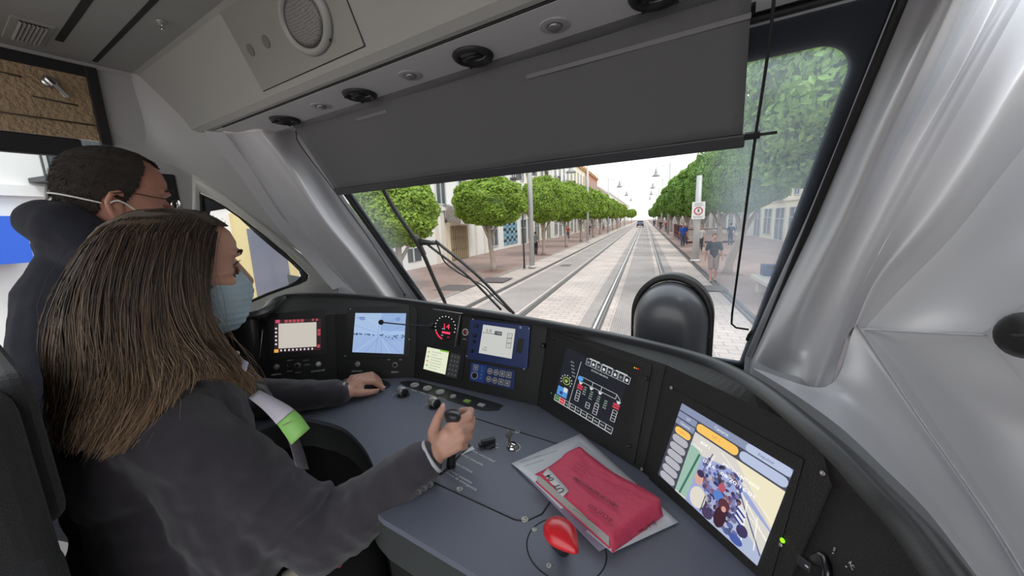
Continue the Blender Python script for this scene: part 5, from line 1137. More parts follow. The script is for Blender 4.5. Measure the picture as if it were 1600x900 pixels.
for k, s_ in enumerate(('ATENCIÓN', 'TRÁNSITO', 'FERROVIARIO')): put_text(mb, s_, FS @ Matrix.Translation((0, .30 - .052 * k, .001)), .045, wid=.3 + .04 * (k == 2))
for k, s_ in enumerate(('PROHIBIDO', 'EL PASO')): put_text(mb, s_, FS @ Matrix.Translation((0, -.25 - .055 * k, .001)), .05, wid=.38 - .08 * k)
lbuild(mb, 'lettering', mat('sign_black', (.05, .05, .06), .5), t, recalc=False)
mb = MB(); mb.box((-.04, 0, 2.0), (.04, .1, 2.05)); mb.box((-.04, 0, 2.3), (.04, .1, 2.35)); lbuild(mb, 'bracket', M_POLE, t)

# --- buildings ----------------------------------------------------------------------------
def wallm(n, c): return mat(n, c, .85, var=.05, vscale=1.2, bump=.1, bscale=20)
W1 = wallm('white_render', (.78, .76, .74)); W2 = wallm('cream_render', (.80, .72, .56)); W3 = wallm('salmon_brick', (.50, .22, .15)); W4 = wallm('pale_stone', (.70, .64, .56)); OC = wallm('ochre_cornice', (.62, .36, .14)); YW = wallm('yellow_frame_paint', (.72, .60, .32))
M_WIN = mat('dark_window_glass', (.07, .085, .10), .12, spec=.8); M_FRM = mat('window_frame_white', (.6, .6, .58), .5); M_IRON = mat('balcony_iron', (.06, .06, .065), .5)
def rect_wall(mb, side, u, v0, v1, z0, z1, d0, d1, mi=0):       # box on the facade: proud by d0..d1 towards the street
    s_ = 1 if side < 0 else -1; a, b = u + s_ * d0, u + s_ * d1; mb.box((min(a, b), v0, z0), (max(a, b), v1, z1), mi)
def building(side, u, v0, v1, h, wall, label, cat='building', floors=3, bays=4, ground=True, cornice=None, balc=True, low=2.7, ww=.9, wm=M_WIN, group=None, skipg=()):
    vm = (v0 + v1) / 2; t = sempty('townhouse', u, vm, label, cat, group); s_ = 1 if side < 0 else -1; V = (v1 - v0) / 2 - .01
    mb = MB(); rect_wall(mb, side, 0, -V, V, 0, h, -6, 0); lbuild(mb, 'wall', wall, t)
    mb = MB(); rect_wall(mb, side, 0, -V, V, h - .35, h - .1, -.1, .22); rect_wall(mb, side, 0, -V, V, h - .1, h, -.1, .32); rect_wall(mb, side, 0, -V, V, low, low + .18, -.1, .1); lbuild(mb, 'cornice', cornice or wall, t)
    mb = MB(); rect_wall(mb, side, 0, -V, V, h, h + .45, -.3, -.1); lbuild(mb, 'parapet', wall, t)
    fh = (h - low - .5) / max(1, floors - 1); bw = 2 * V / bays
    for f in range(floors):
        z0 = low + .25 + (f - 1) * fh if f else 0.05
        for b in range(bays):
            c = -V + bw * (b + .5)
            if f == 0 and (not ground or b in skipg): continue
            if f == 0: y0, y1, za, zb = c - bw * .33, c + bw * .33, .05 if b % 2 else .35, low - .45
            else: y0, y1, za, zb = c - ww * .5, c + ww * .5, z0 + .1, z0 + fh * .72
            mb = MB(); k = .07
            for (A, B, Z0, Z1) in ((y0 - k, y0, za, zb + k), (y1, y1 + k, za, zb + k), (y0, y1, zb, zb + k), (y0 - k, y1 + k, za - .05, za), ((y0 + y1) / 2 - .02, (y0 + y1) / 2 + .02, za, zb), (y0, y1, (za + zb * 2) / 3 - .02, (za + zb * 2) / 3 + .02)): rect_wall(mb, side, 0, A, B, Z0, Z1, -.02, .07)
            o = lbuild(mb, 'window' if f or b % 2 == 0 else 'shop_front', M_FRM, t)
            mb = MB(); rect_wall(mb, side, 0, y0, y1, za, zb, -.03, .012); lbuild(mb, 'pane', wm, o) if False else None
            p_ = mb.build('pane', wm, None); p_.parent = o
            if f and balc and b % 2 == f % 2:
                mb = MB(); rect_wall(mb, side, 0, y0 - .25, y1 + .25, za - .12, za - .04, 0, .55)
                for q in np.arange(y0 - .22, y1 + .24, .11): rect_wall(mb, side, 0, q - .012, q + .012, za - .04, za + .75, .50, .525)
                rect_wall(mb, side, 0, y0 - .24, y1 + .24, za + .72, za + .77, .48, .54)
                for q in (y0 - .24, y1 + .22): rect_wall(mb, side, 0, q, q + .02, za + .72, za + .77, 0, .5)
                lbuild(mb, 'balcony', M_IRON, t)
    return t
b0 = building(-1, -10, -12, 10.9, 7.0, W1, 'white house with a yellow-framed shop window, seen through the small side window', floors=2, bays=5, ground=False, group=None)
def feat(t, name, m, p0, p1, d0, d1, v_mid, bevel=0, parent=None):
    mb = MB(); rect_wall(mb, -1, 0, min(p0[0], p1[0]) - v_mid, max(p0[0], p1[0]) - v_mid, min(p0[1], p1[1]), max(p0[1], p1[1]), d0, d1); return lbuild(mb, name, m, t)
def fz(px, py): p = on_uz(px, py, -10); return (p.y, p.z)
vm0 = (-12 + 10.9) / 2
a = (6.8, .05); b = (7.85, 2.1)
feat(b0, 'display_surround', YW, (a[0] - .3, .0), (b[0] + .3, 2.45), 0, .12, vm0); feat(b0, 'display_pane', mat('display_glass', (.20, .21, .27), .08, spec=1.0), (a[0], .15), (b[0], 2.05), .10, .14, vm0)
feat(b0, 'canopy', mat('blue_canopy', (.03, .12, .62), .6), (2.3, 1.6), (3.0, 2.35), .1, .5, vm0)
for k, q in enumerate((-3, 0.2, 3.6)): feat(b0, 'window', M_WIN, (q, .9), (q + 1.1, 2.1), 0, .03, vm0)
b1 = building(-1, -10, 10.9, 23.2, 8.0, W1, 'white house with a barred doorway and fan canopy behind the first trees', floors=3, bays=5, ground=False, balc=True)
vm1 = (10.9 + 23.2) / 2
d0_, d1_ = fz(701, 360), fz(729, 405)
feat(b1, 'door_surround', wallm('warm_stone', (.70, .60, .46)), (d0_[0] - .35, 0), (d1_[0] + .35, 2.15), 0, .10, vm1)
dr = feat(b1, 'door', mat('tan_door', (.42, .32, .20), .6), (d0_[0], 0), (d1_[0], 1.9), .08, .12, vm1)
mb = MB()
for q in np.arange(d0_[0], d1_[0] + .01, (d1_[0] - d0_[0]) / 8): rect_wall(mb, -1, 0, q - vm1 - .02, q - vm1 + .02, .0, 1.9, .14, .17)
for z in (.05, .65, 1.25, 1.85): rect_wall(mb, -1, 0, d0_[0] - vm1, d1_[0] - vm1, z - .02, z + .02, .13, .18)
lbuild(mb, 'iron_grille', mat('bronze_bars', (.30, .24, .15), .5, .3), b1)
mb = MB(); cv = (d0_[0] + d1_[0]) / 2 - vm1; W_c = 1.35; rows = []
for i in range(9): a = math.pi * i / 8 - math.pi / 2; rows.append([(0.05, cv - W_c + .0, 2.15 + .0)] )
mb.grid([[(.04 + .95 * math.sin(j / 8 * math.pi / 2), cv - W_c + 2 * W_c * i / 10, 3.05 - .95 * (1 - math.cos(j / 8 * math.pi / 2)) ) for j in range(9)] for i in range(11)]); mb.box((.95, cv - W_c, 1.98), (1.0, cv + W_c, 2.12)); lbuild(mb, 'awning', mat('white_awning', (.62, .60, .58), .7, trans=.2), b1)
mb = MB()
for i in range(6): q = cv - W_c; a = i / 5 * math.pi / 2; mb.tube([(.05, q - .01, 2.1), (.05 + .95 * math.sin(a), q - .01, 2.1 + .95 * math.cos(a))], .02, 5)
lbuild(mb, 'awning_rib', mat('awning_frame', (.2, .2, .2), .5), b1)
for (x0, y0, x1, y1) in ((634, 365, 652, 402),):
    p0, p1 = fz(x0, y0), fz(x1, y1); feat(b1, 'window', M_WIN, (p0[0], .35), (p1[0] + .3, 1.6), 0, .03, vm1); feat(b1, 'window_bar', M_FRM, (p0[0], .95), (p1[0] + .3, 1.02), .03, .06, vm1); feat(b1, 'window_bar', M_FRM, ((p0[0] + p1[0]) / 2, .35), ((p0[0] + p1[0]) / 2 + .08, 1.6), .03, .06, vm1)
for q in (16.3, 16.9, 20.9, 22.2): feat(b1, 'pilaster', W4, (q, 0), (q + .22, 2.5), 0, .09, vm1)
b2 = building(-1, -10.2, 23.2, 32.5, 8.2, W1, 'white house with a blue chequered tile panel at street level', floors=3, bays=4, skipg=(1, 2), low=2.6)
vm2 = (23.2 + 32.5) / 2; mb = MB(); mb2 = MB(); mb3 = MB(); q0 = on_uz(788, 350, -10.1).y; q1 = on_uz(809, 350, -10.1).y
for i in range(6):
    for j in range(8):
        m_ = (mb, mb2, mb3)[(0 if (i + j) % 2 == 0 else (1 if (i * 3 + j) % 3 else 2))]
        rect_wall(m_, -1, 0, q0 - vm2 + (q1 - q0) / 6 * i, q0 - vm2 + (q1 - q0) / 6 * (i + .96), .25 + j * .215, .25 + (j + .96) * .215, 0, .05)
allp = MB(); 
for i_, m_ in enumerate((mb, mb2, mb3)):
    b_ = len(allp.v); allp.v += m_.v; allp.f += [[b_ + q for q in f] for f in m_.f]; allp.mi += [i_] * len(m_.f); allp.sm += m_.sm
lbuild(allp, 'tile_panel', [mat('tile_teal', (.22, .42, .48), .3), mat('tile_navy', (.02, .03, .06), .3), mat('tile_blue', (.12, .28, .42), .3)], b2)
building(-1, -10.3, 32.5, 42, 9.8, W2, 'cream house with arched upper windows above the left trees', floors=3, bays=4, cornice=OC)
building(-1, -10, 42, 52, 9.6, W1, 'white house with balconies beyond the cream one', floors=3, bays=4)
building(-1, -10, 52, 66, 10.4, W2, 'cream building with an ochre cornice, middle of the left row', floors=3, bays=5, cornice=OC)
building(-1, -10, 66, 84, 10.6, W3, 'reddish building with an orange cornice on the left', floors=3, bays=5, cornice=OC)
building(-1, -10, 84, 110, 9.0, W4, 'pale stone building far along the left side', floors=3, bays=6)
building(-1, -10, 110, 150, 9.5, W1, 'distant white building near the vanishing point, left', floors=3, bays=6)
building(-1, -10, 150, 260, 9.5, W4, 'last distant building on the left of the street', floors=3, bays=5, balc=False)
building(1, 9.5, 12, 27, 8, W1, 'white building behind the big tree, right edge', floors=3, bays=4)
b3 = building(1, 9.0, 27, 38, 8, W2, 'yellow-cream corner shop across the right pavement', floors=3, bays=4)
building(1, 8.2, 38, 54, 8.4, W1, 'white building behind the terrace on the right', floors=3, bays=5)
building(1, 8, 54, 90, 9.4, wallm('pink_render', (.74, .62, .58)), 'pinkish building above the right row of trees', floors=3, bays=8, cornice=OC)
building(1, 8, 90, 140, 9, W4, 'pale building far along the right side', floors=3, bays=8)
building(1, 8, 140, 260, 9, W1, 'last distant building on the right of the street', floors=3, bays=5, balc=False)
# distant houses closing the view
building(1, 60, 380, 420, 9, W1, 'faint white block closing the end of the street', floors=3, bays=4, balc=False).location = SP3(10, 330, 0)

# --- terrace fence, bench, stall, car ----------------------------------------------------------
t = sempty('terrace_fence', 2.75, 34, 'dark café terrace railing beside the man in blue', 'fence')
for k in range(8): mb = MB(); mb.box((-.03, -6 + k * 1.7, 0), (.03, -5.94 + k * 1.7, 1.25)); lbuild(mb, 'post', mat('maroon_metal', (.10, .03, .04), .5), t)
mb = MB(); mb.box((-.02, -6, 1.18), (.02, 5.9, 1.25)); mb.box((-.02, -6, .55), (.02, 5.9, .6)); mb.box((-.02, -6, .08), (.02, 5.9, .35)); mb.box((-.02, -6, .08), (3.2, -5.95, .22)); mb.box((-.02, -6, 1.0), (3.2, -5.95, 1.06)); lbuild(mb, 'rail', MATS['maroon_metal'], t)
mb = MB()
for k in range(36): mb.box((-.012, -6 + k * .33, .1), (.012, -5.975 + k * .33, 1.2))
lbuild(mb, 'bars', MATS['maroon_metal'], t)
t = sempty('stone_bench', 2.95, 9.9, 'pale stone bench with a box on it, lower right of the windscreen', 'bench')
mb = MB(); mb.box((-.35, -1.3, .30), (.35, 1.0, .42)); lbuild(mb, 'seat', mat('bench_stone', (.55, .50, .45), .7), t, bevel=.02)
for q in (-1.0, .6): mb = MB(); mb.box((-.25, q, 0), (.25, q + .22, .30)); lbuild(mb, 'leg', MATS['bench_stone'], t)
t = sempty('wooden_crate', 3.35, 9.9, 'brown wooden box standing on the stone bench', 'box', z=.42)
mb = MB(); mb.box((-.28, -.4, .0), (.28, .4, .42)); lbuild(mb, 'crate_body', mat('crate_wood', (.42, .26, .17), .8, var=.15, vscale=20), t, bevel=.01)
mb = MB()
for z in (.02, .16, .30): mb.box((-.30, -.42, z), (.30, .42, z + .1))
lbuild(mb, 'slat', mat('crate_slat', (.48, .31, .20), .8), t)
t = sempty('blue_crate', 2.95, 10.6, 'small dark blue crate on the bench beside the wooden box', 'crate', z=.42)
mb = MB(); mb.box((-.18, -.15, 0), (.18, .15, .28)); lbuild(mb, 'crate_body', mat('navy_plastic', (.03, .05, .14), .5), t, bevel=.02); mb = MB(); mb.box((-.12, -.16, .19), (.12, -.15, .24)); lbuild(mb, 'hand_slot', M_GROOVE, t)
t = sempty('dark_bag', 3.3, 9.9, 'black bag slumped on top of the wooden box', 'bag', z=.84)
mb = MB(); mb.ico((0, 0, .08), (.22, .16, .10), sub=3); lbuild(mb, 'bag_body', M_BLACK, t); mb = MB(); mb.tube([(-.1, 0, .15), (-.03, 0, .26), (.06, 0, .26), (.12, 0, .14)], .012, 6); lbuild(mb, 'strap', M_BLACK, t)
# car
t = sempty('car', -.95, 84, 'dark blue car driving away on the tracks far ahead', 'car')
M_CAR = mat('navy_car_paint', (.03, .035, .10), .25, coat=1.0)
prof = [(-1.65, .25), (1.6, .25), (1.68, .55), (1.55, .72), (.95, .80), (.45, 1.15), (-1.0, 1.17), (-1.5, .82), (-1.7, .75)]
mb = MB(); mb.prism([(y, z) for y, z in prof], -.68, .68, 0, frame((0, 0, 0), (0, 1, 0), (0, 0, 1))); lbuild(mb, 'body', M_CAR, t, bevel=.06)
mb = MB(); mb.box((-.55, -1.42, .82), (.55, -1.36, 1.08), 0, Matrix.Translation((0, .12, 0)) @ Matrix.Rotation(-.2, 4, 'X')); lbuild(mb, 'rear_window', mat('car_glass', (.02, .02, .025), .1), t)
for x in (-.5, .5): mb = MB(); mb.box((x - .12, -1.74, .6), (x + .12, -1.70, .72)); lbuild(mb, 'tail_light', mat('tail_red', (.4, .02, .02), .3), t)
mb = MB(); mb.box((-.2, -1.73, .42), (.2, -1.71, .52)); lbuild(mb, 'number_plate', M_FRM, t)
for x in (-.62, .62):
    for y in (-1.0, 1.05): mb = MB(); mb.lathe([(.05, -.09), (.26, -.09), (.28, -.05), (.28, .05), (.26, .09), (.05, .09)], 18, 0, axis((x, y, .28), (1, 0, 0))); lbuild(mb, 'wheel', M_RUB, t)
# --- people in the street ---------------------------------------------------------------------
cb = mat('black_tshirt', (.03, .035, .045), .8); cj = mat('blue_jacket', (.02, .08, .42), .7); jn = mat('jeans', (.06, .075, .13), .8); kh = mat('khaki_shorts', (.30, .22, .20), .8); gw = mat('white_shirt', (.62, .6, .6), .8)
pedestrian(1.93, 12.1, 'person in a black t-shirt walking towards the tram on the right', cb, kh, h=1.40, face=1, stride=.12, shorts=True)
pedestrian(2.34, 26.2, 'person in a bright blue jacket walking by the terrace railing', cj, jn, h=1.46, face=1, stride=.16)
pedestrian(2.9, 22.5, 'person in white half hidden behind the sign pole', gw, M_BLACK, h=1.36, face=1, stride=.08)
pedestrian(3.75, 11.2, 'person in a pale top bending over the bench at the right edge', gw, gw, h=1.25, face=1, stride=.05, hair=mat('grey_hair', (.25, .22, .22), .8))
pedestrian(5.2, 27, 'person in dark blue standing before the corner shop', mat('navy_top', (.03, .05, .12), .8), jn, h=1.40, face=-1, stride=.05)
pedestrian(-6.15, 21.2, 'person in grey walking behind the third tree on the left', mat('grey_top', (.22, .24, .23), .8), M_BLACK, h=1.35, face=-1, stride=.1)
for i, (u, v, c_) in enumerate(((-7.5, 38, 'red'), (-6.6, 47, 'black'), (-7.3, 56, 'brown'), (-6.8, 66, 'grey'), (3.6, 40, 'white'), (2.6, 52, 'maroon'), (2.2, 60, 'black'), (1.8, 84, 'navy'))):
    cc_ = {'red': (.4, .06, .05), 'black': (.03, .03, .03), 'brown': (.2, .12, .08), 'grey': (.3, .3, .3), 'white': (.65, .65, .65), 'maroon': (.25, .04, .06), 'navy': (.03, .05, .15)}[c_]
    pedestrian(u, v, 'tiny distant person in %s on the %s pavement, %s' % (c_, 'left' if u < 0 else 'right', ('by the red shop', 'under the row of trees', 'beyond the trees', 'near the far poles', 'inside the terrace', 'beside the terrace', 'past the terrace', 'close to the rails')[i]), mat('top_' + c_, cc_, .8), jn, h=1.42, stride=.1, group='distant pedestrians')
# ================================================================ THE TWO PEOPLE IN THE CAB
HZ = [-.115, -.108, -.096, -.08, -.06, -.04, -.02, 0, .02, .04, .06, .08, .096, .108, .1145]
HF = [.050, .072, .082, .086, .086, .088, .087, .082, .079, .086, .087, .078, .060, .034, .008]
HB = [.02, -.005, -.030, -.050, -.066, -.078, -.087, -.094, -.098, -.099, -.096, -.086, -.070, -.045, -.012]
HW = [.014, .030, .042, .050, .056, .061, .066, .070, .073, .0745, .074, .067, .055, .036, .010]
def hs(th, z, off=0.0, k=1.0):
    yf = np.interp(z, HZ, HF); yb = np.interp(z, HZ, HB); w_ = np.interp(z, HZ, HW); yc = -.005 * (1 - abs(z) * 3)
    c, s_ = math.cos(th), math.sin(th); e = .86
    x = w_ * math.copysign(abs(s_) ** e, s_); y = yc + ((yf - yc) if c > 0 else (yc - yb)) * math.copysign(abs(c) ** e, c)
    d = Vector((s_, c, .25 * z / .115 * 1.6)).normalized() * off
    return (Vector((x, y, z)) + d) * k
def add_head(b, M):
    rows = [[hs(2 * math.pi * i / 40, z) for i in range(40)] for z in HZ]
    n = 40; vs = [p for r in rows for p in r]; fs = [(i * n + k, i * n + (k + 1) % n, (i + 1) * n + (k + 1) % n, (i + 1) * n + k) for i in range(len(HZ) - 1) for k in range(n)]
    fs += [tuple(range(n))[::-1], tuple(range((len(HZ) - 1) * n, len(HZ) * n))]
    b.mb.add(vs, fs, 0, True, M)
    T_ = lambda x, y, z: M @ Vector((x, y, z))
    b.cap(T_(0, .080, .022), .0085, T_(0, .104, -.018), .0115); b.ell(T_(.010, .094, -.020), .0085); b.ell(T_(-.010, .094, -.020), .0085)       # nose
    for s_ in (-1, 1):
        b.cap(T_(s_ * .012, .085, .040), .009, T_(s_ * .045, .070, .040), .008); b.cap(T_(s_ * .050, .058, -.012), .014, T_(s_ * .06, .025, -.008), .012)  # brow, cheekbone
        b.cap(T_(s_ * .018, .078, -.062), .008, T_(0, .084, -.060), .009)
        # ear
        E = [(.070, .004, .018), (.079, -.006, .030), (.083, -.020, .026), (.084, -.028, .010), (.080, -.022, -.008), (.073, -.010, -.026), (.068, -.002, -.020)]
        b.chain([T_(s_ * x, y, z) for x, y, z in E], [.005, .0055, .0055, .0055, .006, .0075, .005]); b.cap(T_(s_ * .069, -.010, .012), .012, T_(s_ * .070, -.010, -.008), .010)
    b.cap(T_(0, .062, -.094), .016, T_(0, .070, -.090), .016)
def head_patch(M, inside, off, name, m, parent, zs=None, nth=120, nz=70, thick=.002, wob=0.0, sub=0):
    zs = zs or [-.115 + .2295 * (1 - math.cos(math.pi * (i / nz))) / 2 for i in range(nz + 1)]
    vs = []; fs = []; ok = []
    for z in zs:
        for k in range(nth):
            th = 2 * math.pi * k / nth - math.pi; o_ = off(th, z) if callable(off) else off
            p = hs(th, z, o_ + wob * noise.noise(Vector((math.sin(th) * 6, math.cos(th) * 6, z * 90)))); vs.append(M @ p); ok.append(inside(th, z))
    for i in range(len(zs) - 1):
        for k in range(nth):
            j = (k + 1) % nth; q = (i * nth + k, i * nth + j, (i + 1) * nth + j, (i + 1) * nth + k)
            if all(ok[x] for x in q): fs.append(q)
    used = sorted({x for f in fs for x in f}); mp = {x: i for i, x in enumerate(used)}
    mb = MB(); mb.add([vs[x] for x in used], [[mp[x] for x in f] for f in fs], 0, True); return mb.build(name, m, parent, thick=thick, recalc=False, sub=sub)
def displace(o, size, strength, name='folds'):
    tx = bpy.data.textures.new(name, 'CLOUDS'); tx.noise_scale = size; tx.noise_depth = 2
    q = o.modifiers.new('folds', 'DISPLACE'); q.texture = tx; q.strength = strength; q.mid_level = .5; q.texture_coords = 'LOCAL'
    return o
def fabric(name, c, scale=900, var=.12, rough=.85, sheen=.3): return mat(name, c, rough, bump=.35, bscale=scale, var=var, vscale=400, sheen=sheen)
M_JACK = fabric('charcoal_suit_cloth', (.040, .034, .044)); M_HOOD = fabric('navy_fleece', (.007, .008, .017), 500, sheen=.05); M_SEAT = fabric('dark_seat_fabric', (.016, .016, .018), 600)
M_MASKB = mat('pale_blue_mask', (.60, .78, .88), .75, bump=.3, bscale=300, trans=.2); M_MASKW = mat('white_mask', (.72, .72, .70), .7, bump=.2, bscale=300)

# ---- woman driver ----
dr_ = empty('person', (-.9, .2, 1.15), 'seated woman driver in a charcoal blazer and blue mask, long brown hair', 'person')
HM = Matrix.Translation((-.897, .257, 1.875)) @ Matrix.Rotation(math.radians(-8), 4, 'Z') @ Matrix.Rotation(math.radians(-4), 4, 'X') @ Matrix.Diagonal((.97, .97, 1.05, 1))
b = Blob(); add_head(b, HM)
b.cap((-.89, .20, 1.80), .052, (-.90, .17, 1.70), .056)
b.cap((-.90, .18, 1.56), .10, (-.90, .16, 1.25), .10); b.cap((-1.03, .19, 1.61), .04, (-.78, .17, 1.61), .04)
b.cap((-.90, .12, 1.18), .10, (-.90, .12, 1.15), .10)
for s_ in (-1, 1): b.chain([(-.90 + s_ * .09, .12, 1.14), (-.90 + s_ * .12, .44, 1.13), (-.9 + s_ * .12, .50, .72)], [.08, .062, .045]); b.cap((-.9 + s_ * .12, .50, .62), .035, (-.9 + s_ * .12, .62, .595), .03)
SHr, ELr, WRr = Vector((-.755, .165, 1.635)), Vector((-.615, .300, 1.395)), onz(676, 712, 1.505)
SHl, ELl, WRl = Vector((-1.07, .20, 1.64)), Vector((-1.12, .40, 1.50)), onz(541, 613, 1.482)
b.chain([SHr, ELr, WRr], [.045, .036, .024]); b.chain([SHl, ELl, WRl], [.045, .036, .022])
# right hand, closed on the lever
K = [onz(711, 662, 1.552), onz(718, 672, 1.543), onz(721, 684, 1.530), onz(717, 697, 1.516)]
for k, kk in enumerate(K): b.cap(WRr.lerp(kk, .12), .0165, kk, .0120 - .0006 * k)
b.cap(onz(690, 700, 1.512), .016, onz(700, 680, 1.535), .017); b.cap(onz(684, 697, 1.515), .015, onz(706, 668, 1.545), .014)
F_ = [[K[0], onz(732, 651, 1.556), onz(730, 646, 1.540) + Vector((.0, .012, 0)), onz(716, 646, 1.535) + Vector((0, .012, 0))],
      [K[1], onz(733, 668, 1.536), onz(731, 662, 1.522) + Vector((0, .014, 0)), onz(715, 662, 1.520) + Vector((0, .014, 0))],
      [K[2], onz(731, 683, 1.520), onz(728, 676, 1.508) + Vector((0, .014, 0)), onz(714, 676, 1.506) + Vector((0, .012, 0))],
      [K[3], onz(725, 697, 1.508), onz(722, 690, 1.496) + Vector((0, .012, 0)), onz(711, 690, 1.494) + Vector((0, .010, 0))]]
for k, f in enumerate(F_): r0 = (.0102, .0102, .0096, .0088)[k]; b.chain(f, [r0 * 1.05, r0, r0 * .92, r0 * .8])
b.chain([onz(682, 700, 1.515), onz(677, 676, 1.532), onz(684, 655, 1.552), onz(691, 640, 1.562)], [.016, .0125, .0108, .0088])
# left hand, curled over the switch island
KL = [onz(566, 596, 1.497), onz(562, 592, 1.497), onz(556, 590, 1.492), onz(550, 590, 1.486)]
for k, kk in enumerate(KL): b.cap(WRl, .017, kk, .0115 - .0006 * k)
b.ell(onz(556, 603, 1.486), (.028, .024, .015))
for k in range(4):
    o_ = Vector((-.019 * k, .012 * k, 0)); r0 = (.0095, .0097, .009, .008)[k]
    b.chain([KL[k], onz(584, 596.5, 1.490) + o_, onz(594, 603, 1.468) + o_ * 1.0, onz(598, 607, 1.460) + o_], [r0 * 1.08, r0, r0 * .9, r0 * .72])
b.chain([onz(549, 613, 1.478), onz(564, 614, 1.472), onz(577, 613, 1.466), onz(588, 611, 1.463)], [.0135, .0115, .0098, .0078])
body = b.build('body', M_SKIN, dr_, voxel=.0026, smooth=3)
for (tip, prv) in ((onz(692, 636, 1.567), onz(684, 655, 1.552)), (onz(590, 610.5, 1.466), onz(577, 613, 1.466)), (onz(599.5, 606, 1.464), onz(594, 603, 1.468))):
    d = (tip - prv).normalized(); mb = MB(); mb.ico(tip + Vector((0, 0, .0035)), (.0052, .0065, .0022), sub=2, M=frame((0, 0, 0), d.cross(Vector((0, 0, 1))), d)); mb.build('nail', mat('finger_nail', (.72, .48, .42), .25), dr_)
# blazer
b = Blob()
b.cap((-.90, .185, 1.585), .138, (-.90, .175, 1.40), .135); b.cap((-.90, .175, 1.42), .138, (-.90, .16, 1.22), .15)
b.cap((-1.045, .20, 1.625), .068, (-.785, .175, 1.622), .070); b.cap((-.83, .15, 1.57), .095, (-.80, .16, 1.32), .115); b.cap((-.80, .15, 1.635), .075, (-.90, .14, 1.665), .075); b.cap((-.72, .19, 1.56), .07, (-.70, .22, 1.42), .08)
b.cap((-.90, .155, 1.685), .072, (-.90, .18, 1.60), .11); b.cap((-.95, .14, 1.665), .06, (-.85, .14, 1.665), .06); b.cap((-.98, .14, 1.58), .09, (-.82, .13, 1.58), .09)
def mix(a, c, t): return a.lerp(c, t)
b.chain([SHr + Vector((.0, 0, -.005)), mix(SHr, ELr, .35), mix(SHr, ELr, .7), ELr, mix(ELr, WRr, .35), mix(ELr, WRr, .70), mix(ELr, WRr, .90)], [.072, .070, .066, .060, .055, .048, .043])
b.cap(ELr + Vector((.012, .0, .02)), .048, ELr + Vector((.03, .06, .05)), .03)
for (t0, ang, r_) in ((.12, 0, .010), (.24, .6, .009), (.34, -.4, .007)):                    # bunched folds near the elbow
    c_ = mix(ELr, WRr, t0); dd_ = (WRr - ELr).normalized(); M = axis(c_, dd_); pts = [M @ Vector((.052 * math.cos(a), .052 * math.sin(a), .012 * math.sin(a * 1.5 + ang))) for a in np.linspace(0, 2 * math.pi, 14)]
    for i in range(13): b.cap(pts[i], r_, pts[i + 1], r_, n=8)
for (t0, ang, r_) in ((.45, 0, .010), (.62, .8, .010), (.8, .2, .010)):
    c_ = mix(SHr, ELr, t0); dd_ = (ELr - SHr).normalized(); M = axis(c_, dd_); pts = [M @ Vector((.064 * math.cos(a), .064 * math.sin(a), .02 * math.sin(a + ang))) for a in np.linspace(0, 2 * math.pi, 14)]
    for i in range(13): b.cap(pts[i], r_, pts[i + 1], r_, n=8)
b.chain([SHl, mix(SHl, ELl, .5), ELl, mix(ELl, WRl, .4), mix(ELl, WRl, .92)], [.066, .062, .054, .047, .037])
jk = b.build('blazer', M_JACK, dr_, voxel=.0055, smooth=5); displace(jk, .07, .018)
# trousers
b = Blob(); b.cap((-.90, .08, 1.16), .15, (-.90, .12, 1.14), .15)
for s_ in (-1, 1): b.chain([(-.90 + s_ * .09, .12, 1.14), (-.90 + s_ * .12, .44, 1.13), (-.9 + s_ * .12, .50, .66)], [.095, .075, .055])
b.build('trousers', M_BLACK, dr_, voxel=.012, smooth=3)
b = Blob()
for s_ in (-1, 1): b.cap((-.9 + s_ * .12, .49, .598), .045, (-.9 + s_ * .12, .64, .588), .036)
b.build('shoes', M_RUB, dr_, voxel=.01, smooth=2)
# cuffs, buttons
for (A, B_, r_) in ((ELr, WRr, .034), (ELl, WRl, .029)):
    d = (B_ - A).normalized(); c_ = A.lerp(B_, .985 if A is ELr else .97); mb = MB(); mb.lathe([(r_ * .9, -.03), (r_, -.008), (r_, .004), (r_ * .94, .006), (r_ * .9, -.02)], 28, 0, axis(c_, d)); mb.build('shirt_cuff', mat('shirt_cuff_white', (.62, .62, .66), .8), dr_)
for k, (px, py) in enumerate(((655, 768), (664, 762), (673, 756))):
    p = PD(px, py, .565); mb = MB(); mb.lathe([(.0058, 0), (.0058, .002), (.0045, .003), (.003, .0018), (.0003, .0018)], 16, 0, axis(p, (.45, -.6, .45))); mb.build('sleeve_button', mat('button_black', (.02, .02, .022), .4), dr_)
# lapel and lanyard, collar
mb = MB(); ribbon = cr([PD(398, 616, .665), PD(420, 630, .64), PD(440, 645, .62), PD(456, 662, .61), PD(470, 682, .605)], 16); wv_ = [.010, .012, .015, .017, .017]
def ribbon_rows(c, ws_, side): return [[p + side * w_ * -1, p, p + side * w_] for p, w_ in zip(c, np.interp(np.linspace(0, 1, len(c)), np.linspace(0, 1, len(ws_)), ws_))]
sd = (PD(430, 655, .62) - PD(448, 640, .63)).normalized()
rr2 = ribbon_rows(ribbon, wv_, sd); mb.grid(rr2[7:]); mb.build('green_lanyard', mat('lime_green_card', (.30, .62, .16), .5), dr_, thick=.0012)
mb = MB(); mb.grid([[q + Vector((.002, -.002, .002)) for q in r] for r in rr2[:10]]); mb.build('pale_ribbon', mat('lilac_white_ribbon', (.60, .56, .64), .6), dr_, thick=.0012)
mb = MB(); a = PD(449, 661, .606); put_text(mb, 'metro', frame(a, (PD(457, 658, .606) - PD(441, 665, .606)), sd * -1), .007); mb.build('lettering', mat('magenta_print', (.4, .05, .25), .6), dr_, recalc=False)
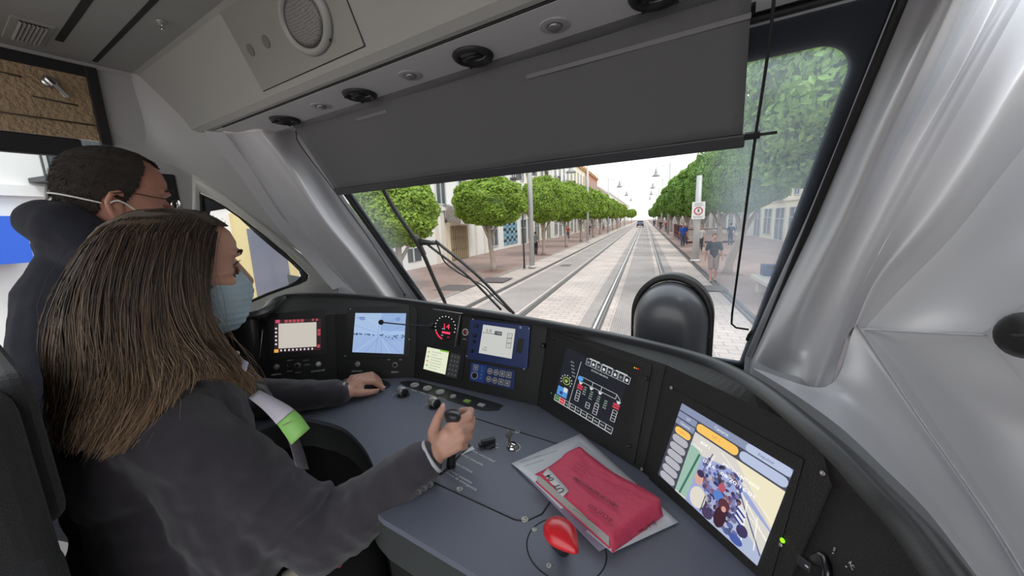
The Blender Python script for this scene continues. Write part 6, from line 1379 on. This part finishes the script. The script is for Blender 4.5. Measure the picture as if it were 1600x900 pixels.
mb = MB(); mb.add([PD(362, 552, .70), PD(388, 566, .68), PD(384, 580, .67), PD(372, 572, .69)], [(0, 1, 2, 3)]); mb.build('shirt_collar', mat('lilac_shirt', (.50, .50, .66), .8), dr_, thick=.002)
mb = MB(); lp = cr([PD(405, 600, .69), PD(436, 650, .64), PD(458, 690, .61), PD(470, 730, .60)], 14)
mb.grid([[p + Vector((-.018, .002, -.004)), p + Vector((0, -.004, .003)), p + Vector((.012, .006, -.004))] for p in lp]); mb.build('lapel', M_JACK, dr_, thick=.003)
mb = MB(); mb.ico(PD(370, 552, .70), .0048, sub=2); mb.build('earring', mat('pearl', (.7, .66, .62), .2), dr_)
# mask
def mask_in(th, z): return abs(th) < math.radians(78 - max(0, (z + .02)) * 900) and -.118 < z < (-.004 + .020 * math.cos(th) ** 6)
def mask_off(th, z): c = max(0, math.cos(th)); return .004 + .019 * c ** 3 * math.exp(-((z + .030) / .032) ** 2) + .008 * c ** 2 * math.exp(-((z + .075) / .03) ** 2) + .0009 * math.sin(z * 520)
head_patch(HM, mask_in, mask_off, 'face_mask', M_MASKB, dr_, nz=90, thick=.0012)
T_ = lambda x, y, z: HM @ Vector((x, y, z))
mb = MB(); mb.tube(cr([T_(.064, .040, -.012), T_(.074, .014, .002), T_(.081, -.012, .012)], 10), .0013, 6); mb.tube(cr([T_(.052, .045, -.088), T_(.070, .012, -.05), T_(.080, -.01, -.02)], 10), .0013, 6); mb.build('mask_strap', M_MASKW, dr_)
for s_ in (-1, 1):
    mb = MB(); mb.ico(T_(s_ * .030, .0605, .014), .0125, sub=3); mb.build('eye', mat('eye_white', (.70, .66, .62), .2), dr_)
    mb = MB(); c_ = T_(s_ * .030, .0735, .014); mb.lathe([(.006, 0), (.005, .0012), (.0003, .0018)], 16, 0, axis(c_ - Vector((0, .001, 0)), (0, 1, 0))); mb.build('iris', mat('brown_iris', (.06, .03, .015), .15), dr_)
    mb = MB(); mb.tube(cr([T_(s_ * .015, .082, .019), T_(s_ * .030, .083, .0225), T_(s_ * .045, .073, .018)], 10), .0014, 6)
    for q in np.linspace(0, 1, 9): r0_ = T_(s_ * (.017 + .028 * q), .083 - .008 * q, .021); mb.tube([r0_, r0_ + Vector((s_ * .003 * (q - .3), .008, .004))], [.0006, .0002], 4)
    mb.build('eyelashes', M_BLACK, dr_)
    mb = MB(); mb.tube(cr([T_(s_ * .012, .091, .036), T_(s_ * .028, .090, .044), T_(s_ * .050, .074, .038)], 10), [.002, .003, .003, .003, .003, .003, .0028, .002, .0015, .001], 6); mb.build('eyebrow', mat('brow_brown', (.05, .03, .02), .9), dr_)
# hair
hair_m = bpy.data.materials.new('long_brown_hair'); hair_m.use_nodes = True; nt = hair_m.node_tree; pb_ = nt.nodes['Principled BSDF']; g_ = nt.nodes.new('ShaderNodeNewGeometry'); rp = nt.nodes.new('ShaderNodeValToRGB'); tc = nt.nodes.new('ShaderNodeTexCoord'); sp_ = nt.nodes.new('ShaderNodeSeparateXYZ')
mr = nt.nodes.new('ShaderNodeMapRange'); mr.inputs[1].default_value = .75; mr.inputs[2].default_value = .42; ad = nt.nodes.new('ShaderNodeMath'); ad.operation = 'MULTIPLY_ADD'
nt.links.new(tc.outputs['Object'], sp_.inputs[0]); nt.links.new(sp_.outputs['Z'], mr.inputs[0]); nt.links.new(g_.outputs['Random Per Island'], ad.inputs[0]); ad.inputs[1].default_value = .62; nt.links.new(mr.outputs[0], ad.inputs[2])
sc_ = nt.nodes.new('ShaderNodeMath'); sc_.operation = 'MULTIPLY'; nt.links.new(ad.outputs[0], sc_.inputs[0]); sc_.inputs[1].default_value = .62; nt.links.new(sc_.outputs[0], rp.inputs[0]); pb_.inputs['Sheen Weight'].default_value = .1
e = rp.color_ramp.elements; e[0].position = .12; e[0].color = (.034, .022, .015, 1); e[1].position = 1; e[1].color = (.80, .58, .36, 1); q = e.new(.50); q.color = (.21, .13, .075, 1); q = e.new(.78); q.color = (.56, .37, .21, 1)
nt.links.new(rp.outputs[0], pb_.inputs['Base Color']); pb_.inputs['Roughness'].default_value = .38; pb_.inputs['Specular IOR Level'].default_value = .5; pb_.inputs['Anisotropic'].default_value = .4
HG = [  # guide locks from the face backwards: (px, py, x)
 [(338, 346, -.885), (330, 368, -.828), (322, 420, -.806), (320, 465, -.802), (335, 520, -.792), (360, 560, -.785), (388, 592, -.775), (402, 618, -.765)],
 [(322, 337, -.888), (303, 360, -.812), (295, 420, -.803), (300, 480, -.797), (315, 530, -.785), (335, 560, -.780), (352, 580, -.772), (365, 596, -.768)],
 [(300, 329, -.890), (275, 353, -.810), (258, 420, -.796), (258, 480, -.792), (272, 530, -.782), (290, 560, -.748), (300, 580, -.738), (306, 598, -.728)],
 [(268, 328, -.892), (245, 350, -.812), (228, 420, -.795), (225, 490, -.790), (232, 560, -.780), (236, 610, -.742), (215, 660, -.724), (190, 705, -.715)],
 [(240, 329, -.895), (212, 352, -.818), (190, 420, -.803), (184, 490, -.795), (188, 560, -.785), (185, 610, -.748), (170, 655, -.730), (158, 700, -.722)],
 [(218, 331, -.898), (182, 355, -.832), (152, 425, -.815), (140, 500, -.806), (145, 570, -.798), (145, 620, -.765), (135, 660, -.752), (130, 700, -.745)],
 [(202, 335, -.900), (162, 365, -.858), (120, 440, -.850), (106, 510, -.842), (108, 570, -.835), (112, 620, -.83), (108, 660, -.83), (106, 690, -.83)],
 [(195, 338, -.902), (152, 375, -.90), (106, 455, -.91), (92, 520, -.90), (94, 580, -.90), (100, 630, -.90), (100, 665, -.90), (102, 690, -.90)]]
G = [[onx(px, py, x) for px, py, x in g] for g in HG]
far = [[Vector((-1.785 - p.x, p.y, p.z)) for p in g] for g in G]
allg = G + far[::-1]
Gs = [cr(g, 24) for g in G]
def hair_at(s, t): # s across near side 0..1, t along
    x = s * (len(Gs) - 1); i = min(int(x), len(Gs) - 2); f = x - i
    g0 = Gs[max(i - 1, 0)]; g1 = Gs[i]; g2 = Gs[i + 1]; g3 = Gs[min(i + 2, len(Gs) - 1)]
    return [.5 * ((2 * b_) + (c_ - a_) * f + (2 * a_ - 5 * b_ + 4 * c_ - d_) * f * f + (3 * b_ - a_ - 3 * c_ + d_) * f ** 3) for a_, b_, c_, d_ in zip(g0, g1, g2, g3)]
base = [hair_at(s, 0) for s in np.linspace(0, 1, 40)]
farb = [[Vector((-1.785 - p.x, p.y, p.z)) for p in g] for g in base]
inner = lambda g, n_=.006: [p + (Vector((-.893, .18, p.z)) - p).normalized() * n_ for p in g]
rows = [inner(g) for g in base] + [inner(g) for g in farb[::-1]]
mb = MB(); mb.grid(rows); hb = mb.build('hair', hair_m, dr_, thick=.006)
cap_in = lambda th, z: z > .052 and not (abs(th) < math.radians(52) and z < .092)
head_patch(HM, lambda th, z: (z > .090 if abs(th) < math.radians(64) else z > .07 if abs(th) < math.radians(88) else z > -.05), .003, 'hair_crown', hair_m, dr_, wob=.001, thick=.003)
def strands(n, parent, seed, jit, w_, name, s0=0, s1=1, fly=0.0):
    r_ = random.Random(seed); mb = MB()
    for k in range(n):
        s = s0 + (s1 - s0) * r_.random(); g = hair_at(s, 0)
        L_ = r_.uniform(.78, 1.04); sd_ = Vector((r_.gauss(0, 1), r_.gauss(0, 1), 0)) * jit; ph = r_.uniform(0, 6.28); am = r_.uniform(.0, .005) + fly; cl = noise.noise(Vector((s * 22, 0, seed))) * .012; cl2 = noise.noise(Vector((s * 40, 5, seed))); ns = 11
        pts = []
        for i in range(ns):
            t = i / (ns - 1) * L_ * 23; j = min(int(t), 22); f = min(t - j, 1.0); p = g[j].lerp(g[j + 1], f); a_ = i / (ns - 1)
            out_v = Vector((p.x + .893, p.y - .18, 0)).normalized()
            pts.append(p + out_v * (abs(sd_.x) * .6 + .001) + Vector((0, sd_.y * (.3 + a_), 0)) + Vector((math.sin(ph + a_ * 7) * am * a_, math.cos(ph * 1.7 + a_ * 6) * am * a_ * 1.5, 0)) + out_v * cl * a_ * .8 + Vector((0, (cl * .8 + .006 * math.sin(cl2 * 9 + a_ * 9)) * a_, 0)))
        rad = w_ * r_.uniform(.6, 1.3); mb.tube(pts, [rad * (1 - .7 * (i / (ns - 1)) ** 3) for i in range(ns)], 3)
    return mb.build(name, hair_m, parent, recalc=False)
strands(2600, hb, 11, .005, .0011, 'hair_strands'); strands(160, hb, 12, .010, .0004, 'loose_strands', fly=.012)
# far-side strands (seen from the left)
mb = MB(); r_ = random.Random(4)
for k in range(500):
    g = hair_at(r_.random(), 0); g = [Vector((-1.785 - p.x - .004 * r_.random(), p.y + .0, p.z)) for p in g[::3]]; mb.tube(g, .0014, 3)
mb.build('hair_strands', hair_m, hb, recalc=False)
# crown strands: from the parting over the top
mb = MB()
for k in range(700):
    th = r_.uniform(-math.pi, math.pi); z1 = r_.uniform(.05, .08) if abs(th) > 1.2 else .088
    pts = [HM @ hs(th + (1 - a) * .2, .1135 - (.1135 - z1) * a ** 1.6, .005 + .002 * r_.random()) for a in np.linspace(0, 1, 8)]; mb.tube(pts, .0011, 3)
mb.build('crown_strands', hair_m, hb, recalc=False)

# ---- man standing ----
mn = empty('person', (-1.38, .25, .55), 'standing man in a navy hoodie with glasses, white mask and cropped hair', 'person')
MM = Matrix.Translation((-1.345, .286, 2.016)) @ Matrix.Rotation(math.radians(-6), 4, 'Z') @ Matrix.Rotation(math.radians(-5), 4, 'X') @ Matrix.Diagonal((1.05, 1.05, 1.32, 1))
b = Blob(); add_head(b, MM); b.cap((-1.355, .255, 2.02), .062, (-1.37, .235, 1.88), .068); b.cap((-1.36, .225, 1.95), .058, (-1.37, .23, 1.86), .07)
b.cap((-1.38, .27, 1.78), .14, (-1.38, .26, 1.38), .14); b.cap((-1.54, .26, 1.83), .06, (-1.22, .25, 1.83), .06)
for s_ in (-1, 1):
    b.chain([(-1.38 + s_ * .17, .25, 1.82), (-1.38 + s_ * .22, .22, 1.52), (-1.38 + s_ * .18, .40, 1.36)], [.055, .042, .030]); b.cap((-1.38 + s_ * .18, .40, 1.36), .032, (-1.38 + s_ * .15, .47, 1.34), .026)
    for f in range(4): b.cap((-1.38 + s_ * (.18 - .02 * f), .46, 1.345), .010, (-1.38 + s_ * (.17 - .02 * f), .52, 1.325 - .004 * f), .008)
    b.cap((-1.38 + s_ * .12, .43, 1.35), .012, (-1.38 + s_ * .08, .48, 1.34), .009)
    b.chain([(-1.38 + s_ * .09, .24, 1.36), (-1.38 + s_ * .1, .27, .98), (-1.38 + s_ * .1, .22, .62)], [.09, .062, .045]); b.cap((-1.38 + s_ * .1, .21, .59), .035, (-1.38 + s_ * .1, .36, .585), .03)
b.build('body', M_SKIN2, mn, voxel=.0034, smooth=3)
b = Blob(); b.cap((-1.38, .265, 1.78), .165, (-1.38, .25, 1.40), .165); b.cap((-1.56, .25, 1.80), .085, (-1.20, .24, 1.80), .085); b.cap((-1.38, .235, 1.86), .11, (-1.38, .25, 1.78), .14)
b.chain([(-1.50, .20, 1.885), (-1.42, .19, 1.935), (-1.33, .19, 1.94), (-1.26, .21, 1.915)], [.040, .052, .054, .045]); b.cap((-1.40, .27, 1.885), .075, (-1.31, .25, 1.90), .075); b.chain([onx(70, 345, -1.36), onx(100, 352, -1.30), onx(135, 372, -1.27)], [.05, .055, .05]); b.cap((-1.36, .20, 1.93), .055, (-1.36, .18, 1.82), .095); b.chain([(-1.36, .18, 1.80), (-1.33, .16, 1.62), (-1.30, .16, 1.35)], [.10, .125, .135]); b.cap((-1.22, .20, 1.74), .09, (-1.22, .20, 1.42), .10)
for s_ in (-1, 1): b.chain([(-1.38 + s_ * .18, .24, 1.79), (-1.38 + s_ * .225, .22, 1.52), (-1.38 + s_ * .185, .39, 1.37)], [.080, .062, .045])
hd_ = b.build('hoodie', M_HOOD, mn, voxel=.007, smooth=6); displace(hd_, .09, .012)
b = Blob(); b.cap((-1.38, .25, 1.42), .155, (-1.38, .25, 1.34), .155)
for s_ in (-1, 1): b.chain([(-1.38 + s_ * .09, .24, 1.34), (-1.38 + s_ * .1, .27, .98), (-1.38 + s_ * .1, .22, .64)], [.105, .08, .062])
b.build('trousers', M_BLACK, mn, voxel=.014, smooth=3)
b = Blob()
for s_ in (-1, 1): b.cap((-1.38 + s_ * .1, .19, .596), .044, (-1.38 + s_ * .1, .37, .588), .038)
b.build('shoes', M_RUB, mn, voxel=.012, smooth=2)
def mh(th, z):
    a = abs(math.degrees(th)); w_ = .006 * noise.noise(Vector((a * .15, z * 60, 0)))
    lim = np.interp(a, [0, 25, 42, 58, 70, 78, 92, 100, 118, 140, 180], [.088, .092, .098, .090, .058, .030, -.002, .022, -.030, -.075, -.088]); return z + w_ > lim
hm_ = mat('cropped_dark_hair', (.058, .045, .036), .85, bump=1.0, bscale=700, var=.4, vscale=300)
head_patch(MM, mh, lambda th, z: .0035 + .003 * max(0, z / .11), 'hair', hm_, mn, nth=180, nz=110, thick=.002, wob=.0015)
mb = MB(); r_ = random.Random(9)
for k in range(5200):
    th = r_.uniform(-math.pi, math.pi); z = r_.uniform(-.09, .112)
    if not mh(th, z - .004): continue
    p = MM @ hs(th, z, .004); q = MM @ hs(th + .02, z - .006 * (z < .09), .0095); mb.tube([p, q], [.0006, .0002], 3)
mb.build('hair_stubble', hm_, mn, recalc=False)
T_ = lambda x, y, z: MM @ Vector((x, y, z))
# nape strap, mask, glasses
strap = [hs(math.radians(a), z, .0105) for a, z in ((-186, .022), (170, .022), (150, .020), (130, .016), (112, .011), (100, .006))]
mb = MB(); mb.tube([MM @ p for p in cr([hs(math.radians(a), z, .0095) for a, z in ((250, .008), (225, .014), (200, .020), (180, .022), (160, .021), (140, .018), (120, .013), (104, .008))], 40)], .0021, 6)
mb.tube(cr([T_(.083, -.026, .008), T_(.088, -.010, .014), T_(.084, .010, .004), T_(.076, .030, -.014), T_(.067, .042, -.028)], 16), .0020, 6)
mb.tube(cr([T_(-.083, -.026, .008), T_(-.088, -.010, .014), T_(-.084, .010, .004), T_(-.076, .030, -.014), T_(-.067, .042, -.028)], 16), .0020, 6)
mb.build('mask_strap', M_MASKW, mn)
mb = MB(); mb.box((-.012, -.112, .012), (.012, -.106, .034), 0, MM); mb.build('strap_hook', mat('clear_plastic_hook', (.4, .4, .36), .3), mn, bevel=.002)
head_patch(MM, lambda th, z: abs(th) < math.radians(74 - max(0, z + .02) * 700) and -.118 < z < (-.006 + .026 * math.cos(th) ** 8), lambda th, z: .004 + .024 * max(0, math.cos(th)) ** 4 * math.exp(-((z + .018) / .035) ** 2) + .008 * max(0, math.cos(th)) ** 2 * math.exp(-((z + .075) / .03) ** 2), 'face_mask', M_MASKW, mn, nz=80, thick=.0014)
mb = MB()
for s_ in (-1, 1):
    mb.tube(cr([T_(s_ * .086, -.022, .026), T_(s_ * .086, .01, .030), T_(s_ * .078, .055, .026), T_(s_ * .062, .094, .024)], 14), .0013, 6)
    ring_ = [T_(s_ * (.035 + .027 * math.cos(a)), .103 - .006 * abs(math.cos(a)) - (.010 if s_ * math.cos(a) * s_ > .5 else 0), .010 + .018 * math.sin(a)) for a in np.linspace(0, 2 * math.pi, 25)]
    mb.tube(ring_, .0011, 6)
mb.tube([T_(-.009, .104, .014), T_(0, .108, .017), T_(.009, .104, .014)], .0011, 6); mb.build('glasses', mat('dark_wire', (.06, .045, .035), .35, .6), mn)
mb = MB()
for s_ in (-1, 1): mb.add([T_(s_ * (.035 + .026 * math.cos(a)), .101, .010 + .0175 * math.sin(a)) for a in np.linspace(0, 2 * math.pi, 24)[:-1]], [tuple(range(23))])
mb.build('lens', glass('spectacle_lens', (.95, .96, .96)), mn)
for s_ in (-1, 1):
    mb = MB(); mb.ico(T_(s_ * .031, .0600, .014), .0125, sub=3); mb.build('eye', MATS['eye_white'], mn)
    mb = MB(); mb.lathe([(.006, 0), (.005, .0012), (.0003, .0018)], 16, 0, axis(T_(s_ * .031, .0722, .014), (0, 1, 0))); mb.build('iris', MATS['brown_iris'], mn)
    mb = MB(); mb.tube(cr([T_(s_ * .012, .092, .040), T_(s_ * .030, .090, .047), T_(s_ * .052, .074, .040)], 10), [.002, .003, .0035, .0035, .0035, .0032, .003, .0025, .002, .001], 6); mb.build('eyebrow', MATS['brow_brown'], mn)

# ---- driver's seat ----
se = empty('operator_chair', (-.88, -.05, .55), 'dark grey fabric driver seat behind the woman, bottom left corner', 'seat')
mb = MB(); M = frame((-.885, -.046, 0), (1, 0, 0), (0, 0, 1)); prof_s = rrect(-.235, 1.12, .235, 1.795, .045, 6); mb.prism(prof_s, -.075, .070, 0, M); mb.build('backrest', M_SEAT, se, bevel=.03, seg=4)
mb = MB(); mb.prism(rrect(-.20, 1.60, .20, 1.80, .04, 6), -.09, -.06, 0, M); mb.build('headrest_pad', M_SEAT, se, bevel=.02, seg=3)
mb = MB(); mb.box((-1.12, -.03, 1.0), (-.65, .42, 1.10)); mb.build('cushion', M_SEAT, se, bevel=.035, seg=4)
for s_ in (-1, 1): mb = MB(); Mb = Matrix.Translation((-.885 + s_ * .215, .0, 0)); mb.box((-.03, -.08, 1.16), (.03, .03, 1.60), 0, Mb); mb.build('side_bolster', M_SEAT, se, bevel=.025, seg=4)
mb = MB(); mb.lathe([(.16, .55), (.16, .57), (.06, .60), (.05, .70), (.05, 1.0)], 24, 0, Matrix.Translation((-.885, .15, 0))); mb.build('pedestal', M_BLACK, se)
mb = MB(); a = onz(445, 905, 1.24); c = onz(494, 872, 1.26); mb.tube([a, c], .014, 10); mb.build('armrest_edge', mat('beige_trim', (.50, .46, .38), .6), se)
mb = MB(); p = onz(529, 872, 1.22); mb.box((-.012, -.004, -.022), (.012, .004, .02), 0, Matrix.Translation(p) @ Matrix.Rotation(.4, 4, 'Y')); mb.build('red_tab', mat('red_tab', (.5, .05, .10), .6), se, bevel=.002)
